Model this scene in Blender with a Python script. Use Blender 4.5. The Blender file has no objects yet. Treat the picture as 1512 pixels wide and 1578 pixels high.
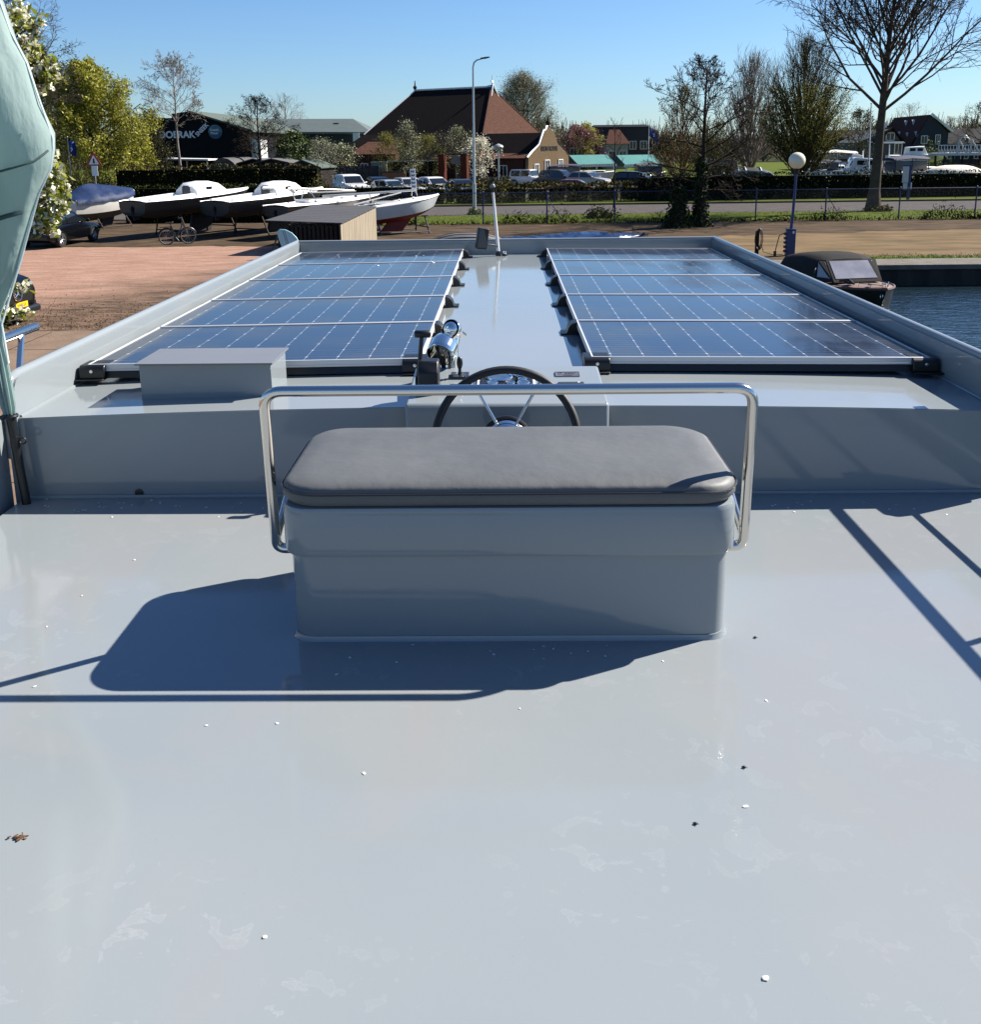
import bpy, math, random
import numpy as np
from mathutils import Vector, Matrix, Euler
SC = bpy.context.scene
COL = SC.collection
R = math.radians
# ---------------------------------------------------------------- camera, sky, sun
FPX, CX, CY = 1514.0, 756.0, 568.0            # focal length and principal point in photo pixels
PITCH, YAW, ROLL = R(12.77), R(0.93), -0.012
cam = bpy.data.cameras.new('camera')
cam.sensor_fit = 'HORIZONTAL'; cam.sensor_width = 36.0
cam.lens = 36.0*FPX/1512.0
cam.shift_y = -(789.0-CY)/1512.0
cam.clip_start = 0.05; cam.clip_end = 5000
camo = bpy.data.objects.new('camera', cam); COL.objects.link(camo)
CAMZ = 3.9
CM = Matrix.Rotation(YAW, 3, 'Z') @ Matrix.Rotation(R(90)-PITCH, 3, 'X') @ Matrix.Rotation(ROLL, 3, 'Z')
camo.matrix_world = Matrix.Translation((0, 0, CAMZ)) @ CM.to_4x4()
SC.camera = camo
SUNDIR = Vector((1.08, 0.53, 1.0)).normalized()
world = bpy.data.worlds.new('World'); SC.world = world; world.use_nodes = True
wn = world.node_tree.nodes; wl = world.node_tree.links
sky = wn.new('ShaderNodeTexSky'); sky.sky_type = 'NISHITA'; sky.sun_disc = False
sky.sun_elevation = math.asin(SUNDIR.z); sky.sun_rotation = math.atan2(SUNDIR.x, SUNDIR.y)
sky.air_density = 1.0; sky.dust_density = 0.25; sky.ozone_density = 2.2; sky.altitude = 0
tint = wn.new('ShaderNodeMix'); tint.data_type = 'RGBA'; tint.blend_type = 'MULTIPLY'; tint.inputs['Factor'].default_value = 1.0
tint.inputs['B'].default_value = (0.64, 0.855, 1.15, 1)      # the clear deep blue of the photograph's sky
wl.new(sky.outputs[0], tint.inputs['A']); wl.new(tint.outputs['Result'], wn['Background'].inputs['Color'])
wn['Background'].inputs['Strength'].default_value = 0.05
sl = bpy.data.lights.new('sun', 'SUN'); sl.energy = 5.0; sl.angle = R(0.5); sl.color = (1.0, 0.93, 0.84)
so = bpy.data.objects.new('sun', sl); COL.objects.link(so)
so.rotation_euler = SUNDIR.to_track_quat('Z', 'Y').to_euler(); so.location = (20, 10, 30)
SC.view_settings.view_transform = 'Standard'; SC.view_settings.look = 'None'
SC.view_settings.exposure = 1.28; SC.view_settings.gamma = 1.0
SC.cycles.max_bounces = 6; SC.cycles.transparent_max_bounces = 12
SC.cycles.caustics_reflective = False; SC.cycles.caustics_refractive = False

# ---------------------------------------------------------------- points from photo pixels at a known plane or distance
def ray(px, py):
    return CM @ Vector(((px-CX)/FPX, -(py-CY)/FPX, -1.0))
def G(px, py, z=0.0):
    d = ray(px, py); t = (z-CAMZ)/d.z
    return Vector((0, 0, CAMZ))+d*t
def P(px, py, Y):
    d = ray(px, py); t = Y/d.y
    return Vector((0, 0, CAMZ))+d*t

# ---------------------------------------------------------------- materials
MATS = {}
def mat(name, col, rough=0.6, metal=0.0, col2=None, scale=4.0, bump=0.0, bscale=None, coat=0.0, spec=0.5, lo=0.35, hi=0.65,
        coord='Object', stretch=(1, 1, 1), isl=0.0, trans=0.0, rvar=0.0, detail=6.0):
    if name in MATS: return MATS[name]
    if metal < 0.5 and not any(w in name for w in ('white', 'petal', 'opal', 'headlamp', 'pale', 'cream', 'plate_yellow', 'clouded')):
        k = 0.56; col = tuple(c*k for c in col); col2 = tuple(c*k for c in col2) if col2 else None
    if rough >= 0.85: spec = min(spec, 0.06)
    m = bpy.data.materials.new(name); m.use_nodes = True
    nt = m.node_tree; n = nt.nodes; l = nt.links
    b = n['Principled BSDF']
    b.inputs['Base Color'].default_value = (*col, 1)
    b.inputs['Roughness'].default_value = rough; b.inputs['Metallic'].default_value = metal
    b.inputs['Specular IOR Level'].default_value = spec
    if coat:
        b.inputs['Coat Weight'].default_value = coat; b.inputs['Coat Roughness'].default_value = 0.06
    if col2 is not None or bump:
        tc = n.new('ShaderNodeTexCoord'); mp = n.new('ShaderNodeMapping'); mp.inputs['Scale'].default_value = stretch
        l.new(tc.outputs[coord], mp.inputs['Vector'])
    last = None
    if col2 is not None:
        nz = n.new('ShaderNodeTexNoise'); nz.inputs['Scale'].default_value = scale; nz.inputs['Detail'].default_value = detail
        nz.inputs['Roughness'].default_value = 0.6
        l.new(mp.outputs[0], nz.inputs['Vector'])
        cr = n.new('ShaderNodeValToRGB'); cr.color_ramp.elements[0].position = lo; cr.color_ramp.elements[1].position = hi
        cr.color_ramp.elements[0].color = (*col, 1); cr.color_ramp.elements[1].color = (*col2, 1)
        l.new(nz.outputs['Fac'], cr.inputs['Fac']); last = cr.outputs['Color']
        if rvar:
            mr = n.new('ShaderNodeMapRange'); mr.inputs[3].default_value = rough-rvar; mr.inputs[4].default_value = rough+rvar
            l.new(nz.outputs['Fac'], mr.inputs[0]); l.new(mr.outputs[0], b.inputs['Roughness'])
    if isl:
        ge = n.new('ShaderNodeNewGeometry'); hv = n.new('ShaderNodeHueSaturation')
        mr = n.new('ShaderNodeMapRange'); mr.inputs[3].default_value = 1-isl; mr.inputs[4].default_value = 1+isl
        l.new(ge.outputs['Random Per Island'], mr.inputs[0]); l.new(mr.outputs[0], hv.inputs['Value'])
        if last is not None: l.new(last, hv.inputs['Color'])
        else: hv.inputs['Color'].default_value = (*col, 1)
        last = hv.outputs['Color']
    if last is not None: l.new(last, b.inputs['Base Color'])
    if bump:
        bz = n.new('ShaderNodeTexNoise'); bz.inputs['Scale'].default_value = bscale or scale*4; bz.inputs['Detail'].default_value = 5
        l.new(mp.outputs[0], bz.inputs['Vector'])
        bp = n.new('ShaderNodeBump'); bp.inputs['Strength'].default_value = bump; bp.inputs['Distance'].default_value = 0.05
        l.new(bz.outputs['Fac'], bp.inputs['Height']); l.new(bp.outputs[0], b.inputs['Normal'])
    if trans:
        tr = n.new('ShaderNodeBsdfTranslucent'); mx = n.new('ShaderNodeMixShader'); mx.inputs[0].default_value = trans
        if last is not None: l.new(last, tr.inputs['Color'])
        else: tr.inputs['Color'].default_value = (*col, 1)
        l.new(b.outputs[0], mx.inputs[1]); l.new(tr.outputs[0], mx.inputs[2]); l.new(mx.outputs[0], n['Material Output'].inputs['Surface'])
    MATS[name] = m
    return m
def nod(m):
    return m.node_tree.nodes, m.node_tree.links, m.node_tree.nodes['Principled BSDF']

# ---------------------------------------------------------------- mesh building
class MB:
    def __init__(s): s.v = []; s.f = []
    def add(s, vs, fs, M=None):
        k = len(s.v)
        for p in vs:
            p = Vector(p); s.v.append(tuple(M @ p) if M else tuple(p))
        s.f += [tuple(i+k for i in f) for f in fs]; return s
    def box(s, c, d, rot=None):
        x, y, z = [a/2 for a in d]
        vs = [(i*x, j*y, k*z) for i in (-1, 1) for j in (-1, 1) for k in (-1, 1)]
        fs = [(0, 1, 3, 2), (4, 6, 7, 5), (0, 4, 5, 1), (2, 3, 7, 6), (0, 2, 6, 4), (1, 5, 7, 3)]
        M = Matrix.Translation(c)
        if rot is not None: M = M @ Euler(rot).to_matrix().to_4x4()
        return s.add(vs, fs, M)
    def loft(s, secs, closed=True, caps=True):
        n = len(secs[0]); vs = [p for q in secs for p in q]; fs = []
        for i in range(len(secs)-1):
            for j in range(n if closed else n-1):
                a = i*n+j; b = i*n+(j+1) % n
                fs.append((a, b, b+n, a+n))
        if caps and closed:
            fs.append(tuple(range(n-1, -1, -1))); fs.append(tuple((len(secs)-1)*n+j for j in range(n)))
        return s.add(vs, fs)
    def prism(s, poly, ax='Z', a=0, b=1, M=None):
        def mk(p, t):
            return {'Z': (p[0], p[1], t), 'Y': (p[0], t, p[1]), 'X': (t, p[0], p[1])}[ax]
        n = len(poly); vs = [mk(p, a) for p in poly]+[mk(p, b) for p in poly]
        fs = [tuple(range(n-1, -1, -1)), tuple(range(n, 2*n))]+[(i, (i+1) % n, (i+1) % n+n, i+n) for i in range(n)]
        return s.add(vs, fs, M)
    def tube(s, pts, r, n=8, caps=True):
        pts = [Vector(p) for p in pts]
        rs = r if isinstance(r, (list, tuple)) else [r]*len(pts)
        t0 = (pts[1]-pts[0]).normalized(); u = t0.orthogonal().normalized(); secs = []
        for i, p in enumerate(pts):
            t = (pts[min(i+1, len(pts)-1)]-pts[max(i-1, 0)]).normalized()
            u = (u-t*u.dot(t)).normalized(); w = t.cross(u)
            secs.append([p+(u*math.cos(2*math.pi*j/n)+w*math.sin(2*math.pi*j/n))*rs[i] for j in range(n)])
        return s.loft(secs, True, caps)
    def lathe(s, prof, n=16, M=None, caps=True):
        k = len(s.v)
        secs = [[(r*math.cos(2*math.pi*j/n), r*math.sin(2*math.pi*j/n), z) for j in range(n)] for r, z in prof]
        s.loft(secs, True, caps)
        if M:
            s.v[k:] = [tuple(M @ Vector(p)) for p in s.v[k:]]
        return s
    def torus(s, R1, r, n=48, m=10, M=None, a0=0, a1=2*math.pi):
        full = abs(a1-a0-2*math.pi) < 1e-6; k = len(s.v); secs = []
        for i in range(n if full else n+1):
            a = a0+(a1-a0)*i/n; c = Vector((math.cos(a), math.sin(a), 0))
            secs.append([c*(R1+r*math.cos(2*math.pi*j/m))+Vector((0, 0, r*math.sin(2*math.pi*j/m))) for j in range(m)])
        if full: secs.append(secs[0])
        s.loft(secs, True, not full)
        if M: s.v[k:] = [tuple(M @ Vector(p)) for p in s.v[k:]]
        return s
    def sphere(s, c, r, nu=16, nv=10, sc=(1, 1, 1)):
        prof = [(max(1e-4, math.sin(math.pi*i/nv))*r, -math.cos(math.pi*i/nv)*r) for i in range(nv+1)]
        return s.lathe(prof, nu, Matrix.Translation(c) @ Matrix.Diagonal((*sc, 1)))
    def build(s, name, m=None, parent=None, smooth=40, bevel=0, loc=None, seg=2):
        me = bpy.data.meshes.new(name); me.from_pydata(s.v, [], s.f); me.update()
        return link(name, me, m, parent, smooth, bevel, loc, seg, fix=True)
import bmesh
def link(name, me, m=None, parent=None, smooth=None, bevel=0, loc=None, seg=2, fix=False):
    if fix:
        bm = bmesh.new(); bm.from_mesh(me); bmesh.ops.recalc_face_normals(bm, faces=bm.faces[:]); bm.to_mesh(me); bm.free()
    if smooth:
        me.polygons.foreach_set('use_smooth', [True]*len(me.polygons)); me.set_sharp_from_angle(angle=R(smooth))
    o = bpy.data.objects.new(name, me); COL.objects.link(o)
    if m: me.materials.append(m)
    if parent: o.parent = parent
    if loc is not None: o.location = loc
    if bevel:
        b = o.modifiers.new('bevel', 'BEVEL'); b.width = bevel; b.segments = seg; b.limit_method = 'ANGLE'; b.angle_limit = R(35)
        b.harden_normals = False
    return o
def npmesh(name, V, F, m, parent=None, smooth=False):
    me = bpy.data.meshes.new(name); k = F.shape[1]
    me.vertices.add(len(V)); me.vertices.foreach_set('co', np.ascontiguousarray(V, dtype=np.float32).ravel())
    me.loops.add(F.size); me.loops.foreach_set('vertex_index', np.ascontiguousarray(F, dtype=np.int32).ravel())
    me.polygons.add(len(F)); me.polygons.foreach_set('loop_start', np.arange(0, F.size, k, dtype=np.int32))
    me.update(calc_edges=True)
    if smooth: me.polygons.foreach_set('use_smooth', np.ones(len(F), dtype=bool))
    return link(name, me, m, parent)
def tag(o, label=None, cat=None, group=None, kind=None):
    if label: o['label'] = label
    if cat: o['category'] = cat
    if group: o['group'] = group
    if kind: o['kind'] = kind
    return o
def thing(name, label, cat, loc=(0, 0, 0), rz=0, group=None):
    o = bpy.data.objects.new(name, None); o.empty_display_size = 0.1; COL.objects.link(o)
    o.location = loc; o.rotation_euler = (0, 0, rz)
    return tag(o, label, cat, group)
def dup(o, label=None, loc=None, rz=None):
    ch = [c for c in bpy.data.objects if c.parent == o]
    r = o.copy(); COL.objects.link(r)
    for c in ch:
        d = c.copy(); COL.objects.link(d); d.parent = r
        for g in [x for x in bpy.data.objects if x.parent == c]:
            e = g.copy(); COL.objects.link(e); e.parent = d
    if label: r['label'] = label
    if loc is not None: r.location = loc
    if rz is not None: r.rotation_euler = (0, 0, rz)
    return r
def text(name, body, size, m, parent, M, ext=0.01, sx=1.0, bold=0.0):
    c = bpy.data.curves.new(name, 'FONT'); c.body = body; c.size = size; c.extrude = ext; c.align_x = 'CENTER'; c.align_y = 'CENTER'
    c.offset = bold
    t = bpy.data.objects.new(name, c); COL.objects.link(t)
    me = bpy.data.meshes.new_from_object(t.evaluated_get(bpy.context.evaluated_depsgraph_get()))
    bpy.data.objects.remove(t)
    me.transform(M @ Matrix.Diagonal((sx, 1, 1, 1)))
    return link(name, me, m, parent)
def rrect(hx, hy, r, n=6, cx=0, cy=0):
    out = []
    for qx, qy, a in ((1, 1, 0), (-1, 1, 90), (-1, -1, 180), (1, -1, 270)):
        for i in range(n+1):
            t = R(a+90*i/n); out.append((cx+qx*(hx-r)+r*math.cos(t), cy+qy*(hy-r)+r*math.sin(t)))
    return out

# ---------------------------------------------------------------- common materials
STEEL = mat('stainless_steel', (0.70, 0.66, 0.60), 0.15, 1.0)
CHROME = mat('chrome', (0.95, 0.91, 0.84), 0.07, 1.0)
ALU = mat('pale_aluminium', (0.56, 0.57, 0.58), 0.4, 0.15)
BLK = mat('black_plastic', (0.012, 0.012, 0.013), 0.38)
RUB = mat('rubber', (0.016, 0.016, 0.017), 0.55)
WHITE = mat('white_paint', (0.78, 0.78, 0.76), 0.35, col2=(0.70, 0.70, 0.67), scale=3)
GLASSD = mat('dark_window_glass', (0.012, 0.016, 0.02), 0.05, spec=0.8)
NAVY = mat('blue_post_paint', (0.012, 0.035, 0.16), 0.4, col2=(0.016, 0.045, 0.20), scale=6)

def boat_paint(name, wear):
    m = mat(name, (0.34, 0.37, 0.385), 0.16, spec=0.5)
    n, l, b = nod(m)
    tc = n.new('ShaderNodeTexCoord')
    def noise(sc, de=6, ro=0.6, vec=None, dist=0.0):
        z = n.new('ShaderNodeTexNoise'); z.inputs['Scale'].default_value = sc; z.inputs['Detail'].default_value = de
        z.inputs['Roughness'].default_value = ro; z.inputs['Distortion'].default_value = dist
        l.new(vec or tc.outputs['Object'], z.inputs['Vector']); return z
    def ramp(src, pts):
        r = n.new('ShaderNodeValToRGB'); e = r.color_ramp.elements
        e[0].position, e[0].color = pts[0][0], (pts[0][1],)*3+(1,)
        e[1].position, e[1].color = pts[-1][0], (pts[-1][1],)*3+(1,)
        for q, v in pts[1:-1]:
            k = e.new(q); k.color = (v, v, v, 1)
        l.new(src, r.inputs['Fac']); return r.outputs['Color']
    def mixc(f, a, bcol):
        x = n.new('ShaderNodeMix'); x.data_type = 'RGBA'
        l.new(f, x.inputs['Factor'])
        if hasattr(a, 'name'): l.new(a, x.inputs['A'])
        else: x.inputs['A'].default_value = (*a, 1)
        x.inputs['B'].default_value = (*bcol, 1)
        return x.outputs['Result']
    big = ramp(noise(0.8, 3).outputs['Fac'], [(0.35, 0.0), (0.7, 1.0)])
    c = mixc(big, (0.205, 0.233, 0.245), (0.224, 0.249, 0.258))
    big2 = ramp(noise(0.55, 4, 0.55, dist=0.4).outputs['Fac'], [(0.52, 0.0), (0.62, 0.55)])
    c = mixc(big2, c, (0.233, 0.246, 0.246))
    # dried water marks: outlines of patches, only in some areas
    area = ramp(noise(0.85, 2).outputs['Fac'], [(0.44, 0.05*wear), (0.60, wear)])
    st = noise(11, 5, 0.55, dist=0.5).outputs['Fac']
    rim = ramp(st, [(0.60, 0.0), (0.615, 0.34), (0.632, 0.11), (0.9, 0.14)])
    mu = n.new('ShaderNodeMath'); mu.operation = 'MULTIPLY'; l.new(area, mu.inputs[0]); l.new(rim, mu.inputs[1])
    c = mixc(mu.outputs[0], c, (0.34, 0.355, 0.36))
    st2 = noise(16, 4, 0.6, dist=1.2).outputs['Fac']
    rim2 = ramp(st2, [(0.65, 0.0), (0.68, 0.16), (0.9, 0.22)])
    mu2 = n.new('ShaderNodeMath'); mu2.operation = 'MULTIPLY'; l.new(area, mu2.inputs[0]); l.new(rim2, mu2.inputs[1])
    c = mixc(mu2.outputs[0], c, (0.35, 0.365, 0.37))
    tint1 = ramp(noise(0.9, 3, 0.5, dist=0.8).outputs['Fac'], [(0.50, 0.0), (0.58, 0.5*wear)])
    c = mixc(tint1, c, (0.232, 0.236, 0.240))
    mp2 = n.new('ShaderNodeMapping'); mp2.inputs['Scale'].default_value = (1, 9, 1); mp2.inputs['Rotation'].default_value = (0, 0, 0.5); l.new(tc.outputs['Object'], mp2.inputs[0])
    scr = ramp(noise(14, 3, 0.7, mp2.outputs[0]).outputs['Fac'], [(0.70, 0.0), (0.74, 0.22*wear)])
    c = mixc(scr, c, (0.30, 0.315, 0.32))
    sp = ramp(noise(120, 2).outputs['Fac'], [(0.735, 0.0), (0.775, 0.45)])
    c = mixc(sp, c, (0.16, 0.16, 0.16))
    l.new(c, b.inputs['Base Color'])
    rr = n.new('ShaderNodeMapRange'); rr.inputs[1].default_value = 0.3; rr.inputs[2].default_value = 0.7
    rr.inputs[3].default_value = 0.04; rr.inputs[4].default_value = 0.11
    l.new(noise(3.2, 5).outputs['Fac'], rr.inputs[0]); l.new(rr.outputs[0], b.inputs['Roughness'])
    bp = n.new('ShaderNodeBump'); bp.inputs['Strength'].default_value = 0.025; bp.inputs['Distance'].default_value = 0.02
    l.new(noise(7, 3).outputs['Fac'], bp.inputs['Height'])
    b3 = n.new('ShaderNodeBump'); b3.inputs['Strength'].default_value = 0.03; b3.inputs['Distance'].default_value = 0.003
    l.new(noise(160, 2).outputs['Fac'], b3.inputs['Height']); l.new(bp.outputs[0], b3.inputs['Normal']); l.new(b3.outputs[0], b.inputs['Normal'])
    return m
PAINT = boat_paint('grey_boat_paint', 0.0); DECKP = boat_paint('worn_grey_deck_paint', 1.0)

# ================================================================ THE BOAT WE STAND ON
DZ = 2.41                                     # aft deck height above the quay ground
def roof_z(x): return 2.812-0.0085*x*x
yacht = thing('motor_yacht', 'large grey steel motor yacht with flat aft deck and low solar roof', 'boat', (0, 4, -0.55))
def bp_(mb, name, m, bevel=0, parent=None, seg=2, smooth=40):
    o = mb.build(name, m, parent or yacht, smooth, bevel, None, seg)
    if parent is None: o.location = (0, -4, 0.55)
    return o
# hull
secs = []
for y, w, zt in ((-3.2, 1.95, 2.3), (-2.6, 2.15, 2.3), (2, 2.2, 2.3), (9.9, 2.18, 2.3), (10.3, 2.1, 1.55), (12, 1.7, 1.6), (13.6, 0.75, 1.7), (14.2, 0.08, 1.75)):
    secs.append([(-w*0.55, y, -1.2), (w*0.55, y, -1.2), (w*0.92, y, -0.5), (w, y, 0.6), (w, y, zt), (-w, y, zt), (-w, y, 0.6), (-w*0.92, y, -0.5)])
bp_(MB().loft(secs), 'hull', PAINT)
bp_(MB().box((0, 0.44, DZ-0.05), (4.26, 7.28, 0.10)), 'deck', DECKP, 0.004)
# bulkhead with drain hole
bk = MB()
top = [(x, roof_z(x)-0.003) for x in np.linspace(2.115, -2.115, 13)]
bk.prism([(-2.115, DZ-0.08), (2.115, DZ-0.08)]+top, 'Y', 4.07, 4.14)
bulk = bp_(bk, 'bulkhead', PAINT)
fl = MB().tube([(-2.10, 4.064, DZ+0.003), (2.10, 4.064, DZ+0.003)], 0.012, 6); bp_(fl, 'weld_fillet', PAINT)
dh = P(216, 758, 4.08)
bp_(MB().lathe([(0.019, 0), (0.019, 0.003), (0.015, 0.004)], 18, Matrix.Translation((dh.x, 4.069, dh.z)) @ Matrix.Rotation(R(90), 4, 'X')), 'drain_hole', BLK)
# roof
rf = MB(); secs = []
for y in (4.073, 4.4, 7, 10.14):
    xs = np.linspace(-2.112, 2.112, 17)
    secs.append([(x, y, roof_z(x)) for x in xs]+[(x, y, roof_z(x)-0.06) for x in xs[::-1]])
rf.loft(secs); bp_(rf, 'roof', PAINT)
# coamings
pf = [(4.062, 2.30), (4.062, 2.86), (4.072, 2.91), (4.10, 2.94), (4.14, 2.945), (10.16, 2.945), (10.16, 2.30)]
for s in (-1, 1):
    c = MB().prism(pf, 'X', s*2.115, s*2.162)
    c.tube([(s*2.148, 4.062, 2.6), (s*2.148, 4.063, 2.86), (s*2.148, 4.076, 2.915), (s*2.148, 4.11, 2.942), (s*2.148, 4.16, 2.948), (s*2.148, 10.16, 2.948)], 0.024, 10)
    c.tube([(s*2.111, 4.09, roof_z(2.1)+0.002), (s*2.111, 10.1, roof_z(2.1)+0.002)], 0.008, 6)
    bp_(c, 'coaming', PAINT)
c = MB().box((0, 10.135, 2.80), (4.228, 0.05, 0.29)); c.tube([(-2.14, 10.15, 2.948), (2.14, 10.15, 2.948)], 0.02, 8)
bp_(c, 'coaming', PAINT)
# bulwark port, toe rail starboard
b = MB().prism([(-3.0, 2.28), (4.058, 2.28), (4.058, 2.79), (3.7, 2.72), (3.2, 2.69), (-3.0, 2.69)], 'X', -2.165, -2.205); bp_(b, 'bulwark', PAINT, 0.01)
bp_(MB().box((2.155, 0.5, 2.40), (0.04, 7.0, 0.16)), 'toe_rail', PAINT, 0.008)
# stainless railings
def railing(s, ymax, zr, mids):
    x = s*2.24 if s < 0 else 2.165
    r = MB().tube([(x, -2.6, zr), (x, ymax-0.05, zr), (x, ymax, zr-0.002)], 0.021, 12)
    for zm in mids: r.tube([(x, -2.6, zm), (x, 4.2, zm)], 0.0125, 8)
    ro = bp_(r, 'railing', STEEL)
    for y in ((ymax-0.14, 2.62, 0.9, -0.9, -2.5) if s < 0 else (3.12, 1.3, -0.6, -2.4)):
        zb = 2.93 if y > 4.1 else 2.40
        lean = 0.24 if y > 4.1 else 0.02
        p = MB().tube([(s*2.155 if y > 4.1 else s*2.16, y-lean, zb), (x, y, zr)], 0.014, 8)
        p.lathe([(0.03, 0), (0.03, 0.008)], 12, Matrix.Translation((s*2.155 if y > 4.1 else s*2.16, y-lean, zb-0.002)))
        p.build('post', STEEL, ro)
railing(-1, 4.58, 3.085, [])
railing(1, 4.30, 3.15, [2.87])

# ---------------------------------------------------------------- solar panels
def panel_mat():
    m = mat('solar_cells', (0.008, 0.016, 0.05), 0.07, spec=0.36, coat=0.0)
    n, l, b = nod(m)
    tc = n.new('ShaderNodeTexCoord'); sx = n.new('ShaderNodeSeparateXYZ'); l.new(tc.outputs['Object'], sx.inputs[0])
    def M(op, a, bb=None, c=None):
        k = n.new('ShaderNodeMath'); k.operation = op
        for i, q in enumerate((a, bb, c)):
            if q is None: continue
            if isinstance(q, (int, float)): k.inputs[i].default_value = q
            else: l.new(q, k.inputs[i])
        return k.outputs[0]
    cx_, cy_ = 0.1606, 0.166
    fx = M('ABSOLUTE', M('SUBTRACT', M('FRACT', M('ADD', M('DIVIDE', sx.outputs[0], cx_), 100.0)), 0.5))   # 0 at line (cell edges at integers+.5)
    fy = M('ABSOLUTE', M('SUBTRACT', M('FRACT', M('ADD', M('DIVIDE', sx.outputs[1], cy_), 100.0)), 0.5))
    lx = M('LESS_THAN', fx, 0.0085); ly = M('LESS_THAN', fy, 0.008)
    di = M('LESS_THAN', M('ADD', fx, fy), 0.055)
    bus = M('LESS_THAN', M('ABSOLUTE', M('SUBTRACT', M('FRACT', M('MULTIPLY', M('ADD', M('DIVIDE', sx.outputs[1], cy_), 100.0), 3.0)), 0.5)), 0.022)
    inx = M('LESS_THAN', M('ABSOLUTE', sx.outputs[0]), 0.803); iny = M('LESS_THAN', M('ABSOLUTE', sx.outputs[1]), 0.498)
    w = M('MAXIMUM', M('MAXIMUM', M('MULTIPLY', lx, 0.42), M('MULTIPLY', ly, 0.22)), M('MAXIMUM', M('MULTIPLY', di, 0.72), M('MULTIPLY', bus, 0.2)))
    out = M('SUBTRACT', 1.0, M('MULTIPLY', inx, iny))
    w = M('MULTIPLY', w, M('MULTIPLY', inx, iny))
    nz = n.new('ShaderNodeTexNoise'); nz.inputs['Scale'].default_value = 2.2; nz.inputs['Detail'].default_value = 6
    tg = n.new('ShaderNodeNewGeometry'); l.new(tg.outputs['Position'], nz.inputs['Vector'])
    cr = n.new('ShaderNodeValToRGB'); cr.color_ramp.elements[0].position = 0.45; cr.color_ramp.elements[1].position = 0.75
    cr.color_ramp.elements[0].color = (0.011, 0.017, 0.036, 1); cr.color_ramp.elements[1].color = (0.042, 0.044, 0.048, 1)
    l.new(nz.outputs['Fac'], cr.inputs['Fac'])
    x1 = n.new('ShaderNodeMix'); x1.data_type = 'RGBA'; l.new(w, x1.inputs['Factor']); l.new(cr.outputs[0], x1.inputs['A']); x1.inputs['B'].default_value = (0.62, 0.66, 0.70, 1)
    x2 = n.new('ShaderNodeMix'); x2.data_type = 'RGBA'; l.new(M('MULTIPLY', out, 0.7), x2.inputs['Factor']); l.new(x1.outputs['Result'], x2.inputs['A']); x2.inputs['B'].default_value = (0.05, 0.06, 0.09, 1)
    l.new(x2.outputs['Result'], b.inputs['Base Color'])
    rz = n.new('ShaderNodeMapRange'); rz.inputs[1].default_value = 0.4; rz.inputs[2].default_value = 0.75; rz.inputs[3].default_value = 0.06; rz.inputs[4].default_value = 0.24
    l.new(nz.outputs['Fac'], rz.inputs[0]); l.new(rz.outputs[0], b.inputs['Roughness'])
    return m
CELLS = panel_mat()
PW, PD, PT = 1.648, 1.032, 0.036
def frame_mb():
    f = MB(); a = 0.009
    f.box((0, -PD/2+a/2, -PT/2), (PW, a, PT)); f.box((0, PD/2-a/2, -PT/2), (PW, a, PT))
    f.box((-PW/2+a/2, 0, -PT/2), (a, PD-2*a, PT)); f.box((PW/2-a/2, 0, -PT/2), (a, PD-2*a, PT))
    f.box((0, -PD/2-0.002, -PT+0.006), (PW-0.004, 0.004, 0.008))
    return f
def mount_mb(s, y, ln):
    """curved black plastic mount at the panel's side; s = side it sticks out to"""
    m = MB(); x0 = s*PW/2
    prof = [(0.002, -0.004)]+[(0.002+0.055*math.sin(t), -0.068+0.064*math.cos(t)) for t in np.linspace(0.1, 1.45, 8)]+[(0.064, -0.069), (0.092, -0.069), (0.092, -0.077), (0.002, -0.077)]
    m.prism([(x0+s*p[0], p[1]) for p in prof], 'Y', y-ln/2, y+ln/2)
    return m
ROWS = ['in the row nearest the steering wheel', 'in the second row from the steering wheel', 'in the middle one of the five rows',
        'in the second row from the bow coaming', 'in the far row against the bow coaming']
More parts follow.
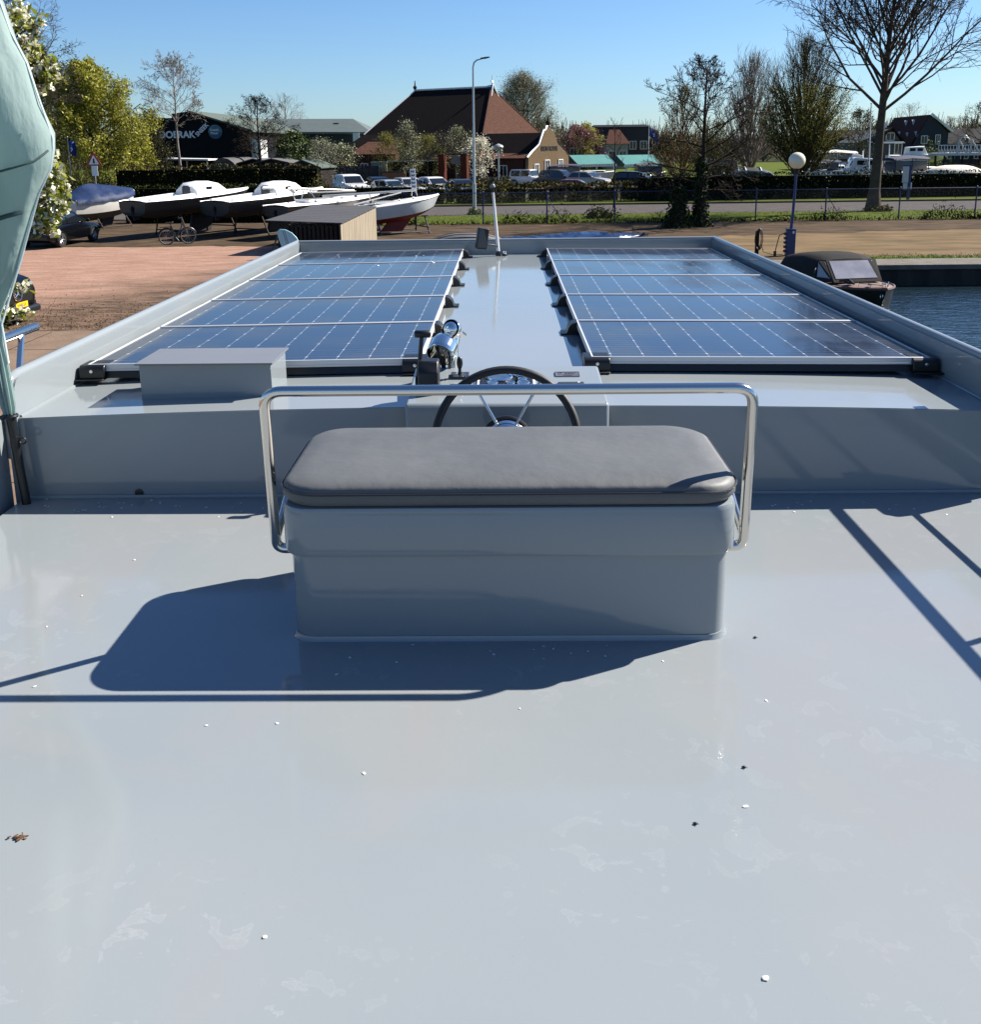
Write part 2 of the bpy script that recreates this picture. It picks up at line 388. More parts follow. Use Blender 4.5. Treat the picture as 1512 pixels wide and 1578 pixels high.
def panel(side, k):
    cy = 4.705+PD/2+k*1.044
    lab = ('solar panel left of the roof walkway, ' if side < 0 else 'solar panel right of the roof walkway, ')+ROWS[k]
    t = thing('solar_panel', lab, 'solar panel', (side*1.242, cy, 2.880), 0, 'solar panels on the yacht roof')
    t.rotation_euler = (0, side*R(0.62), 0)
    frame_mb().build('frame', ALU, t, 40, 0.0015)
    MB().box((0, 0, -0.012), (PW-0.018, PD-0.018, 0.014)).build('cell_glass', CELLS, t, None)
    ins = -side
    if k < 4: mount_mb(ins, PD/2-0.005, 0.12).build('mounting_bracket', BLK, t, 40)
    else: mount_mb(ins, PD/2-0.05, 0.10).build('mounting_bracket', BLK, t, 40)
    mount_mb(-ins, PD/2-0.06, 0.10).build('mounting_bracket', BLK, t, 40)
    if k == 0:
        m = MB()                              # long black profile under the front edge
        m.prism([(-PD/2+0.005, -0.038), (-PD/2-0.006, -0.070), (-PD/2+0.05, -0.074), (-PD/2+0.06, -0.04)], 'X', -PW/2+0.02, PW/2-0.02)
        m.build('mounting_profile', BLK, t)
        for sx in (-1, 1):
            c = MB(); w = 0.125; x0 = sx*(PW/2+0.035)-(w if sx > 0 else 0)
            prof = [(-PD/2-0.016, 0.0)]+[(-PD/2-0.016-0.026*math.sin(q), -0.034+0.034*math.cos(q)) for q in np.linspace(0.2, 1.5, 6)]+[(-PD/2-0.043, -0.064), (-PD/2+0.1, -0.070), (-PD/2+0.1, 0.0)]
            pr = [(p[0], p[1]) for p in prof]
            c.prism([(p[0]+0.012, p[1]-0.002) for p in pr], 'X', x0, x0+w)
            c.box((x0+w/2+sx*0.03, -PD/2-0.01, -0.070), (w+0.06, 0.10, 0.008))
            co = c.build('mounting_bracket', BLK, t, 50, 0.004)
            sc = MB().lathe([(0.008, 0), (0.008, 0.003), (0.004, 0.004)], 12, Matrix.Translation((x0+w*0.5, -PD/2-0.030, -0.030)) @ Matrix.Rotation(R(90), 4, 'X'))
            sc.build('screw', STEEL, co)
    return t
for side in (-1, 1):
    for k in range(5): panel(side, k)

# ---------------------------------------------------------------- hatch box on the roof
hb = thing('hatch_box', 'low grey metal box with overhanging flat lid on the roof edge left of the helm', 'hatch box', (-1.362, 4.335, 2.79))
LIDM = mat('grey_lid_paint', (0.27, 0.275, 0.29), 0.35, col2=(0.285, 0.29, 0.305), scale=3)
MB().box((0, 0.13, 0.075), (0.60, 0.30, 0.175)).build('box', PAINT, hb, 40, 0.004)
MB().box((0.0, 0.13, 0.1675), (0.625, 0.345, 0.007)).build('lid', LIDM, hb, 40, 0.0015)

# ---------------------------------------------------------------- bench seat
BX = 0.004
bench = thing('helm_bench', 'grey pedestal bench locker with padded cushion in the middle of the deck', 'bench', (BX, 3.07, DZ))
def rsolid(hx, hy, r, z0, z1, tp=1.0):
    a = [(x*tp, y*tp, z0) for x, y in rrect(hx, hy, r)]; b = [(x, y, z1) for x, y in rrect(hx, hy, r)]
    return MB().loft([a, b])
m = rsolid(0.672, 0.293, 0.07, 0, 0.30, 0.997)
a = rrect(0.676, 0.297, 0.07); m.loft([[(x*1.008, y*1.012, 0.0) for x, y in a], [(x, y, 0.008) for x, y in a], [(x*0.997, y*0.995, 0.016) for x, y in a]])
m.build('base', PAINT, bench)
pr = rrect(0.690, 0.313, 0.085)
lip = MB().loft([[(x*0.995, y*0.99, 0.285) for x, y in pr], [(x, y, 0.292) for x, y in pr], [(x, y, 0.425) for x, y in pr], [(x*0.994, y*0.985, 0.438) for x, y in pr], [(x*0.97, y*0.95, 0.442) for x, y in pr]])
lip.build('locker_lid', PAINT, bench, 50)
VINYL = mat('grey_vinyl', (0.136, 0.146, 0.150), 0.58, col2=(0.164, 0.172, 0.174), scale=2.5, bump=0.12, bscale=9, rvar=0.06)
SEAM = mat('seat_piping', (0.06, 0.058, 0.06), 0.5)
cu = MB(); secs = []
pr = rrect(0.695, 0.318, 0.12, 10)
rng = random.Random(4)
def wob(x, y): return 0.006*math.sin(x*5+1.2)+0.004*math.sin(x*11+y*7)
for f, z, dn in ((0.93, 0.444, 0), (0.985, 0.449, 0), (1.0, 0.462, 0), (1.0, 0.488, 1), (0.988, 0.505, .8), (0.965, 0.512, .6), (0.88, 0.517, .25), (0.7, 0.520, 0)):
    secs.append([(x*f, y*f if f > .9 else y*f, z+wob(x, y)*dn) for x, y in pr])
cu.loft(secs); cuo = cu.build('cushion', VINYL, bench, 70)
sm = MB(); q = [(x*1.002, y*1.004, 0.493+wob(x, y)*0.9) for x, y in pr]; sm.tube(q+[q[0]], 0.0032, 6); sm.build('piping', SEAM, cuo)
def arc_path(pts, r, n=7):
    """polyline with rounded corners"""
    pts = [Vector(p) for p in pts]; out = [pts[0]]
    for i in range(1, len(pts)-1):
        p = pts[i]; a = (pts[i-1]-p).normalized(); b = (pts[i+1]-p).normalized()
        ang = a.angle(b); d = min(r/math.tan(ang/2), (pts[i-1]-p).length*.49, (pts[i+1]-p).length*.49)
        A = p+a*d; B = p+b*d
        for k in range(n+1):
            t = k/n; out.append((1-t)**2*A+2*t*(1-t)*p+t*t*B)
    out.append(pts[-1]); return out
TOPZ, TOPY, BOTZ, BOTY = 0.775, -0.205, 0.245, -0.12
rp = arc_path([(-0.655, BOTY+0.015, BOTZ-0.01), (-0.728, BOTY, BOTZ-0.015), (-0.757, TOPY, TOPZ), (0.757, TOPY, TOPZ), (0.728, BOTY, BOTZ-0.015), (0.655, BOTY+0.015, BOTZ-0.01)], 0.085, 9)
rp2 = arc_path([(-0.68, BOTY+0.0, BOTZ-0.01), (-0.748, BOTY, BOTZ-0.012), (-0.738, TOPY, TOPZ), (0.738, TOPY, TOPZ), (0.748, BOTY, BOTZ-0.012), (0.68, BOTY, BOTZ-0.01)], 0.06, 9)
rail = MB().tube(rp2, 0.0165, 14); rail.build('backrest_rail', STEEL, bench, 60)
for s in (-1, 1):
    MB().tube([(s*0.746, BOTY+0.01, BOTZ+0.03), (s*0.715, BOTY+0.16, BOTZ+0.19)], 0.013, 10).build('strut', STEEL, bench, 60)
    br = MB().box((s*0.682, BOTY, BOTZ-0.012), (0.012, 0.06, 0.055)); br.build('bracket', STEEL, bench, 40, 0.003)

# ---------------------------------------------------------------- helm console
CONZ = 2.862
con = thing('helm_console', 'grey steering console with black spoked wheel and throttle against the bulkhead', 'helm console', (0.0, 4.0, DZ))
cm = MB().prism([(-0.03, -0.005), (-0.03, 0.425), (-0.022, 0.437), (0.46, 0.482), (0.49, 0.482), (0.49, 0.38), (0.07, 0.38), (0.07, -0.005)], 'X', -0.425, 0.43)
cm.build('console_body', PAINT, con, 30, 0.012, seg=3)
def topz(y): return 0.437+(y+0.022)/0.482*0.045            # local height of the sloping top at local y
SL = math.atan(0.045/0.482)
def on_top(px, py, dz=0.0):
    for Y in np.arange(3.95, 4.6, 0.004):
        p = P(px, py, Y)
        if p.z-DZ <= topz(Y-4.0): return Vector((p.x, Y-4.0, topz(Y-4.0)+dz))
    return Vector((p.x, 0.3, topz(0.3)+dz))
TM = lambda v: Matrix.Translation(v) @ Matrix.Rotation(SL, 4, 'X')
ip = on_top(780, 588)
ipm = MB().prism(rrect(0.118, 0.085, 0.022), 'Z', 0, 0.012, TM(ip))
ipo = ipm.build('instrument_panel', BLK, con, 40, 0.003)
tr = MB(); q = [TM(ip) @ Vector((x, y, 0.006)) for x, y in rrect(0.123, 0.09, 0.025)]; tr.tube(q+[q[0]], 0.006, 6); tr.build('panel_trim', WHITE, ipo)
GLS = mat('gauge_face', (0.05, 0.10, 0.20), 0.08, col2=(0.10, 0.16, 0.26), scale=18)
for gx, gy, gr in ((-0.03, 0.02, 0.056), (0.062, 0.05, 0.027), (0.072, -0.015, 0.018), (-0.06, -0.062, 0.022), (0.075, -0.066, 0.026), (0.02, -0.064, 0.018)):
    M = TM(ip) @ Matrix.Translation((gx, gy, 0.0125))
    go = MB().lathe([(gr, 0), (gr, 0.004), (gr*0.9, 0.0045)], 28, M).build('gauge', GLS, ipo)
    MB().torus(gr, gr*0.09+0.0012, 28, 6, M @ Matrix.Translation((0, 0, 0.004))).build('bezel', CHROME, ipo)
kb = MB()
for i in range(6): kb.torus(0.007, 0.0018, 12, 5, TM(ip) @ Matrix.Translation((-0.08+i*0.019, -0.032, 0.0125)))
kb.build('indicator_lamps', mat('brass', (0.5, 0.42, 0.25), 0.3, 1.0), ipo)
MB().box((0, 0, 0), (0.012, 0.035, 0.022)).build('ignition_key', BLK, ipo, 40, 0.003, loc=TM(ip) @ Vector((0.047, -0.03, 0.024)))
PLATE = mat('engraved_plate', (0.34, 0.34, 0.36), 0.35, 0.7, col2=(0.26, 0.26, 0.28), scale=60)
INK = mat('dark_lettering', (0.02, 0.02, 0.025), 0.5)
p1 = on_top(874, 578); po = MB().box((0, 0, 0.002), (0.112, 0.062, 0.004)).build('builder_plate', PLATE, con, 40, 0.001); po.matrix_local = TM(p1)
edge = MB()
for a, bq, w, h in ((0, 0.029, 0.11, 0.003), (0, -0.029, 0.11, 0.003), (-0.054, 0, 0.003, 0.06), (0.054, 0, 0.003, 0.06)): edge.box((a, bq, 0.0045), (w, h, 0.001))
edge.build('border', INK, po)
text('lettering', 'CE', 0.018, INK, po, Matrix.Translation((-0.033, 0.010, 0.0043)), 0.0003)
ln = MB(); rng = random.Random(7)
for ry, x0, x1 in ((0.021, -0.045, 0.045), (0.010, -0.01, 0.044), (0.002, -0.012, 0.035), (-0.009, -0.045, 0.046), (-0.019, -0.02, 0.02)):
    x = x0
    while x < x1:
        w = rng.uniform(0.003, 0.010); ln.box((x+w/2, ry, 0.0045), (w, 0.003, 0.0008)); x += w+0.002
ln.build('text_lines', INK, po)
p2 = on_top(880, 591.5); s2 = MB().box((0, 0, 0.003), (0.115, 0.022, 0.006)).build('switch_strip', mat('dark_grey_plastic', (0.06, 0.06, 0.065), 0.4), con, 40, 0.002); s2.matrix_local = TM(p2)
MB().box((0.035, 0, 0.0065), (0.010, 0.008, 0.002)).build('indicator', WHITE, s2)
# throttle
th = MB(); t0 = on_top(659, 590); t0.x = P(660, 590, 4.18).x
th.prism([(-0.06, 0), (0.07, 0), (0.07, 0.11), (0.05, 0.145), (-0.02, 0.145), (-0.055, 0.10)], 'X', -0.038, 0.05, Matrix.Translation((t0.x, 0.15, topz(0.15)-0.01)))
tho = th.build('throttle_control', BLK, con, 40, 0.007)
lv = MB(); lb = P(645, 590, 4.17)-Vector((0, 4, DZ)); lt = P(650, 517, 4.19)-Vector((0, 4, DZ))
lv.tube([lb, lb.lerp(lt, 0.5), lt], [0.014, 0.0105, 0.009], 10)
ha = P(639, 515, 4.19)-Vector((0, 4, DZ)); hb_ = P(664, 515, 4.19)-Vector((0, 4, DZ))
lv.tube([ha, ha.lerp(hb_, 0.05), ha.lerp(hb_, 0.95), hb_], [0.013, 0.0165, 0.0165, 0.013], 14)
lv.lathe([(0.03, -0.012), (0.03, 0.012)], 18, Matrix.Translation(lb) @ Matrix.Rotation(R(90), 4, 'Y'))
lv.build('lever', BLK, tho, 50)
# bow thruster joystick
jb = on_top(709, 581); jo = MB().box((0, 0, 0.006), (0.082, 0.075, 0.012)).build('joystick_panel', mat('joystick_panel_plastic', (0.03, 0.035, 0.045), 0.25), con, 40, 0.003); jo.matrix_local = TM(jb)
MB().tube([(0.0, 0, 0.012), (0.0, 0, 0.04)], 0.007, 8).build('stick', BLK, jo)
MB().sphere((0, 0, 0.066), 0.019, 14, 10, (0.75, 0.75, 1.6)).build('knob', BLK, jo)
j2 = on_top(707, 597); j2o = MB().box((0, 0, 0.005), (0.08, 0.04, 0.010)).build('switch_panel', mat('joystick_panel_plastic', (0.03, 0.035, 0.045), 0.25), con, 40, 0.003); j2o.matrix_local = TM(j2)
# steering wheel
wc = P(781, 678.5, 3.74)-Vector((0, 4, DZ))
WM = Matrix.Translation(wc) @ Matrix.Rotation(R(68), 4, 'X')
who = MB().torus(0.283, 0.0165, 72, 14, WM).build('steering_wheel', RUB, con, 60)
for a in (90+30, 90-30, 270, 210, 330):
    ca, sa = math.cos(R(a)), math.sin(R(a))
    if a in (210, 330): continue
    MB().tube([WM @ Vector((ca*0.03, sa*0.03, 0.0-0.03)), WM @ Vector((ca*0.272, sa*0.272, 0))], 0.0062, 8).build('spoke', STEEL, who)
MB().lathe([(0.080, -0.045), (0.086, -0.038), (0.083, -0.028), (0.066, -0.012), (0.04, 0.002), (0.012, 0.006)], 32, WM).build('hub', CHROME, who)
MB().lathe([(0.012, 0.004), (0.012, 0.012), (0.004, 0.014)], 14, WM).build('hub_button', BLK, who)
MB().torus(0.094, 0.010, 32, 8, WM @ Matrix.Translation((0, 0, -0.045))).build('hub_ring', BLK, who)
MB().tube([WM @ Vector((0, 0, -0.04)), WM @ Vector((0, 0, -0.26))], 0.03, 16).build('steering_shaft', BLK, who)

# ---------------------------------------------------------------- chrome horn beside the helm
hp = P(697, 566, 4.50)
horn = thing('ship_horn', 'polished chrome twin horn on a short pillar beside the throttle lever', 'horn', (hp.x, 4.50, roof_z(0.2)))
HORNW = mat('bright_pillar_metal', (0.62, 0.61, 0.57), 0.25, 0.6)
z0 = 0.0
MB().prism(rrect(0.020, 0.03, 0.008), 'Z', 0, 0.135).build('pillar', HORNW, horn, 40, 0.002)
c = MB(); M = Matrix.Translation((-0.036, -0.01, 0.178)) @ Matrix.Rotation(R(122), 4, 'X') @ Matrix.Rotation(R(-14), 4, 'Y') @ Matrix.Scale(1.12, 4)
c.lathe([(0.057, 0.055), (0.061, 0.050), (0.058, 0.03), (0.060, 0.0), (0.050, -0.03), (0.03, -0.048), (0.004, -0.055), (0.026, -0.040), (0.044, -0.025), (0.052, 0.0), (0.054, 0.03), (0.054, 0.054)], 32, M, caps=False)
c.build('horn_housing', CHROME, horn, 60)
cc = MB(); M2 = M @ Matrix.Translation((0, 0, 0.02)); cc.lathe([(0.002, -0.035), (0.02, -0.03), (0.022, 0.0), (0.012, 0.015)], 16, M2); cc.build('horn_driver', mat('pale_metal', (0.55, 0.53, 0.48), 0.3, 0.8), horn)
b2 = MB(); M3 = Matrix.Translation((0.014, 0.06, 0.236)) @ Matrix.Rotation(R(-115), 4, 'X') @ Matrix.Rotation(R(25), 4, 'Y')
b2.lathe([(0.046, -0.05), (0.049, -0.045), (0.044, -0.02), (0.030, 0.010), (0.018, 0.05), (0.014, 0.09)], 28, M3, caps=False); b2.sphere(M3 @ Vector((0, 0, -0.03)), 0.042, 20, 12)
b2.build('horn_bell', CHROME, horn, 60)
MB().tube([(0.0, 0.0, 0.12), (0.0, 0.02, 0.17), (0.012, 0.06, 0.23)], 0.030, 14).build('horn_neck', CHROME, horn, 60)
w = MB(); rng = random.Random(3)
for k in range(6):
    a = M @ Vector((rng.uniform(-.03, .03), rng.uniform(-.02, .03), 0.03)); e = Vector((rng.uniform(-0.05, 0.0), 0.02+rng.uniform(-.03, .02), 0.002))
    mid = a.lerp(e, 0.5)+Vector((rng.uniform(-.02, .015), -0.03, 0.0))
    w.tube([a, a.lerp(mid, .6), mid, mid.lerp(e, .6), e], 0.0034 if k % 2 else 0.0045, 6)
w.build('wires', BLK, horn)

# ---------------------------------------------------------------- masthead pole, dark mirror box, small nav light at the bow end of the roof
pb = P(768, 388, 9.95)
pole = thing('signal_pole', 'thin white upright pole with dark cap at the bow end of the roof', 'pole', (pb.x, 9.95, 2.80))
tp = P(760, 297, 9.93)-Vector((pb.x, 9.95, 2.80)); t2 = P(759, 284, 9.93)-Vector((pb.x, 9.95, 2.80))
MB().tube([(0, 0, 0), (0.0, 0, 0.06)], [0.03, 0.022], 12).build('socket', BLK, pole)
MB().tube([(0, 0, 0.05), tp], [0.018, 0.012], 12).build('pole', WHITE, pole)
d = (t2-tp)
MB().tube([tp, tp+d*0.6], [0.013, 0.017], 12).build('lamp_collar', BLK, pole)
MB().tube([tp+d*0.6, tp+d*0.75, tp+d], [0.026, 0.028, 0.016], 14).build('lamp_cap', mat('grey_cap', (0.35, 0.36, 0.37), 0.4), pole)
bc = P(743, 368, 9.85)
mir = thing('mirror_box', 'flat black upright box on a short arm beside the white pole', 'mirror box', (bc.x, 9.85, 2.80))  # dark box on the arm, taken for a rear-view mirror
hgt = bc.z-2.80
mm = Matrix.Translation((0, 0, hgt)) @ Matrix.Rotation(R(8), 4, 'Y') @ Matrix.Rotation(R(18), 4, 'Z')
MB().prism([(x, z) for x, z in rrect(0.056, 0.105, 0.018)], 'Y', -0.03, 0.03, mm).build('housing', BLK, mir, 40, 0.006)
MB().prism([(-0.046, -0.09), (0.046, -0.085), (0.046, -0.02), (0.0, 0.09), (-0.046, 0.092)], 'Y', -0.033, -0.030, mm).build('face', mat('grey_face', (0.10, 0.11, 0.12), 0.3), mir)
MB().tube([(0.05, 0.02, hgt-0.06), (0.115, 0.06, hgt-0.07), (0.15, 0.09, hgt-0.09), (0.16, 0.1, 0.0)], 0.009, 8).build('arm', BLK, mir)
nl = P(778, 387, 9.95)
n_ = thing('deck_light', 'tiny chrome dome light at the foot of the bow coaming', 'light', (nl.x, 9.95, 2.812))
MB().sphere((0, 0, 0.03), 0.022, 14, 8).build('dome', CHROME, n_); MB().lathe([(0.03, 0), (0.026, 0.015)], 16).build('base', BLK, n_)

# ---------------------------------------------------------------- furled parasol at the port rail
B = P(42, 781, 4.0); Q = P(15, 640, 4.0)
ax = (Q-B).normalized()
par = thing('parasol', 'furled pale teal parasol on a black pole leaning at the port side', 'parasol', tuple(B))
MB().tube([ax*-0.004, ax*0.42], 0.0185, 14).build('lower_pole', BLK, par)
MB().tube([ax*0.28, ax*3.0], 0.0145, 12).build('upper_pole', BLK, par)
MB().lathe([(0.045, 0), (0.045, 0.006), (0.024, 0.012)], 20, Matrix.Translation((0, 0, -0.004))).build('deck_socket', BLK, par)
kn = MB(); kn.lathe([(0.021, 0), (0.021, 0.05)], 14, Matrix.Translation(ax*0.27)); kn.torus(0.014, 0.004, 16, 6, Matrix.Translation(ax*0.30+Vector((0.034, 0, 0))) @ Matrix.Rotation(R(90), 4, 'X'))
kn.build('height_clamp', BLK, par)
def teal():
    m = mat('pale_teal_canvas', (0.345, 0.465, 0.445), 0.75, col2=(0.40, 0.52, 0.495), scale=5, bump=0.7, bscale=5, stretch=(1.0, 1.0, 0.35), trans=0.5)
    return m
prof = [(640, 8.5), (628, 11), (600, 12), (560, 12), (532, 10.5), (487, 14), (450, 35), (420, 52), (390, 68), (330, 96), (300, 110), (262, 135), (234, 145), (207, 150), (165, 140), (98, 130), (64, 116), (4, 107), (-60, 92), (-150, 66), (-300, 30), (-400, 8)]
def axpt(py): return P(42-(781-py)*27/141.0, py, 4.0)-B
prof = [(py, r*(4.0*math.cos(PITCH)-(axpt(py).z+B.z-CAMZ)*math.sin(PITCH))/FPX) for py, r in prof]
secs = []
for i, (py, r) in enumerate(prof):
    a0 = axpt(py)
    ring = []
    for j in range(96):
        t = 2*math.pi*j/96
        ridge = abs(math.cos(2.5*t))**0.55
        fold = 0.50+0.50*ridge
        if py > 425: fold = 0.75+0.25*math.cos(9*t)
        f = fold*r+(0.006*math.sin(5*t+py*0.03)+0.010*math.sin(11*t+py*0.012)*abs(math.sin(2.5*t))+0.006*math.sin(23*t-py*0.02)*abs(math.sin(2.5*t)))*min(1, r*6)
        ring.append(a0+Vector((math.cos(t)*f, math.sin(t)*f, 0)))
    secs.append(ring)
MB().loft(secs).build('canopy', teal(), par, 60)
DKT = mat('dark_teal_band', (0.05, 0.12, 0.11), 0.7)
def surf(t, py):
    a0 = axpt(py); rr = np.interp(-py, [-k[0] for k in prof], [k[1] for k in prof]); f = (0.50+0.50*abs(math.cos(2.5*t))**0.55)*rr+0.004
    return a0+Vector((math.cos(t)*f, math.sin(t)*f, 0))
for path, w_ in (([(-1.75, 120), (-1.5, 190), (-1.2, 250), (-.95, 290), (-.8, 325)], .008), ([(-1.9, 395), (-1.4, 375), (-.9, 352), (-.45, 332), (-.2, 325)], .009), ([(-1.9, 345), (-1.4, 318), (-.9, 285), (-.5, 262), (-.25, 250), (-.05, 230)], .0045)):
    fine = []
    for a, b in zip(path, path[1:]):
        for k in range(5): fine.append((a[0]+(b[0]-a[0])*k/5, a[1]+(b[1]-a[1])*k/5))
    MB().tube([surf(*k) for k in fine], w_, 6).build('seam_band', DKT, par)
lit_edge = MB().tube([surf(0, k) for k in (560, 500, 400, 330, 300, 262, 232, 215, 150, 100, 50, 0, -60, -150)], .005, 6); lit_edge.build('lit_edge', mat('pale_lit_edge', (.62, .74, .72), .7), par)  # sunlit fold edge put in as a pale strip along the ridge
st = MB()
s = (Q-B).length*(781-641)/141.0
st.torus(0.026, 0.009, 24, 8, Matrix.Translation(ax*s)); st.tube([ax*s+Vector((-0.02, -0.02, 0)), ax*s+Vector((-0.12, -0.03, -0.01)), ax*s+Vector((-0.16, 0.0, -0.12))], 0.008, 6); st.build('tie_strap', BLK, par)

# ---------------------------------------------------------------- petals and specks on the deck
PETAL = mat('white_petal', (0.80, 0.79, 0.76), 0.6, trans=0.15)
SPECK = mat('dark_insect', (0.015, 0.013, 0.012), 0.5)
def petal_mesh(seed):
    r = random.Random(seed); n = 9; q = MB()
    ring = [(math.cos(2*math.pi*i/n)*r.uniform(.8, 1.1), math.sin(2*math.pi*i/n)*r.uniform(.55, .8)) for i in range(n)]
    vs = [(x, y, 0.25+0.30*(x*x+y*y)*0.6) for x, y in ring]+[(0, 0, 0.12)]+[(x*0.9, y*0.9, 0.05) for x, y in ring]
    fs = [(i, (i+1) % n, n) for i in range(n)]+[(i, n+1+i, n+1+(i+1) % n, (i+1) % n) for i in range(n)]+[tuple(n+1+i for i in range(n-1, -1, -1))]
    q.add(vs, fs); me = bpy.data.meshes.new('petal'); me.from_pydata(q.v, [], q.f); me.update(); me.materials.append(PETAL)
    me.polygons.foreach_set('use_smooth', [True]*len(me.polygons)); return me
PM = [petal_mesh(i) for i in range(4)]
rng = random.Random(11)
def petal(p, size, lab, grp):
    o = bpy.data.objects.new('petal', rng.choice(PM)); COL.objects.link(o); o.location = (p.x, p.y, p.z+0.0005)
    o.scale = (size*rng.uniform(.8, 1.2), size*rng.uniform(.8, 1.2), size*.6); o.rotation_euler = (rng.uniform(-.15, .15), rng.uniform(-.15, .15), rng.uniform(0, 6.3))
    return tag(o, lab, 'petal', grp)
for px, py, s, lab in ((561, 1192, .0055, 'white petal on the bare deck about midway between bench and photographer'), (408, 1444, .006, 'white petal lying by itself lowest at left on the deck'),
        (1180, 1508, .0085, 'largest white petal, lowest at right on the bare deck'), (1149, 1243, .0065, 'white petal on the bare deck below a dark speck at right'), (427, 1115, .0055, 'white petal just below the long rail shadow on the left'),
        (318, 1118, .005, 'white petal beside another below the rail shadow, nearer the parasol side'), (1181, 1080, .005, 'white petal on the sunlit deck right of the bench foot'), (801, 1092, .004, 'small white petal below the right end of the rail shadow'),
        (207, 863, .006, 'white petal on the lit deck between parasol foot and bench shadow'), (126, 918, .005, 'white petal left of the rounded end of the bench shadow'), (72, 966, .004, 'white petal beside the left deck edge near the bench shadow'),
        (53, 1058, .005, 'white petal between the two rail shadows at the left deck edge')):
    petal(G(px, py, DZ), s, lab, 'loose petals on the open deck')
for k in range(46):
    px = rng.choice([rng.uniform(60, 420), rng.uniform(60, 300), rng.uniform(1170, 1500)]); py = rng.triangular(768, 800, 776)
    petal(G(px, py, DZ), rng.uniform(.004, .006), 'tiny white petal in the shade along the foot of the bulkhead', 'petals along the bulkhead')
for k in range(15):
    px = rng.uniform(470, 1060); py = rng.uniform(993, 1022)+(30 if px < 700 and rng.random() < .5 else 0)
    petal(G(px, py, DZ), rng.uniform(.004, .0055), 'tiny white petal in the shade in front of the bench foot', 'petals in the bench shadow')
for k in range(14):
    px = rng.choice([rng.uniform(520, 760), rng.uniform(470, 720)]); Y = rng.uniform(7.5, 9.8); p = P(px, 400, Y); p.z = 2.9215
    p.x = rng.uniform(-1.7, -0.5); p.z = 2.879+(p.x+1.242)*math.tan(R(0.62)); p.y = rng.uniform(7.9, 9.7)
    petal(p, rng.uniform(.007, .014), 'white petal stuck on the far solar panels left of the walkway', 'petals on the solar panels')
for px, py, lab in ((1164, 983, 'dark insect on the sunlit deck right of the bench base'), (1147, 1183, 'dark speck on the deck above a white petal at right'), (1072, 1270, 'dark speck on the bare deck left of a white petal')):
    p = G(px, py, DZ); o = MB().sphere((0, 0, 0.003), 0.0045, 8, 6, (1.2, 0.8, 0.6)); 
    for a in range(3): o.tube([(0, 0, 0.003), (0.008*math.cos(a*2.2), 0.008*math.sin(a*2.2), 0.001)], 0.0005, 4)
    o = o.build('insect', SPECK); o.location = p; tag(o, lab, 'insect')
p = G(30, 1291, DZ); q = MB(); r2 = random.Random(2)
for k in range(14): q.box((r2.gauss(0, .006), r2.gauss(0, .004), 0.002+r2.random()*0.003), (r2.uniform(.004, .012), r2.uniform(.003, .007), .0015), (r2.uniform(-.4, .4), r2.uniform(-.4, .4), r2.uniform(0, 3)))
o = q.build('dead_leaf', mat('dead_leaf_brown', (0.25, 0.13, 0.06), 0.7, isl=0.5)); o.location = p; tag(o, 'crumpled brown and white leaf scrap at the left deck edge', 'leaf')

# ================================================================ GROUND, WATER, QUAY, ROAD
YQ, XQ, ZW = 31.0, -2.85, -0.55
def sheet(name, polys, z, m, kind='structure', label=None, cat=None):
    q = MB()
    for p in polys: q.add([(x, y, z) for x, y in p], [tuple(range(len(p)))])
    o = q.build(name, m, None, None); return tag(o, label, cat, None, kind)
def jag(pts, amp, step, seed, close=True):
    r = random.Random(seed); out = []
    for a, b in zip(pts, pts[1:]+pts[:1]):
        a = Vector(a); b = Vector(b); n = max(1, int((b-a).length/step)); n = min(n, 90)
        for i in range(n):
            p = a.lerp(b, i/n); out.append((p.x+r.uniform(-amp, amp)*(i > 0), p.y+r.uniform(-amp, amp)*(i > 0)))
    return out
SOIL = mat('brown_soil', (0.10, 0.075, 0.045), 0.95, col2=(0.17, 0.12, 0.075), scale=0.9, bump=0.6, bscale=5, coord='Object', detail=10)
sheet('ground', [[(-1500, -200), (XQ, -200), (XQ, YQ), (-1500, YQ)], [(-1500, YQ), (90, YQ), (1500, YQ), (1500, 3000), (-1500, 3000)], [(90, -200), (1500, -200), (1500, YQ), (90, YQ)]], 0.0, SOIL)
def water_mat():
    m = mat('canal_water', (0.018, 0.035, 0.045), 0.06, spec=0.6)
    n, l, b = nod(m); tc = n.new('ShaderNodeTexCoord'); mp = n.new('ShaderNodeMapping'); mp.inputs['Scale'].default_value = (0.7, 1.8, 1)
    l.new(tc.outputs['Object'], mp.inputs[0])
    a = n.new('ShaderNodeTexNoise'); a.inputs['Scale'].default_value = 2.6; a.inputs['Detail'].default_value = 5; a.inputs['Distortion'].default_value = 0.6
    l.new(mp.outputs[0], a.inputs['Vector'])
    bp = n.new('ShaderNodeBump'); bp.inputs['Strength'].default_value = 0.55; bp.inputs['Distance'].default_value = 0.16
    l.new(a.outputs['Fac'], bp.inputs['Height']); l.new(bp.outputs[0], b.inputs['Normal']); return m
sheet('water', [[(XQ-0.1, -250), (92, -250), (92, YQ+0.1), (XQ-0.1, YQ+0.1)]], ZW, water_mat())
CONC = mat('quay_concrete', (0.30, 0.275, 0.235), 0.9, col2=(0.21, 0.19, 0.16), scale=2.5, bump=0.4, bscale=14)
DARKW = mat('wet_quay_sheet_piling', (0.025, 0.022, 0.018), 0.8, col2=(0.04, 0.035, 0.025), scale=2)
qw = MB(); qw.box((45+XQ/2, YQ+0.75, 0.03), (90-XQ, 1.7, 0.16)); qw.box((XQ-0.35, -84, 0.02), (0.8, 230, 0.14))
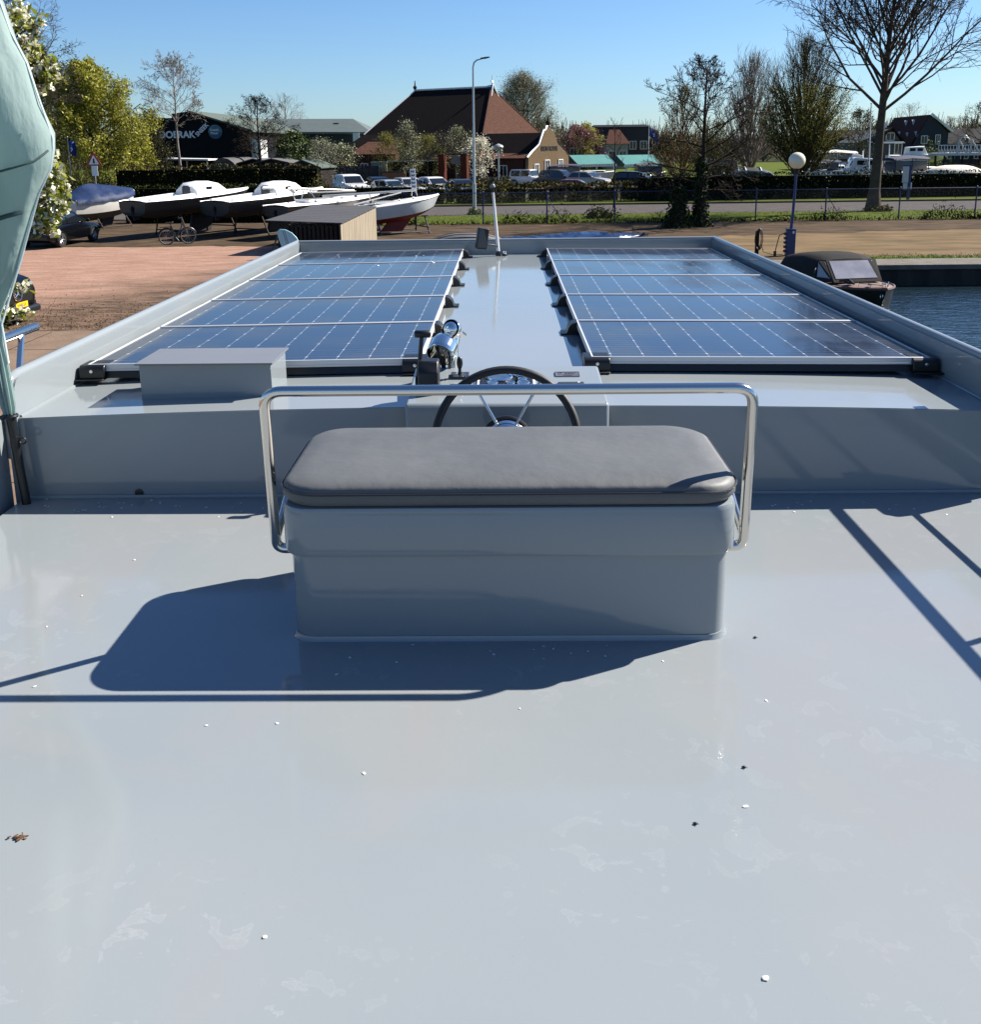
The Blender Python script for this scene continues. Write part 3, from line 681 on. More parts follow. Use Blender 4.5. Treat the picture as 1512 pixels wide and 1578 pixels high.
o = qw.build('quay_edge', CONC, None, 40, 0.02); tag(o, 'pale concrete coping along the edge of the harbour basin', 'quay edge', None, 'structure')
ws = MB()
for i in range(90):
    x = XQ+1.0*i; ws.prism([(x, YQ+0.02), (x+0.2, YQ-0.06), (x+0.5, YQ-0.06), (x+0.7, YQ+0.02), (x+1.0, YQ+0.02), (x+1.0, YQ+0.12), (x, YQ+0.12)], 'Z', -2.5, -0.052)
ws.box((XQ-0.1, -84, -1.3), (0.1, 230, 2.45)); o = ws.build('quay_wall', DARKW, None, None); tag(o, kind='structure')
# lot left of the boat: reddish gravel fading into brown soil
def lot_mat():
    m = mat('reddish_gravel', (0.43, 0.22, 0.145), 0.95); n, l, b = nod(m)
    ge = n.new('ShaderNodeNewGeometry')
    A = G(420, 412); Bq = G(60, 474); dv = Vector((Bq.x-A.x, Bq.y-A.y, 0)).normalized(); nv = Vector((-dv.y, dv.x, 0))
    if nv.y < 0: nv = -nv
    dp = n.new('ShaderNodeVectorMath'); dp.operation = 'DOT_PRODUCT'; dp.inputs[1].default_value = nv; l.new(ge.outputs['Position'], dp.inputs[0])
    mp = n.new('ShaderNodeMapping'); mp.inputs['Scale'].default_value = (0.45, 1.3, 1); l.new(ge.outputs['Position'], mp.inputs[0])
    def nz(s, d=8):
        k = n.new('ShaderNodeTexNoise'); k.inputs['Scale'].default_value = s; k.inputs['Detail'].default_value = d; k.inputs['Roughness'].default_value = 0.65; l.new(mp.outputs[0], k.inputs['Vector']); return k.outputs['Fac']
    ma = n.new('ShaderNodeMath'); ma.operation = 'MULTIPLY_ADD'; ma.inputs[1].default_value = 9.0; l.new(nz(0.5), ma.inputs[0]); l.new(dp.outputs['Value'], ma.inputs[2])
    mr = n.new('ShaderNodeMapRange'); c0 = nv.dot(A)+4.5; mr.inputs[1].default_value = c0-1.2; mr.inputs[2].default_value = c0+2.2; l.new(ma.outputs[0], mr.inputs[0])
    def ramp(f, c1, c2, lo=.35, hi=.68):
        r = n.new('ShaderNodeValToRGB'); r.color_ramp.elements[0].color = (*c1, 1); r.color_ramp.elements[1].color = (*c2, 1); r.color_ramp.elements[0].position = lo; r.color_ramp.elements[1].position = hi; l.new(f, r.inputs['Fac']); return r.outputs[0]
    pk = ramp(nz(1.6), (0.225, 0.130, 0.092), (0.325, 0.21, 0.158)); br = ramp(nz(2.4, 10), (0.042, 0.031, 0.022), (0.19, 0.125, 0.088), .36, .68)
    x = n.new('ShaderNodeMix'); x.data_type = 'RGBA'; l.new(mr.outputs[0], x.inputs['Factor']); l.new(br, x.inputs['A']); l.new(pk, x.inputs['B']); l.new(x.outputs['Result'], b.inputs['Base Color'])
    bp = n.new('ShaderNodeBump'); bp.inputs['Strength'].default_value = 0.7; bp.inputs['Distance'].default_value = 0.06; l.new(nz(9, 6), bp.inputs['Height']); l.new(bp.outputs[0], b.inputs['Normal'])
    return m
sheet('gravel_lot', [jag([(-70, 20.9), (-3.3, 20.9), (-3.3, 36), (-9.5, 40.2), (-70, 42.5)], 0.35, 0.7, 5)], 0.004, lot_mat())
PAV = mat('paving_slabs', (0.25, 0.175, 0.125), 0.9, col2=(0.33, 0.24, 0.175), scale=1.1, bump=0.3, bscale=12)
sheet('paving', [[(-70, -60), (XQ-0.75, -60), (XQ-0.75, 21.3), (-70, 21.0)]], 0.008, PAV)
jt = MB()
for y in np.arange(3.0, 21, 2.02): jt.box((-20.5, y, 0.0095), (34, 0.022, 0.003), (0, 0, 0.006))
for i, y in enumerate(np.arange(3.0, 21, 2.02)):
    for x in np.arange(-37+(i % 2)*1.5, -4, 3.0): jt.box((x, y+1.01, 0.0095), (0.022, 2.0, 0.003))
o = jt.build('paving_joints', mat('dark_joint', (0.06, 0.05, 0.035), 0.95), None, None); tag(o, kind='structure')
TAN = mat('dry_tan_gravel', (0.155, 0.115, 0.058), 0.95, col2=(0.30, 0.205, 0.115), scale=0.7, bump=0.5, bscale=7, stretch=(0.5, 1.2, 1), detail=9)
sheet('dry_ground', [jag([(6.2, 34.2), (70, 34.6), (70, 45.2), (24, 45.0), (6.5, 43.4)], 0.4, 0.8, 8)], 0.004, TAN)
DIRT = mat('brown_dirt', (0.062, 0.045, 0.030), 0.95, col2=(0.165, 0.115, 0.072), scale=1.3, bump=0.6, bscale=8, stretch=(0.5, 1.2, 1), detail=9)
sheet('dirt_strip', [jag([(-9, 40), (6.5, 42), (24, 45.4), (70, 45.6), (70, 50.7), (-9, 50.7), (-11, 56), (-45, 55.2), (-45, 43)], 0.4, 0.8, 9)], 0.008, DIRT)
GRASS = mat('mown_grass', (0.080, 0.125, 0.006), 0.9, col2=(0.15, 0.185, 0.016), scale=0.8, bump=0.5, bscale=10, stretch=(0.6, 1.4, 1), detail=9)
sheet('grass_strip', [jag([(-8.5, 50.6), (80, 50.8), (80, 58.8), (-10.5, 57.8)], 0.18, 0.5, 12)], 0.012, GRASS)
sheet('quay_grass', [jag([(12, 32.7), (70, 32.7), (70, 34.5), (12, 34.2)], 0.22, 0.4, 13)], 0.008, GRASS)
ROAD = mat('worn_asphalt', (0.125, 0.112, 0.108), 0.85, col2=(0.16, 0.146, 0.138), scale=1.2, bump=0.2, bscale=20)
sheet('road', [[(-90, 55.8), (120, 58.4), (120, 66.6), (-90, 64.4)]], 0.016, ROAD)
sheet('verge', [jag([(-90, 64.5), (120, 66.7), (120, 200), (-90, 200)], 0.12, 0.8, 14)], 0.006, GRASS)
sheet('far_field', [[(-900, 200), (900, 200), (900, 2500), (-900, 2500)]], 0.006, mat('dull_far_field', (.05, .06, .025), .95))
sheet('car_park', [[(-70, 73), (40, 73), (40, 103), (-70, 103)]], 0.012, mat('car_park_paving', (0.10, 0.09, 0.078), 0.9, col2=(0.13, 0.115, 0.10), scale=1.5))
kb = MB(); kb.add([(-90, 64.45, 0), (120, 66.65, 0), (120, 66.85, 0), (-90, 64.65, 0), (-90, 64.45, .12), (120, 66.65, .12), (120, 66.85, .12), (-90, 64.65, .12)], [(0, 1, 5, 4), (4, 5, 6, 7), (1, 2, 6, 5), (3, 0, 4, 7), (2, 3, 7, 6)])
o = kb.build('kerb', DARKW, None, None); tag(o, kind='structure')

# ================================================================ VEGETATION
def tubes_np(S, n=3):
    """S: array (N,8) p0 p1 r0 r1 -> verts, quads"""
    p0 = S[:, 0:3]; p1 = S[:, 3:6]; d = p1-p0; ln = np.linalg.norm(d, axis=1, keepdims=True)+1e-9; d = d/ln
    ref = np.where(np.abs(d[:, 2:3]) < 0.9, np.array([[0, 0, 1.0]]), np.array([[1.0, 0, 0]]))
    u = np.cross(d, ref); u /= np.linalg.norm(u, axis=1, keepdims=True)+1e-9; w = np.cross(d, u)
    V = np.zeros((len(S), 2*n, 3))
    for j in range(n):
        a = 2*math.pi*j/n; o = u*math.cos(a)+w*math.sin(a)
        V[:, j] = p0+o*S[:, 6:7]; V[:, n+j] = p1+o*S[:, 7:8]
    base = (np.arange(len(S))*2*n)[:, None]
    F = np.concatenate([base+np.array([[j, (j+1) % n, n+(j+1) % n, n+j]]) for j in range(n)])
    return V.reshape(-1, 3), F
def leaf_np(C, size, rg, asp=0.6, up=0.0):
    N = len(C); d = rg.normal(size=(N, 3)); d[:, 2] += up; d /= np.linalg.norm(d, axis=1, keepdims=True)
    e = rg.normal(size=(N, 3)); e -= d*np.sum(d*e, axis=1, keepdims=True); e /= np.linalg.norm(e, axis=1, keepdims=True)
    s = (size*rg.uniform(.6, 1.3, N))[:, None]; f = np.cross(d, e)
    V = np.stack([C-d*s*.5, C+e*s*asp*.5+f*s*.08, C+d*s*.5, C-e*s*asp*.5+f*s*.08], 1)
    F = np.arange(4*N).reshape(N, 4); return V.reshape(-1, 3), F
class Grow:
    def __init__(s, seed): s.r = random.Random(seed); s.S = []; s.T = []
    def rv(s): return Vector((s.r.gauss(0, 1), s.r.gauss(0, 1), s.r.gauss(0, 1)))
    def branch(s, p, d, L, r, lvl, cfg):
        c = cfg[lvl]; k = c.get('seg', 3); pts = [(p, r)]
        for i in range(k):
            d = (d+s.rv()*c.get('jit', .12)+Vector((0, 0, c.get('trop', .05)))).normalized(); q = p+d*(L/k); r2 = r*(1-(i+1)/k*(1-c.get('taper', .45)))
            s.S.append((*p, *q, pts[-1][1], r2)); 
            if lvl >= len(cfg)-c.get('leafl', 1): s.T.append(q)
            p = q; pts.append((p, r2))
        if lvl+1 < len(cfg):
            e = cfg[lvl+1]; n = e['n']
            for j in range(n):
                t = e.get('t0', .25)+(1-e.get('t0', .25))*(j+s.r.random())/n; x = t*k; i = min(int(x), k-1)
                a = pts[i][0].lerp(pts[i+1][0], x-i); rr = pts[i][1]+(pts[i+1][1]-pts[i][1])*(x-i)
                dd = (pts[i+1][0]-pts[i][0]).normalized(); sd = dd.cross(s.rv()).normalized(); ang = R(e.get('ang', 40)+s.r.uniform(-12, 12))
                nd = (dd*math.cos(ang)+sd*math.sin(ang)).normalized()
                s.branch(a, nd, L*e.get('ratio', .5)*s.r.uniform(.7, 1.2)*(1.15-.5*t), max(rr*e.get('rr', .6), e.get('rmin', .006)), lvl+1, cfg)
def make_tree(name, label, cat, base, H, Rw, tr, tf, limbs, cfg, bark, seed, leaf=None, leafn=0, lsize=.1, group=None, lean=(0, 0), angs=(62, 15), zc=.55, spreadL=1.0, asp=.6, stemtop=.93, lspread=.12, leafz=(0, 9), wob=.012):
    g = Grow(seed); r = g.r; K = 12; stem = []
    off = Vector((0, 0, 0))
    for i in range(K+1):
        z = H*stemtop*i/K; off = off+Vector((r.gauss(0, wob)*H*.25, r.gauss(0, wob)*H*.25, 0)); t = i/K
        rad = tr*(1.0-0.88*t**0.8)*(1.35 if i == 0 else 1); stem.append((Vector((lean[0]*t*H, lean[1]*t*H, z))+off*t, max(rad, .015)))
    TS = [(*stem[i][0], *stem[i+1][0], stem[i][1], stem[i+1][1]) for i in range(K)]
    for j in range(limbs):
        t = tf+(stemtop-.02-tf)*((j+r.random()*.8)/limbs)**(1.9 if cfg is cfgF or name == 'dome_tree' else 1); x = t/stemtop*K; i = min(int(x), K-1); p = stem[i][0].lerp(stem[i+1][0], x-i); rr = stem[i][1]+(stem[i+1][1]-stem[i][1])*(x-i)
        u = (t-tf)/(1-tf); ang = R(angs[0]+(angs[1]-angs[0])*u+r.uniform(-9, 9)); az = j*2.39996+r.uniform(-.5, .5)
        d = Vector((math.cos(az)*math.sin(ang), math.sin(az)*math.sin(ang), math.cos(ang)))
        # distance to an ellipsoidal crown envelope
        zc_ = H*zc; a2 = d.x*d.x+d.y*d.y; hz = max(H-zc_, .1); hb = hz if d.z > 0 or p.z > zc_ else zc_-H*tf*.6
        A = a2/Rw**2+d.z**2/hz**2; Bq = 2*((p.z-zc_)*d.z)/hz**2; Cq = (p.z-zc_)**2/hz**2-1; D = Bq*Bq-4*A*Cq
        L = ((-Bq+math.sqrt(D))/(2*A) if D > 0 else Rw*.5)*.86*spreadL*r.uniform(.85, 1.1)
        L = max(L, Rw*.25); g.branch(p, d, L, max(rr*.5, .02), 0, cfg)
    t = thing(name, label, cat, base, 0, group)
    V, F = tubes_np(np.array(TS), 9); npmesh('trunk', V, F, bark, t, True)
    V, F = tubes_np(np.array(g.S), 3); npmesh('crown', V, F, bark, t)
    if leaf is not None:
        rg = np.random.default_rng(seed); C = np.array([tuple(q) for q in g.T]); z = C[:, 2]/H; C = C[(z > leafz[0]) & (z < leafz[1])]
        C = np.repeat(C, leafn, 0)+rg.normal(scale=lspread, size=(len(C)*leafn, 3)); V, F = leaf_np(C, lsize, rg, asp); npmesh('foliage', V, F, leaf, t)
    return t
BARK = mat('grey_bark', (0.095, 0.075, 0.06), 0.9, col2=(0.16, 0.13, 0.10), scale=2.5, bump=0.6, bscale=14)
TWIG = mat('pale_bark', (0.16, 0.135, 0.11), 0.9, col2=(0.24, 0.21, 0.17), scale=2, bump=0.3)
DBARK = mat('dark_bark', (0.045, 0.035, 0.028), 0.9, col2=(0.075, 0.06, 0.045), scale=2, bump=0.5)
OLTW = mat('olive_twigs', (0.10, 0.088, 0.04), 0.9, col2=(0.15, 0.13, 0.06), scale=.7)
LEAFY = mat('yellow_green_leaves', (0.40, 0.40, 0.03), 0.6, col2=(0.55, 0.54, 0.06), scale=.5, isl=.45, trans=.3)
LEAFO = mat('olive_leaves', (0.085, 0.095, 0.022), 0.7, col2=(0.13, 0.13, 0.035), scale=.5, isl=.45, trans=.2)
LEAFU = mat('budding_leaves', (0.24, 0.24, 0.05), 0.8, spec=.15, col2=(0.34, 0.32, 0.08), scale=.5, isl=.4, trans=.3)
LEAFG = mat('fresh_green_leaves', (0.075, 0.125, 0.02), 0.6, col2=(0.12, 0.17, 0.035), scale=.6, isl=.45, trans=.25)
LEAFD = mat('dark_evergreen_leaves', (0.030, 0.050, 0.014), 0.7, spec=.2, col2=(0.05, 0.075, 0.02), scale=.8, isl=.6)
LEAFH = mat('hedge_leaves', (0.065, 0.080, 0.016), 0.9, spec=.1, col2=(0.075, 0.075, 0.018), scale=.5, isl=.6, trans=.1)
LEAFB = mat('brown_hedge_leaves', (0.105, 0.095, 0.03), 0.9, spec=.08, col2=(0.17, 0.135, 0.04), scale=.8, isl=.5)
BLOS = mat('white_blossom', (0.80, 0.77, 0.60), 0.6, isl=.15, trans=.2)
PINKB = mat('pink_blossom', (0.36, 0.13, 0.13), 0.6, isl=.4, trans=.2)
GREYB = mat('greenish_buds', (0.42, 0.44, 0.24), 0.7, isl=.35)
STRAW = mat('dry_reeds', (0.20, 0.16, 0.06), 0.9, isl=.45, col2=(0.15, 0.15, 0.05), scale=.6)
cfgS = [dict(seg=5, jit=.10, trop=.05, taper=.35), dict(n=7, ang=42, ratio=.55, seg=4, jit=.14, trop=.06, t0=.2), dict(n=6, ang=42, ratio=.5, seg=3, jit=.16, trop=.05, t0=.2), dict(n=5, ang=38, ratio=.55, seg=2, jit=.18, rmin=.015, t0=.2)]
cfgM = [dict(seg=4, jit=.12, trop=.06, taper=.35), dict(n=6, ang=42, ratio=.55, seg=3, jit=.15, trop=.05), dict(n=5, ang=42, ratio=.5, seg=2, jit=.18, rmin=.012), dict(n=4, ang=38, ratio=.55, seg=2, jit=.12, rmin=.014)]
cfgL = [dict(seg=3, jit=.12, trop=.06, taper=.35), dict(n=6, ang=42, ratio=.55, seg=2, jit=.15, trop=.04, rmin=.014), dict(n=5, ang=40, ratio=.55, seg=2, jit=.18, rmin=.013)]
cfgF = [dict(seg=5, jit=.05, trop=.10, taper=.3), dict(n=7, ang=20, ratio=.5, seg=3, jit=.07, trop=.10, t0=.15, rmin=.014), dict(n=5, ang=22, ratio=.5, seg=2, jit=.10, trop=.08, t0=.15, rmin=.012)]
cfgW = [dict(seg=4, jit=.10, trop=.0, taper=.4), dict(n=7, ang=45, ratio=.55, seg=4, jit=.12, trop=-.12, t0=.25), dict(n=7, ang=45, ratio=1.15, seg=6, jit=.08, trop=-.75, t0=.15, rmin=.010, taper=.6, leafl=1)]
def B(px, Y): p = P(px, 300, Y); return (p.x, Y, 0.0)
def Hh(px, py, Y): return P(px, py, Y).z
make_tree('bare_tree', 'tallest bare tree with thick trunk and wide crown at the right beside the road', 'tree', B(1347, 57), 14.4, 6.4, .36, .37, 40, cfgS, BARK, 21, lean=(.018, 0), angs=(46, 8), zc=.60, wob=.010)
make_tree('bare_tree', 'bare spreading tree with an ivy covered trunk in front of the fence', 'tree', B(1080, 47.6), Hh(1085, 88, 47.6), 3.1, .20, .22, 26, cfgM, DBARK, 5, angs=(82, 20), zc=.56, wob=.02, lean=(.004, 0))
make_tree('upright_tree', 'narrow upright bare tree behind the hedge, slimmer of the two', 'tree', B(1152, 80), Hh(1150, 92, 80), 2.6, .15, .12, 66, cfgF, TWIG, 8, angs=(30, 8), zc=.5, spreadL=1.15)
make_tree('upright_tree', 'broad upright tree with green lower twigs behind the hedge, larger of the two', 'tree', B(1232, 75), Hh(1232, 66, 75), 3.1, .20, .08, 105, cfgF, OLTW, 9, leaf=LEAFU, leafn=3, lsize=.13, angs=(40, 8), zc=.5, spreadL=1.2, leafz=(0, .72))
make_tree('bare_tree', 'tall slender bare tree standing before the dark warehouse', 'tree', B(282, 78), Hh(276, 83, 78), 2.7, .16, .50, 26, cfgM, TWIG, 12, angs=(68, 15), zc=.76, lean=(-.013, 0))
make_tree('willow', 'big yellow green weeping willow at the left behind the reeds', 'tree', B(150, 82), Hh(150, 92, 82), 4.6, .35, .20, 26, cfgW, OLTW, 14, leaf=LEAFY, leafn=5, lsize=.24, angs=(60, 12), zc=.55, asp=.45, lspread=.16)
make_tree('willow', 'darker olive willow behind the parasol left of the yellow green one', 'tree', B(78, 90), Hh(80, 75, 90), 5.2, .35, .15, 24, cfgW, OLTW, 15, leaf=LEAFO, leafn=4, lsize=.22, angs=(60, 12), zc=.55, asp=.4, lspread=.2)
make_tree('bare_tree', 'large bare tree top rising behind the white blossom at the left', 'tree', B(38, 74), Hh(40, -40, 74), 5.0, .30, .25, 22, cfgS, BARK, 16, angs=(60, 15), zc=.62)
make_tree('round_willow', 'round olive bush-like willow left of the dark warehouse lettering', 'tree', B(236, 88), Hh(236, 176, 88), 2.4, .14, .15, 34, cfgF, OLTW, 17, leaf=LEAFO, leafn=1, lsize=.12, angs=(50, 10), zc=.55)
make_tree('alder', 'dark crooked bare tree before the pale green roof', 'tree', B(405, 92), Hh(405, 150, 92), 3.1, .22, .28, 22, cfgM, DBARK, 18, leaf=DBARK, leafn=1, lsize=.10, angs=(80, 25), zc=.62, wob=.03)
make_tree('bare_tree', 'distant round bare crown above the grey green roof', 'tree', B(448, 165), Hh(448, 146, 165), 5.0, .25, .2, 26, cfgL, TWIG, 19, angs=(60, 15), zc=.6)
make_tree('dome_tree', 'large domed grey green tree behind the right end of the farmhouse', 'tree', B(806, 150), Hh(806, 122, 150), 5.4, .4, .10, 110, [dict(seg=4, jit=.08, trop=.08), dict(n=7, ang=25, ratio=.55, seg=2, rmin=.03, trop=.08), dict(n=6, ang=25, ratio=.5, seg=2, rmin=.022)], mat('grey_green_twigs', (0.20, 0.19, 0.125), .9, col2=(0.27, 0.255, 0.18), scale=.4), 20, angs=(78, 6), zc=.42, leaf=mat('grey_green_haze', (0.34, 0.33, 0.22), .9, spec=.1, col2=(.44, .42, .30), scale=.4, isl=.3), leafn=7, lsize=.22, lspread=.5, asp=.25)
for i, (px, top, Y, rw, lf, sz, lab, cat) in enumerate((
    (455, 208, 96, 2.0, LEAFG, .16, 'small fresh green tree right of the crooked dark tree', 'tree'), (500, 218, 88, 1.7, GREYB, .06, 'thin pale bare tree left of the farmhouse, beside the green tree', 'tree'),
    (530, 226, 94, 1.8, GREYB, .10, 'small whitish budding tree near the left foot of the farm roof', 'tree'), (602, 208, 92, 2.1, LEAFU, .07, 'low spreading tree before the left half of the big dark roof', 'tree'),
    (660, 212, 93, 2.2, LEAFU, .07, 'low spreading tree before the middle of the big dark roof', 'tree'), (703, 200, 94, 2.3, GREYB, .07, 'pale budding tree before the big dark roof, left of the tall lamp', 'tree'),
    (738, 216, 92, 1.7, BLOS, .13, 'white blossoming tree just right of the tall street lamp', 'tree'), (632, 188, 84, 1.1, GREYB, .06, 'thin pointed young tree before the big dark roof', 'tree'))):
    make_tree('orchard_tree', lab, cat, B(px, Y), Hh(px, top, Y), rw, .10, .28, 20, cfgL, OLTW if i != 1 else TWIG, 40+i, leaf=lf, leafn=4 if i == 0 else 2, lsize=sz*(1.0 if lf is BLOS else 1.6), lspread=.2, angs=(78, 20), zc=.66, wob=.03, group='small trees along the car park')
make_tree('cherry_tree', 'pink blossoming tree behind the teal roofed shelters', 'tree', B(893, 118), Hh(893, 199, 118), 3.4, .15, .2, 26, cfgL, DBARK, 60, leaf=PINKB, leafn=2, lsize=.14, angs=(75, 20), zc=.6, lspread=.25)
make_tree('young_tree', 'yellow green tree top above the pink blossom', 'tree', B(904, 126), Hh(904, 194, 126), 1.7, .12, .4, 20, cfgL, OLTW, 61, leaf=LEAFY, leafn=3, lsize=.2, angs=(70, 20), zc=.75, lspread=.2)
make_tree('young_tree', 'thin bare sapling by the fence in front of the dark estate car', 'tree', B(947, 62), Hh(935, 180, 62), 1.3, .075, .40, 10, [dict(seg=4, jit=.08, trop=.03), dict(n=3, ang=35, ratio=.4, seg=3, rmin=.012), dict(n=2, ang=35, ratio=.5, seg=2, rmin=.010)], DBARK, 62, angs=(55, 30), zc=.7)
make_tree('bare_tree', 'reddish brown bushy tree left of the ivy trunk behind the hedge', 'tree', B(1048, 84), Hh(1050, 132, 84), 2.9, .12, .06, 60, cfgF, mat('rusty_twigs', (0.19, 0.11, 0.05), .9, col2=(0.14, 0.10, 0.045), scale=.5), 63, angs=(58, 10), zc=.5, leaf=LEAFU, leafn=1, lsize=.10)
make_tree('bare_tree', 'low twiggy olive thicket right of the ivy trunk before the caravan', 'tree', B(1102, 76), Hh(1102, 188, 76), 2.2, .10, .05, 40, cfgF, OLTW, 68, angs=(55, 12), zc=.5, leaf=LEAFU, leafn=1, lsize=.10)
make_tree('bushy_tree', 'small olive tree beside the white flagpole at the right', 'tree', B(1318, 104), Hh(1318, 170, 104), 2.2, .12, .28, 24, cfgL, DBARK, 64, leaf=LEAFO, leafn=2, lsize=.14, angs=(70, 15), zc=.62)
make_tree('bushy_tree', 'dark rounded tree at the right edge behind the white bridge', 'tree', B(1505, 150), Hh(1505, 160, 150), 4.4, .25, .25, 26, cfgL, DBARK, 65, leaf=LEAFO, leafn=2, lsize=.16, angs=(75, 15), zc=.62)
make_tree('bare_tree', 'bare tree behind the ridge of the blue gabled house', 'tree', B(1392, 170), Hh(1392, 160, 170), 4.0, .2, .25, 20, cfgL, TWIG, 66, angs=(60, 15), zc=.6)
make_tree('bare_tree', 'bare tree to the right of the blue gabled house', 'tree', B(1455, 172), Hh(1455, 180, 172), 3.4, .2, .25, 18, cfgL, TWIG, 67, angs=(60, 15), zc=.6)
# the near blossom tree at the left, its trunk outside the picture
def blossom_tree():
    t = thing('blossom_tree', 'white blossoming pear tree with fresh leaves close behind the parasol', 'tree', (-6.3, 8.6, 0))
    rg = np.random.default_rng(3); r = random.Random(3); g = Grow(3); S = []; LC = []; FC = []
    TS = []; z = 0; p = Vector((0, 0, 0))
    pts = [Vector((0, 0, 0)), Vector((.03, .02, 1.0)), Vector((.0, .0, 2.0)), Vector((-.05, .05, 3.2)), Vector((-.02, .0, 4.6)), Vector((.05, 0, 5.8))]
    for i in range(5): TS.append((*pts[i], *pts[i+1], .13-.02*i, .11-.02*i))
    o = Vector((-6.3, 8.6, 0)); ends = []
    for px, py, Y in ((22, 22, 8.4), (48, 40, 8.3), (18, 60, 8.5), (40, 75, 8.4), (15, 95, 8.4), (58, 95, 8.5), (75, 102, 8.5), (30, 110, 8.5), (60, 118, 8.6), (40, 30, 8.6), (58, 128, 8.5), (28, 48, 8.2),
                      (82, 240, 8.5), (78, 262, 8.4), (70, 285, 8.5), (82, 300, 8.3), (76, 318, 8.4), (88, 292, 8.5), (78, 330, 8.4), (62, 342, 8.3), (72, 332, 8.4), (66, 310, 8.6), (86, 308, 8.3), (55, 300, 8.6), (84, 278, 8.6), (66, 352, 8.4),
                      (-5, 440, 8.0), (4, 488, 7.8), (12, 446, 8.0), (-14, 486, 7.9), (-40, 200, 8.5), (-60, 90, 8.6), (-80, 300, 8.7), (-120, 40, 8.8), (-150, 180, 8.4), (-100, 400, 8.2), (-160, 340, 8.9), (-60, -60, 8.6), (10, -40, 8.5), (-140, -120, 8.7)):
        e = P(px, py, Y)-o; ends.append(e)
    for k in range(26): ends.append(Vector((r.uniform(-2.4, .4), r.uniform(-1.8, 2.2), r.uniform(2.0, 6.4))))
    for e in ends:
        b = pts[min(4, max(1, int(e.z*.75)))]; mid = b.lerp(e, .5)+Vector((r.uniform(-.1, .1), r.uniform(-.1, .1), .18)); prev = b; n = 6
        for i in range(1, n+1):
            q = (1-i/n)**2*b+2*(i/n)*(1-i/n)*mid+(i/n)**2*e; S.append((*prev, *q, .028*(1-.75*(i-1)/n), .028*(1-.75*i/n))); prev = q
        for j in range(5):
            d = g.rv()*.052+Vector((0, 0, .01)); q = e+d; S.append((*e, *q, .006, .004))
            for m in range(2): FC.append(q+g.rv()*.025)
            for m in range(11): LC.append(q+g.rv()*.032)
    V, F = tubes_np(np.array(TS), 10); npmesh('trunk', V, F, BARK, t, True)
    V, F = tubes_np(np.array(S), 5); npmesh('crown', V, F, BARK, t)
    V, F = leaf_np(np.array(LC), .07, rg, .5); npmesh('foliage', V, F, mat('young_pear_leaves', (0.36, 0.40, 0.035), .5, isl=.4, trans=.35), t)
    C = np.repeat(np.array(FC), 7, 0)+rg.normal(scale=.016, size=(len(FC)*7, 3)); V, F = leaf_np(C, .042, rg, .9); npmesh('blossom', V, F, BLOS, t)
blossom_tree()
# ivy on the spreading tree and a stump of ivy beside it
def ivy(name, label, px, Y, h, r0, r1, n, seed):
    rg = np.random.default_rng(seed); x, y, _ = B(px, Y); a = rg.uniform(0, 6.28, n); z = rg.uniform(0, 1, n)**1.2
    rad = (r0+(r1-r0)*z+.5*r0*np.maximum(0, .18-z)/.18)*(rg.uniform(.5, 1.12, n)); C = np.stack([np.cos(a)*rad, np.sin(a)*rad, z*h], 1); V, F = leaf_np(C, .13, rg, .8)
    t = thing(name, label, 'ivy', (x, y, 0)); npmesh('leaves', V, F, LEAFD, t)
    MB().tube([(0, 0, 0), (0.02, 0, h*.5), (0, 0, h*.95)], [r0*.75, r0*.5, r1*.5], 8).build('stem', DBARK, t); return t
ivy('ivy_column', 'dark ivy climbing the trunk of the spreading bare tree', 1080, 47.45, 3.2, .42, .22, 1900, 1)
ivy('ivy_mound', 'dark ivy clad stump left of the spreading bare tree', 1046, 47.2, 1.9, .62, .30, 1700, 2)
def bush(label, px, Y, w, h, d, m, seed, size=.12, n=1400, name='bush', cat='bush', asp=.6, up=0.0, group=None, stem=True):
    rg = np.random.default_rng(seed); x, y, _ = B(px, Y); C = rg.normal(size=(n, 3)); C /= np.linalg.norm(C, axis=1, keepdims=True); C *= rg.uniform(.55, 1.05, (n, 1))
    nz = 1+.18*np.sin(C[:, 0:1]*6+seed)+.15*np.sin(C[:, 1:2]*9+seed*2)+.12*np.sin(C[:, 2:3]*8); C *= nz; C *= np.array([[w/2, d/2, h]]); C[:, 2] = np.abs(C[:, 2])*.95
    V, F = leaf_np(C, size, rg, asp, up); t = thing(name, label, cat, (x, y, 0), 0, group); npmesh('foliage', V, F, m, t)
    if stem:
        r = random.Random(seed); q = MB()
        for k in range(7): a = r.uniform(0, 6.3); q.tube([(math.cos(a)*w*.06, math.sin(a)*d*.06, 0), (math.cos(a)*w*.22, math.sin(a)*d*.2, h*.7)], [.03, .012], 5)
        q.build('stems', DBARK, t)
    return t
bush('tall clump of dry yellowish reeds left below the willow', 140, 76, 6.0, 2.6, 2.0, STRAW, 3, .5, 2600, 'reed_clump', 'reeds', .12, 2.0)
bush('smaller clump of dry reeds beside the parasol edge', 108, 77, 2.6, 2.0, 1.6, STRAW, 4, .45, 1000, 'reed_clump', 'reeds', .12, 2.0)
bush('yellow green broom-like bush right of the tall street lamp', 760, 69, 2.2, 1.9, 1.5, STRAW, 5, .22, 1500, asp=.3, up=.8)
bush('yellow green broom-like bush at the foot of the mushroom lamp', 778, 70.5, 2.0, 1.65, 1.5, STRAW, 6, .22, 1300, asp=.3, up=.8)
bush('dry golden bush beside the wooden fence behind the left boats', 492, 74, 2.2, 1.9, 1.2, STRAW, 7, .2, 1200, asp=.35, up=.6)
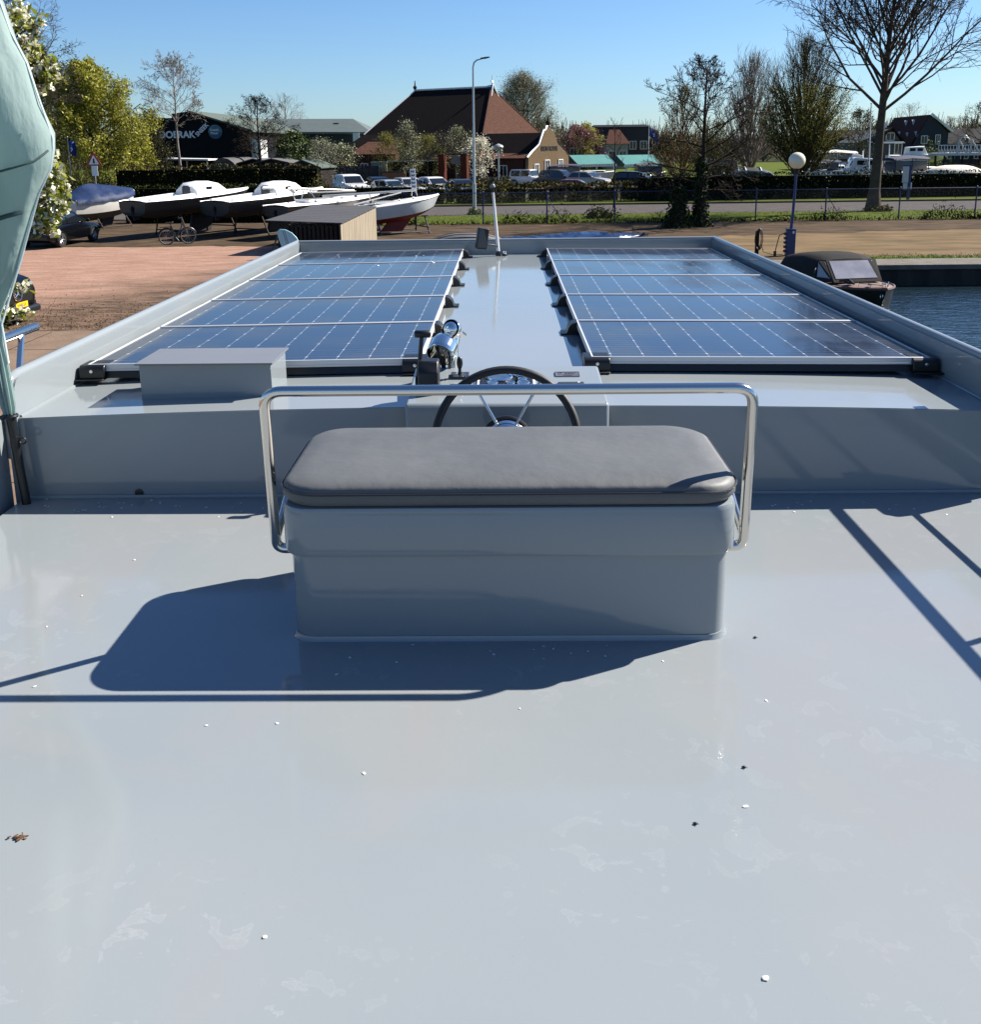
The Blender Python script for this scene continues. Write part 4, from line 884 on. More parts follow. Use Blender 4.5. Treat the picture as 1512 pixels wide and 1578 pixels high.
bush('clipped round dark green bush before the blue gabled house', 1428, 128, 4.2, 3.6, 3.0, LEAFG, 8, .22, 1500)
bush('low ragged bush on the grass left of the ivy mound', 925, 53.5, 2.0, .62, 1.0, LEAFH, 9, .14, 700)
bush('tuft of grass and weeds at the foot of the tall street lamp', 731, 57.5, 1.0, .38, .6, LEAFG, 10, .12, 400, 'grass_tuft', 'grass tuft')
bush('grassy mound at the foot of the tallest bare tree', 1355, 56.6, 1.6, .36, .9, STRAW, 11, .14, 600, 'grass_tuft', 'grass tuft')
bush('dark rounded bush among the white boats behind the right hedge', 1328, 74, 1.5, 2.4, 1.2, LEAFD, 12, .14, 900)
HCORE = mat('hedge_inner_shade', (.010, .013, .006), .95, spec=.02)  # near-black colour of the inner boxes stands for shade between the leaves
def hedge(label, p0, p1, h, th, m, seed, dens=26, size=.14, wav=.06, holes=0.0, top=None, grp=None):
    rg = np.random.default_rng(seed); a = Vector(p0); b = Vector(p1); L = (b-a).length; d = (b-a)/L; nrm = Vector((-d.y, d.x)); n = int(L*dens*(h+th*.5)); t = thing('hedge', label, 'hedge', (a.x, a.y, 0), math.atan2(d.y, d.x), grp)
    u = rg.uniform(0, L, n); side = rg.random(n); f = h/(h+th)
    z = np.where(side < f, rg.uniform(0.02, 1, n)*h, h+rg.normal(scale=.05, size=n)); v = np.where(side < f, -th/2+rg.normal(scale=.06, size=n), rg.uniform(-th/2, th/2, n))
    hm = 1+wav*np.sin(u*1.3+seed)+wav*.7*np.sin(u*3.7+seed*2)+wav*.5*np.sin(u*8.1); z = z*hm
    C = np.stack([u, v, z], 1); k = int(n*.25); C2 = np.stack([rg.uniform(0, L, k), th/2+rg.normal(scale=.06, size=k), rg.uniform(0, h, k)], 1); C = np.concatenate([C, C2])
    V, F = leaf_np(C, size, rg, .7); npmesh('foliage', V, F, m, t)
    if top is not None:
        k = int(L*14); C = np.stack([rg.uniform(0, L, k), rg.uniform(-th/2, th/2, k), h*1.02+rg.normal(scale=.07, size=k)], 1); V, F = leaf_np(C, size*.8, rg, .6, .5); npmesh('leaves', V, F, top, t)
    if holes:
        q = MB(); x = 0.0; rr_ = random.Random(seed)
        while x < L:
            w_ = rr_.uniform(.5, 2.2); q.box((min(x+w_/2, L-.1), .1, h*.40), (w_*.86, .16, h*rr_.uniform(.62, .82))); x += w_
        q.build('shade_core', HCORE, t)
    if holes == 0: MB().box((L/2, 0, h*.46), (L, th*.8, h*.90)).build('shade_core', HCORE, t)
    else:
        S = []
        for k in range(int(L*5)):
            x = rg.uniform(0, L); S.append((x, 0, 0, x+rg.normal(scale=.15), rg.normal(scale=.15), h*.85, .016, .006))
        V, F = tubes_np(np.array(S), 3); npmesh('stems', V, F, OLTW, t)
    return t
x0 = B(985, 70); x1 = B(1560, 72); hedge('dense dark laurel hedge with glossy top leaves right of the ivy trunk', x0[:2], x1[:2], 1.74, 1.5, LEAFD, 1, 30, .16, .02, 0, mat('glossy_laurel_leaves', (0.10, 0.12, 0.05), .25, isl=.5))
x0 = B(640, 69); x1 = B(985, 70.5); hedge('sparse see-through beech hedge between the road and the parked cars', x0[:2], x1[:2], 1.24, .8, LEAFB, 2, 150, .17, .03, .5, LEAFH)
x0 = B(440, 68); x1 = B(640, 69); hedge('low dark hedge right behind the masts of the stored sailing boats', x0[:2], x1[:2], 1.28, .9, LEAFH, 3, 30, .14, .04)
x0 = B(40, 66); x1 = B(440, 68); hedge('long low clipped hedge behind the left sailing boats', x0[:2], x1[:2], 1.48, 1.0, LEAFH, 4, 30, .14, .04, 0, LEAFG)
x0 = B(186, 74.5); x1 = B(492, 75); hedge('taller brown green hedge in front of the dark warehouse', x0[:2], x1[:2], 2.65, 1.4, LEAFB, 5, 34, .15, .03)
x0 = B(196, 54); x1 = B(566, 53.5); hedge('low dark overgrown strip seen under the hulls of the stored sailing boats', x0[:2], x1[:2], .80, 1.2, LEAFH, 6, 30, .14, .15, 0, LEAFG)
# rough grass along the fence foot
rg = np.random.default_rng(9); n = 9000; X = rg.uniform(-11, 40, n); w = np.clip(np.sin(X*.9)+.6*np.sin(X*2.3+1)+.5*np.sin(X*.37), -.4, 2)
C = np.stack([X, 50.45+rg.normal(scale=.22, size=n), np.abs(rg.normal(scale=.13, size=n))*(1+w)], 1); C = C[(w > .25) | (rg.random(n) < .25)]; V, F = leaf_np(C, .22, rg, .2, 1.2)
o = npmesh('rough_grass', V, F, mat('rough_grass_blades', (0.030, 0.030, 0.010), .9, spec=.05, isl=.6)); tag(o, 'ragged dark grass growing along the foot of the fence', 'grass', None, 'stuff')
n = 14000; C = np.stack([rg.uniform(-8.5, 42, n), rg.uniform(50.8, 57.2, n), np.abs(rg.normal(scale=.03, size=n))+.02], 1); V, F = leaf_np(C, .10, rg, .18, 1.5); o = npmesh('lawn_blades', V, F, mat('lawn_green', (.12, .175, .010), .8, isl=.3)); tag(o, 'short grass blades on the strip between fence and road', 'grass', None, 'stuff')
n = 5000; C = np.stack([rg.uniform(12, 34, n), rg.normal(33.5, .4, n), np.abs(rg.normal(scale=.04, size=n))+.02], 1); V, F = leaf_np(C, .12, rg, .15, 1.5); o = npmesh('bank_grass_blades', V, F, LEAFG); tag(o, 'green grass fringe growing behind the quay coping', 'grass', None, 'stuff')
n = 5000; C = np.stack([rg.uniform(-16, -3.6, n), 21.4+np.abs(rg.normal(scale=2.2, size=n)), np.abs(rg.normal(scale=.02, size=n))+.01], 1); V, F = leaf_np(C, .06, rg, .3, .6); o = npmesh('weeds', V, F, mat('dry_weeds', (0.24, 0.17, 0.09), .9, isl=.6)); tag(o, 'low dry weeds scattered over the brown soil left of the yacht', 'weeds', None, 'stuff')
# far wood on the horizon
rg = np.random.default_rng(5); S = []
for k in range(620):
    x = rg.uniform(-170, 200); y = rg.uniform(205, 290); h = rg.uniform(6.5, 9.5)*(1+.22*math.sin(x*.06+1)+.12*math.sin(x*.21)); w = rg.uniform(2.5, 5)
    for j in range(44):
        a = rg.uniform(0, 6.28); q = math.sqrt(rg.uniform(0, 1)); z0 = h*rg.uniform(0, .6); S.append((x+math.cos(a)*w*q*.5, y+math.sin(a)*w*q*.5, z0, x+math.cos(a)*w*q, y+math.sin(a)*w*q, min(h, z0+h*rg.uniform(.25, .5))*(1-.25*q*q), .13, .04))
V, F = tubes_np(np.array(S), 3); o = npmesh('far_wood', V, F, mat('far_twigs', (0.085, 0.08, 0.05), .9, col2=(0.14, 0.125, 0.085), scale=.05)); tag(o, 'far grey brown wood along the horizon', 'wood', None, 'stuff')

# ================================================================ FENCE, LAMPS, SIGNS
YF = 50.6
fx = [P(px, 345, YF).x for px in (585, 640, 745, 843, 947, 1055, 1164, 1271, 1384, 1501, 1615)]
fen = thing('mesh_fence', 'long blue post and wire mesh fence in front of the road', 'fence', (0, YF, 0))
FW = mat('fence_wire', (0.045, 0.06, 0.075), 0.5, 0.4)
S = []; Hf = 1.56; xa, xb = fx[0], fx[-1]
for d in (1, -1):
    for x in np.arange(xa-Hf, xb+Hf, 0.115):
        x0, z0, x1, z1 = x, 0.05, x+Hf*.97, Hf-.02
        if x0 < xa: z0 += xa-x0; x0 = xa
        if x1 > xb: z1 -= x1-xb; x1 = xb
        if x1 <= x0: continue
        if d < 0: x0, x1 = xa+xb-x0, xa+xb-x1
        S.append((x0, 0, z0, x1, 0, z1, .0028, .0028))
V, F = tubes_np(np.array(S), 3); npmesh('wire_mesh', V, F, FW, fen)
MB().tube([(xa, 0, Hf), (xb, 0, Hf)], .020, 6).build('top_rail', NAVY, fen)
for i, x in enumerate(fx):
    q = MB().tube([(x, 0, -.02), (x, 0, Hf+.03)], .036, 8).sphere((x, 0, Hf+.04), .042, 8, 5); q.build('post', NAVY, fen)
    if i in (3, 7): MB().tube([(x, 0, 1.3), (x+.9, 0, 0)], .02, 6).build('brace', NAVY, fen)
# globe lamp with blue power pedestal
gb = G(1217, 394); gl = thing('globe_lamp', 'tall blue lamp post with white globe on a blue socket pedestal by the basin', 'lamp post', (gb.x, gb.y, 0))
gt = P(1228, 262, gb.y).z; gc = P(1228.5, 248, gb.y)
MB().box((0, 0, .45), (.30, .24, .9)).box((0, 0, .92), (.34, .28, .04)).build('pedestal', NAVY, gl, 40, .012)
q = MB()
for k in range(5): q.box((-.19, -.02, .16+k*.15), (.09, .12, .085))
q.build('sockets', mat('navy_socket', (0.008, 0.02, 0.09), .4), gl, 40, .01)
MB().box((.06, -.125, .82), (.06, .01, .08)).build('label_plate', WHITE, gl)
gx = gc.x-gb.x
MB().tube([(0, 0, .9), (gx*.5, 0, gt*.5), (gx*.96, 0, gt-.1)], [.055, .05, .045], 10).build('post', NAVY, gl)
MB().tube([(gx*.96, 0, gt-.14), (gx, 0, gt+.02)], [.07, .10], 12).build('collar', BLK, gl)
MB().sphere((gx, 0, gc.z), .285, 24, 16).build('globe', mat('opal_globe', (0.72, 0.66, 0.46), .18, coat=.3, col2=(.78, .72, .52), scale=3), gl)
q = MB().tube([(-.2, -.05, .8), (-.42, -.1, .72), (-.5, -.12, .4), (-.55, -.1, .1)], .018, 6).box((-.55, -.1, .08), (.08, .08, .18)); q.build('power_cable', BLK, gl)
hpz = G(1166, 393); hpst = thing('hose_post', 'short wooden post with a coiled dark hose near the globe lamp', 'hose post', (hpz.x, hpz.y, 0))
MB().box((0, 0, .42), (.12, .12, .84)).build('post', mat('weathered_post', (.06, .045, .035), .9), hpst, 40, .01)
q = MB()
for k in range(4): q.torus(.20+.015*k, .014, 24, 6, Matrix.Translation((.01*k, -.09-.02*k, .56)) @ Matrix.Rotation(R(90), 4, 'X') @ Matrix.Diagonal((.55, 1.5, 1, 1)))
q.tube([(.12, -.1, .4), (.2, -.15, .12), (.5, -.2, .03), (.9, -.1, .02)], .014, 6); q.build('hose', RUB, hpst)
# street lamp
sb = B(731, 57.8); sp_ = thing('street_lamp', 'tall grey street lamp with short curved arm beside the road', 'street lamp', sb)
GALV = mat('galvanised_steel', (0.42, 0.45, 0.45), .42, .6)
tz = P(729, 97, 57.8).z; lx = P(729, 97, 57.8).x-sb[0]
MB().tube([(0, 0, 0), (lx*.2, 0, 1.75)], [.115, .115], 12).build('base_tube', GALV, sp_)
MB().tube([(lx*.2, 0, 1.72), (lx*.2, 0, 1.85), (lx, 0, tz-.25), (lx+.06, 0, tz), (lx+.22, 0, tz+.13), (lx+.50, 0, tz+.20)], [.10, .075, .05, .046, .042, .036], 10).build('pole', GALV, sp_)
MB().loft([[(lx+.42+x*.5, y, tz+.17+z) for x, y, z in ((0, -.06, 0), (0, .06, 0), (0, .06, .08), (0, -.06, .08))], [(lx+.72, y, tz+.20+z) for y, z in ((-.10, 0), (.10, 0), (.08, .10), (-.08, .10))], [(lx+.95, y, tz+.26+z) for y, z in ((-.06, 0), (.06, 0), (.05, .05), (-.05, .05))]]).build('lamp_head', mat('dark_lamp_head', (.09, .095, .10), .4), sp_)
mb_ = B(769, 71.5); ml = thing('park_lamp', 'small mushroom shaped park lamp above the broom bushes', 'lamp post', mb_)
mz = P(769, 224, 71.5).z
MB().tube([(0, 0, 0), (0, 0, mz-.3)], .055, 8).build('pole', GALV, ml)
MB().lathe([(.08, mz-.42), (.30, mz-.28), (.36, mz-.12), (.30, mz-.02), (.12, mz+.06), (.02, mz+.10)], 16).build('lamp_shade', mat('frosted_lamp', (.6, .62, .6), .3), ml)
# traffic sign with white plate
tb = B(149, 66.8); ts = thing('warning_sign', 'red bordered triangular warning sign with white plate below, before the reeds', 'traffic sign', tb)
zc = P(145, 248.5, 66.8); dx = zc.x-tb[0]; r_ = .62
RED = mat('sign_red', (.55, .03, .025), .4)
MB().tube([(0, 0, 0), (dx*1.05, 0, zc.z+.5)], .032, 8).build('post', GALV, ts)
def tri(r): return [(dx+math.cos(R(a))*r, zc.z+math.sin(R(a))*r) for a in (90, 210, 330)]
MB().prism(tri(r_), 'Y', -.06, -.04).build('sign_face', RED, ts)
MB().prism([(x, z-.02) for x, z in tri(r_*.66)], 'Y', -.066, -.061).build('sign_field', WHITE, ts)
MB().prism([(dx-.07, zc.z-.16), (dx+.07, zc.z-.16), (dx+.05, zc.z+.16), (dx-.05, zc.z+.16)], 'Y', -.070, -.067).build('symbol', INK, ts)
MB().box((dx*.7+.02, -.05, P(147, 263, 66.8).z), (.40, .02, .72)).build('sub_plate', WHITE, ts)
# flags
FLB = mat('blue_flag_cloth', (0.012, 0.06, 0.36), .7, col2=(.018, .08, .42), scale=3, trans=.2)
def flag(label, px, ytop, Y, w, h, polem, seed):
    b = B(px, Y); zt = Hh(px, ytop, Y); t = thing('flag', label, 'flag', b)
    MB().tube([(0, 0, 0), (0, 0, zt)], [.05, .03], 8).sphere((0, 0, zt+.03), .06, 8, 6).build('flagpole', polem, t)
    vs = []; nx, nz_ = 9, 7
    for i in range(nx):
        for j in range(nz_):
            u = i/(nx-1); v = j/(nz_-1); vs.append((.04+w*u*(.75+.25*v), .12*math.sin(u*7+v*2+seed), zt-.1-h*(1-v)-w*u*.75-.08*math.sin(u*5+seed)))
    fs = [(i*nz_+j, (i+1)*nz_+j, (i+1)*nz_+j+1, i*nz_+j+1) for i in range(nx-1) for j in range(nz_-1)]
    f = MB().add(vs, fs); fo = f.build('flag_cloth', FLB, t); fo.modifiers.new('t', 'SOLIDIFY').thickness = .012
    e = MB(); e.box((w*.45, -.13, zt-.1-h*.5-w*.33), (w*.22, .01, h*.09), (0, .6, 0)); e.box((w*.48, -.13, zt-.1-h*.62-w*.36), (w*.10, .01, h*.22), (0, .6, 0)); e.build('flag_emblem', WHITE, t); return t
flag('blue flag on a pole before the willow on the left', 113, 212, 78, .62, 1.05, GALV, 1)
flag('blue flag on a white pole behind the teal shelters', 998, 193, 108, 1.15, 1.0, WHITE, 3)
fp = B(1337, 76); t = thing('flagpole', 'bare white pole standing left of the tallest bare tree trunk', 'pole', fp); tz = P(1343, 160, 76)
MB().tube([(0, 0, 0), (tz.x-fp[0], 0, tz.z)], [.075, .035], 10).build('pole', WHITE, t); MB().sphere((tz.x-fp[0], 0, tz.z), .07, 10, 6).build('finial', WHITE, t)
# information board
ib = B(1396, 66.9); t = thing('information_board', 'white information panel on a blue post before the right hedge', 'information board', ib)
MB().box((.16, 0, 1.18), (.16, .14, 2.36)).build('post', NAVY, t); MB().box((-.02, -.02, 2.32), (.62, .16, .10)).build('header', NAVY, t)
PNL = mat('pale_panel', (.42, .45, .44), .35, col2=(.36, .39, .38), scale=5)
MB().box((-.13, -.04, 1.70), (.40, .06, 1.06)).build('panel', PNL, t); MB().box((-.10, -.04, .94), (.28, .05, .40)).build('lower_panel', PNL, t)
MB().box((.30, -.03, .96), (.06, .05, .42)).build('notice_strip', WHITE, t)

# ================================================================ CARS
def paint(name, c, r=.28): return mat(name, c, r, coat=.6, spec=.5)
TYRE = mat('tyre', (.012, .012, .012), .8); RIM = mat('alloy_rim', (.45, .45, .46), .3, .9); LAMPW = mat('headlamp_glass', (.7, .72, .75), .1); LAMPR = mat('tail_lamp_red', (.35, .01, .01), .2)
STY = dict(hatch=(.03, .15, .50, .72, .64), suv=(.025, .10, .50, .70, .62), sedan=(.12, .27, .55, .76, .64), estate=(.025, .11, .50, .72, .63), van=(.01, .04, .68, .86, .58), box=(.03, .07, .60, .68, .60))
def car(label, px, Y, rz, L, W, H, col, style='hatch', group='parked cars', pos=None):
    b = pos or B(px, Y); t = thing('parked_car', label, 'car', b, rz, group); w = W/2; a, bq, c, d, kb = STY[style]; X = lambda f: (f-.5)*L
    nose = .47 if style not in ('suv', 'box', 'van') else .52
    secs = []
    for f, zt, ws in ((0, kb*.72, .86), (.015, kb*.92, .95), (.06, kb, 1), (.30, kb, 1), (.60, kb*.99, 1), (d, kb*.95, .995), (.86, kb*.89, .98), (.95, kb*.82, .93), (.99, nose*.98, .86), (1, nose*.72, .80)):
        zb = .17*H if .05 < f < .95 else .24*H; z1 = zt*H; ww = w*ws
        secs.append([(X(f), -ww*.90, zb), (X(f), ww*.90, zb), (X(f), ww, zb+(z1-zb)*.35), (X(f), ww*.985, zb+(z1-zb)*.75), (X(f), ww*.90, z1), (X(f), -ww*.90, z1), (X(f), -ww*.985, zb+(z1-zb)*.75), (X(f), -ww, zb+(z1-zb)*.35)])
    q = MB().loft(secs); zb = kb*H*.985; zr = H
    def gh(f, z): return w*(.905+(.74-.905)*(z-zb)/(zr-zb))
    prof = [(a, zb), (a*.5+bq*.5-.012, zb+(zr-zb)*.6), (bq, zr*.975), (bq+.07, zr), ((bq+c)/2, zr*1.003), (c, zr*.985), (c+.04, zr*.955), (d, zb)]
    left = [(X(f), gh(f, z), z) for f, z in prof]; right = [(x, -y, z) for x, y, z in left]; n = len(prof)
    q.add(left+right, [tuple(range(n)), tuple(range(2*n-1, n-1, -1))]+[(i, i+n, (i+1) % n+n, (i+1) % n) for i in range(n-1)])
    q.build('body', col, t, 35, .02)
    def side(f0t, f0b, f1b, f1t, s):
        z0 = zb+.03; z1 = zr*.93; o = .008
        return [(X(f0b), s*(gh(0, z0)+o), z0), (X(f1b), s*(gh(0, z0)+o), z0), (X(f1t), s*(gh(0, z1)+o), z1), (X(f0t), s*(gh(0, z1)+o), z1)]
    m = (bq+c)/2+.02
    for s in (1, -1):
        for qd in (side(bq+.015, a+.05, m-.012, m-.012, s), side(m+.012, m+.012, d-.055, c-.005, s)):
            MB().add(qd+[(x, y-s*.02, z) for x, y, z in qd], [(0, 1, 2, 3), (7, 6, 5, 4), (0, 4, 5, 1), (1, 5, 6, 2), (2, 6, 7, 3), (3, 7, 4, 0)]).build('side_window', GLASSD, t, None)
    def glass(f0, z0, f1, z1, k0, k1, nm, o):
        v = [(X(f0)+o, -gh(0, z0)*k0, z0), (X(f0)+o, gh(0, z0)*k0, z0), (X(f1)+o, gh(0, z1)*k1, z1), (X(f1)+o, -gh(0, z1)*k1, z1)]
        MB().add(v+[(x-o*2, y, z-.02) for x, y, z in v], [(0, 1, 2, 3), (7, 6, 5, 4), (0, 4, 5, 1), (1, 5, 6, 2), (2, 6, 7, 3), (3, 7, 4, 0)]).build(nm, GLASSD, t, None)
    e = .06*(d-c); glass(d-e, zb+.05, c+.055, zr*.935, .92, .92, 'windscreen', .022)
    pf2 = (a*.5+bq*.5-.012); glass(a+(pf2-a)*.25, zb+(zr-zb)*.15, pf2+(bq-pf2)*.7, zb+(zr-zb)*.83, .88, .9, 'rear_window', -.02)
    wr = .215*H if style != 'van' else .175*H; wr = max(.30, min(wr, .37))
    for f in (.19, .81):
        for s in (1, -1):
            M = Matrix.Translation((X(f), s*(w-.10), wr)) @ Matrix.Rotation(R(-90*s), 4, 'X')
            wo = MB().lathe([(wr*.55, -.11), (wr*.95, -.10), (wr, -.06), (wr, .06), (wr*.95, .105), (wr*.62, .112), (wr*.6, .06)], 20, M).build('wheel', TYRE, t)
            rm = MB(); rm.lathe([(wr*.64, .06), (wr*.64, .09), (wr*.58, .095), (wr*.56, .07)], 20, M)
            for k in range(5):
                a_ = 2*math.pi*k/5; rm.tube([M @ Vector((0, 0, .09)), M @ Vector((math.cos(a_)*wr*.6, math.sin(a_)*wr*.6, .085))], wr*.085, 6)
            rm.build('rim', RIM, wo)
            MB().torus(wr*1.13, .03, 14, 6, Matrix.Translation((X(f), s*(w-.025), wr)) @ Matrix.Rotation(R(90), 4, 'X'), 0, math.pi).build('wheel_arch', BLK, t)
    for s in (1, -1):
        MB().sphere((X(.965), s*w*.68, nose*H*.95), .1, 10, 7, (.9, 1.7, .75)).build('headlight', LAMPW, t)
        MB().box((X(.012), s*w*.78, kb*H*.82), (.07, w*.30, .13*H)).build('tail_light', LAMPR, t, 40, .02)
        MB().sphere((X(d-.045), s*(w+.05), zb+.07), .09, 10, 6, (.7, 1.1, .8)).build('mirror', col, t)
    MB().box((X(.005), 0, .30*H), (.10, W*.80, .11*H)).build('rear_bumper', BLK, t, 40, .02)
    MB().box((X(.992), 0, .29*H), (.06, W*.62, .09*H)).build('grille', BLK, t, 40, .02)
    return t
CW = paint('car_white', (.72, .72, .71)); CK = mat('car_black', (.004, .005, .007), .15, spec=.25); CB = paint('car_dark_blue', (.015, .025, .06)); CSB = paint('car_pale_silver_blue', (.24, .30, .35))
CS = paint('car_pale_silver', (.42, .43, .44)); CG = paint('car_dark_grey', (.05, .053, .058)); CBG = paint('car_pale_beige', (.36, .32, .27)); CR = paint('car_red', (.30, .03, .045))
p = G(94, 381.5); car('black hatchback parked on the red gravel at the left', 0, 0, R(84), 4.25, 1.76, 1.44, CK, 'hatch', None, (p.x-.60, p.y+1.3, 0))
car('white off-road car with sunroof, leftmost in the row behind the hedge', 542, 80, R(-62), 4.5, 1.9, 1.78, CW, 'suv')
car('dark blue saloon beside the white off-road car', 584, 84, R(-68), 4.5, 1.8, 1.45, CB, 'sedan')
car('small pale blue car half hidden in front of the dark blue saloon', 603, 79, R(-50), 4.0, 1.7, 1.36, CSB, 'hatch')
car('silver grey car partly behind the tall blue lettered sign', 631, 80, R(-64), 4.4, 1.8, 1.48, CS, 'hatch')
car('white saloon with large dark glass roof left of the street lamp', 668, 80, R(-55), 4.5, 1.85, 1.52, CW, 'sedan')
car('dark car low behind the hedge left of the street lamp', 711, 79, R(-70), 4.4, 1.8, 1.36, CG, 'sedan')
car('dark grey people carrier behind the broom bushes', 742, 97, R(-12), 4.8, 1.85, 1.72, CG, 'suv')
car('white low car behind the mushroom lamp', 780, 99, R(-14), 4.4, 1.8, 1.46, CW, 'hatch')
car('boxy white off-road car with dark windows in the middle of the upper row', 815, 96, R(-30), 3.7, 1.68, 1.66, CW, 'box')
car('dark grey off-road car behind the beige hatchback', 866, 94, R(-30), 4.5, 1.85, 1.62, CG, 'suv')
car('beige hatchback with round roof glinting in the sun', 907, 92, R(-28), 4.1, 1.76, 1.50, CBG, 'hatch')
car('black estate car right of the bare sapling', 984, 90, R(-22), 4.7, 1.82, 1.50, CK, 'estate')
car('low red car seen through the sparse hedge', 886, 75, R(-8), 4.3, 1.75, 1.36, CR, 'sedan')
# black people carrier at the left edge, front end showing beside the parasol
p = G(24, 507); van = thing('people_carrier', 'black people carrier with yellow number plate at the left edge', 'car', (p.x-2.20, p.y+.55, 0), R(-4)); van['group'] = 'parked cars'
w = .96; secs = []
for x, zb, zt, ww in ((-3.0, .35, 1.85, .94), (-.6, .35, 1.9, .96), (.2, .35, 1.82, .96), (1.05, .35, 1.18, .96), (1.75, .35, 1.10, .95), (2.0, .38, 1.02, .90), (2.12, .42, .90, .80)):
    secs.append([(x, -ww*.92, zb), (x, ww*.92, zb), (x, ww, zb+.3), (x, ww, zb+(zt-zb)*.7), (x, ww*.86, zt), (x, -ww*.86, zt), (x, -ww, zb+(zt-zb)*.7), (x, -ww, zb+.3)])
MB().loft(secs).build('body', CK, van, 35, .04)
MB().prism([(-.62, .50), (.62, .50), (.70, .88), (.58, .95), (-.58, .95), (-.70, .88)], 'X', 2.07, 2.135).build('grille', BLK, van, 40, .02)
q = MB(); M = Matrix.Translation((2.15, 0, .735)) @ Matrix.Rotation(R(90), 4, 'Y') @ Matrix.Rotation(R(90), 4, 'Z')
q.torus(.165, .014, 32, 6, M)
for a in (90, 210, 330): q.tube([M @ Vector((0, 0, 0)), M @ Vector((math.cos(R(a))*.16, math.sin(R(a))*.16, 0))], [.022, .008], 6)
q.build('emblem', CHROME, van)
MB().loft([[(2.02, s*.95, .33), (2.02, s*.95, .46)] for s in (-1, 1)], False).build('bumper_line', BLK, van)
MB().box((2.10, 0, .32), (.22, 1.66, .16)).build('front_bumper', BLK, van, 40, .05)
pl = MB().box((2.165, .06, .47), (.012, .54, .125)).build('number_plate', mat('plate_yellow', (.80, .48, .01), .45), van)
MB().box((2.172, .06-.245, .47), (.004, .045, .115)).build('plate_strip', mat('plate_blue', (.01, .05, .4), .4), pl)
text('lettering', 'J-749-SX', .105, INK, pl, Matrix.Translation((2.173, .08, .468)) @ Matrix.Rotation(R(90), 4, 'Z') @ Matrix.Rotation(R(90), 4, 'X'), .001, .95)
for s in (-1, 1):
    MB().sphere((1.93, s*.72, .90), .11, 12, 8, (1.0, 1.8, .7)).build('headlight', LAMPW, van)
    for x in (1.35, -2.0):
        M = Matrix.Translation((x, s*.86, .34)) @ Matrix.Rotation(R(-90*s), 4, 'X'); wo = MB().lathe([(.18, -.1), (.34, -.09), (.34, .09), (.2, .1), (.19, .05)], 20, M).build('wheel', TYRE, van)
        MB().lathe([(.2, .05), (.19, .09), (.03, .095)], 16, M).build('rim', RIM, wo)
MB().add([(.22, -.80, 1.78), (.22, .80, 1.78), (1.0, .84, 1.20), (1.0, -.84, 1.20), (.2, -.80, 1.77), (.2, .80, 1.77), (.98, .84, 1.18), (.98, -.84, 1.18)], [(0, 1, 2, 3), (7, 6, 5, 4), (0, 4, 5, 1), (1, 5, 6, 2), (2, 6, 7, 3), (3, 7, 4, 0)]).build('windscreen', GLASSD, van, None)

# ================================================================ BICYCLE
ba, bb = G(258, 378), G(291, 376); wm = (ba+bb)/2; bang = math.atan2(bb.y-ba.y, bb.x-ba.x); wbse = (bb-ba).length
bk = thing('bicycle', 'dark step-through bicycle standing on the red gravel before the sailing boats', 'bicycle', (wm.x, wm.y, 0), bang); wr = .34; h = wbse/2
FR = mat('bicycle_frame', (.03, .04, .07), .35, coat=.4)
for x in (-h, h):
    M = Matrix.Translation((x, 0, wr)) @ Matrix.Rotation(R(90), 4, 'X'); wo = MB().torus(wr-.02, .024, 32, 8, M).build('wheel', TYRE, bk)
    MB().torus(wr-.045, .011, 32, 6, M).build('rim', RIM, wo); sp = MB()
    for k in range(14): a = 2*math.pi*k/14; sp.tube([(x, 0, wr), (x+math.cos(a)*(wr-.05), 0, wr+math.sin(a)*(wr-.05))], .004, 4)
    sp.build('spokes', RIM, wo); MB().torus(wr+.02, .018, 20, 4, M, R(5) if x < 0 else R(20), R(170) if x < 0 else R(150)).build('mudguard', FR, bk)
q = MB(); bbk = (-.08, 0, .30); hd = (h-.22, 0, .92)
q.tube([hd, (h-.26, 0, .70), (.02, 0, .42), bbk], .028, 8); q.tube([bbk, (-.26, 0, .88)], .022, 8); q.tube([(-h, 0, wr), bbk], .016, 6); q.tube([(-h, 0, wr), (-.22, 0, .72)], .014, 6); q.tube([hd, (h-.12, 0, .62), (h, 0, wr)], .02, 8); q.build('frame', FR, bk)
q = MB().tube([(h-.42, -.28, 1.08), (h-.30, -.24, 1.12), (h-.24, 0, 1.10), (h-.30, .24, 1.12), (h-.42, .28, 1.08)], .014, 6); q.tube([hd, (h-.24, 0, 1.1)], .016, 6); q.build('handlebar', BLK, bk)
MB().loft([[(-.42, -.10, .94), (-.42, .10, .94), (-.42, .08, .88), (-.42, -.08, .88)], [(-.12, -.025, .95), (-.12, .025, .95), (-.12, .02, .91), (-.12, -.02, .91)]]).tube([(-.26, 0, .85), (-.28, 0, .93)], .014, 6).build('saddle', BLK, bk, 40, .02)
q = MB().box((-h-.05, 0, .74), (.42, .14, .02)); q.tube([(-h, .07, wr), (-h-.05, .07, .73)], .008, 5); q.build('luggage_rack', BLK, bk); MB().box((-.2, 0, .60), (.10, .08, .36), (0, -.3, 0)).build('battery', BLK, bk, 40, .01)
q = MB().lathe([(.09, -.006), (.09, .006)], 16, Matrix.Translation((-.08, -.05, .30)) @ Matrix.Rotation(R(90), 4, 'X')); q.tube([(-.08, -.06, .30), (.02, -.1, .16)], .012, 6); q.box((.02, -.14, .155), (.09, .08, .02)); q.build('crank', BLK, bk)

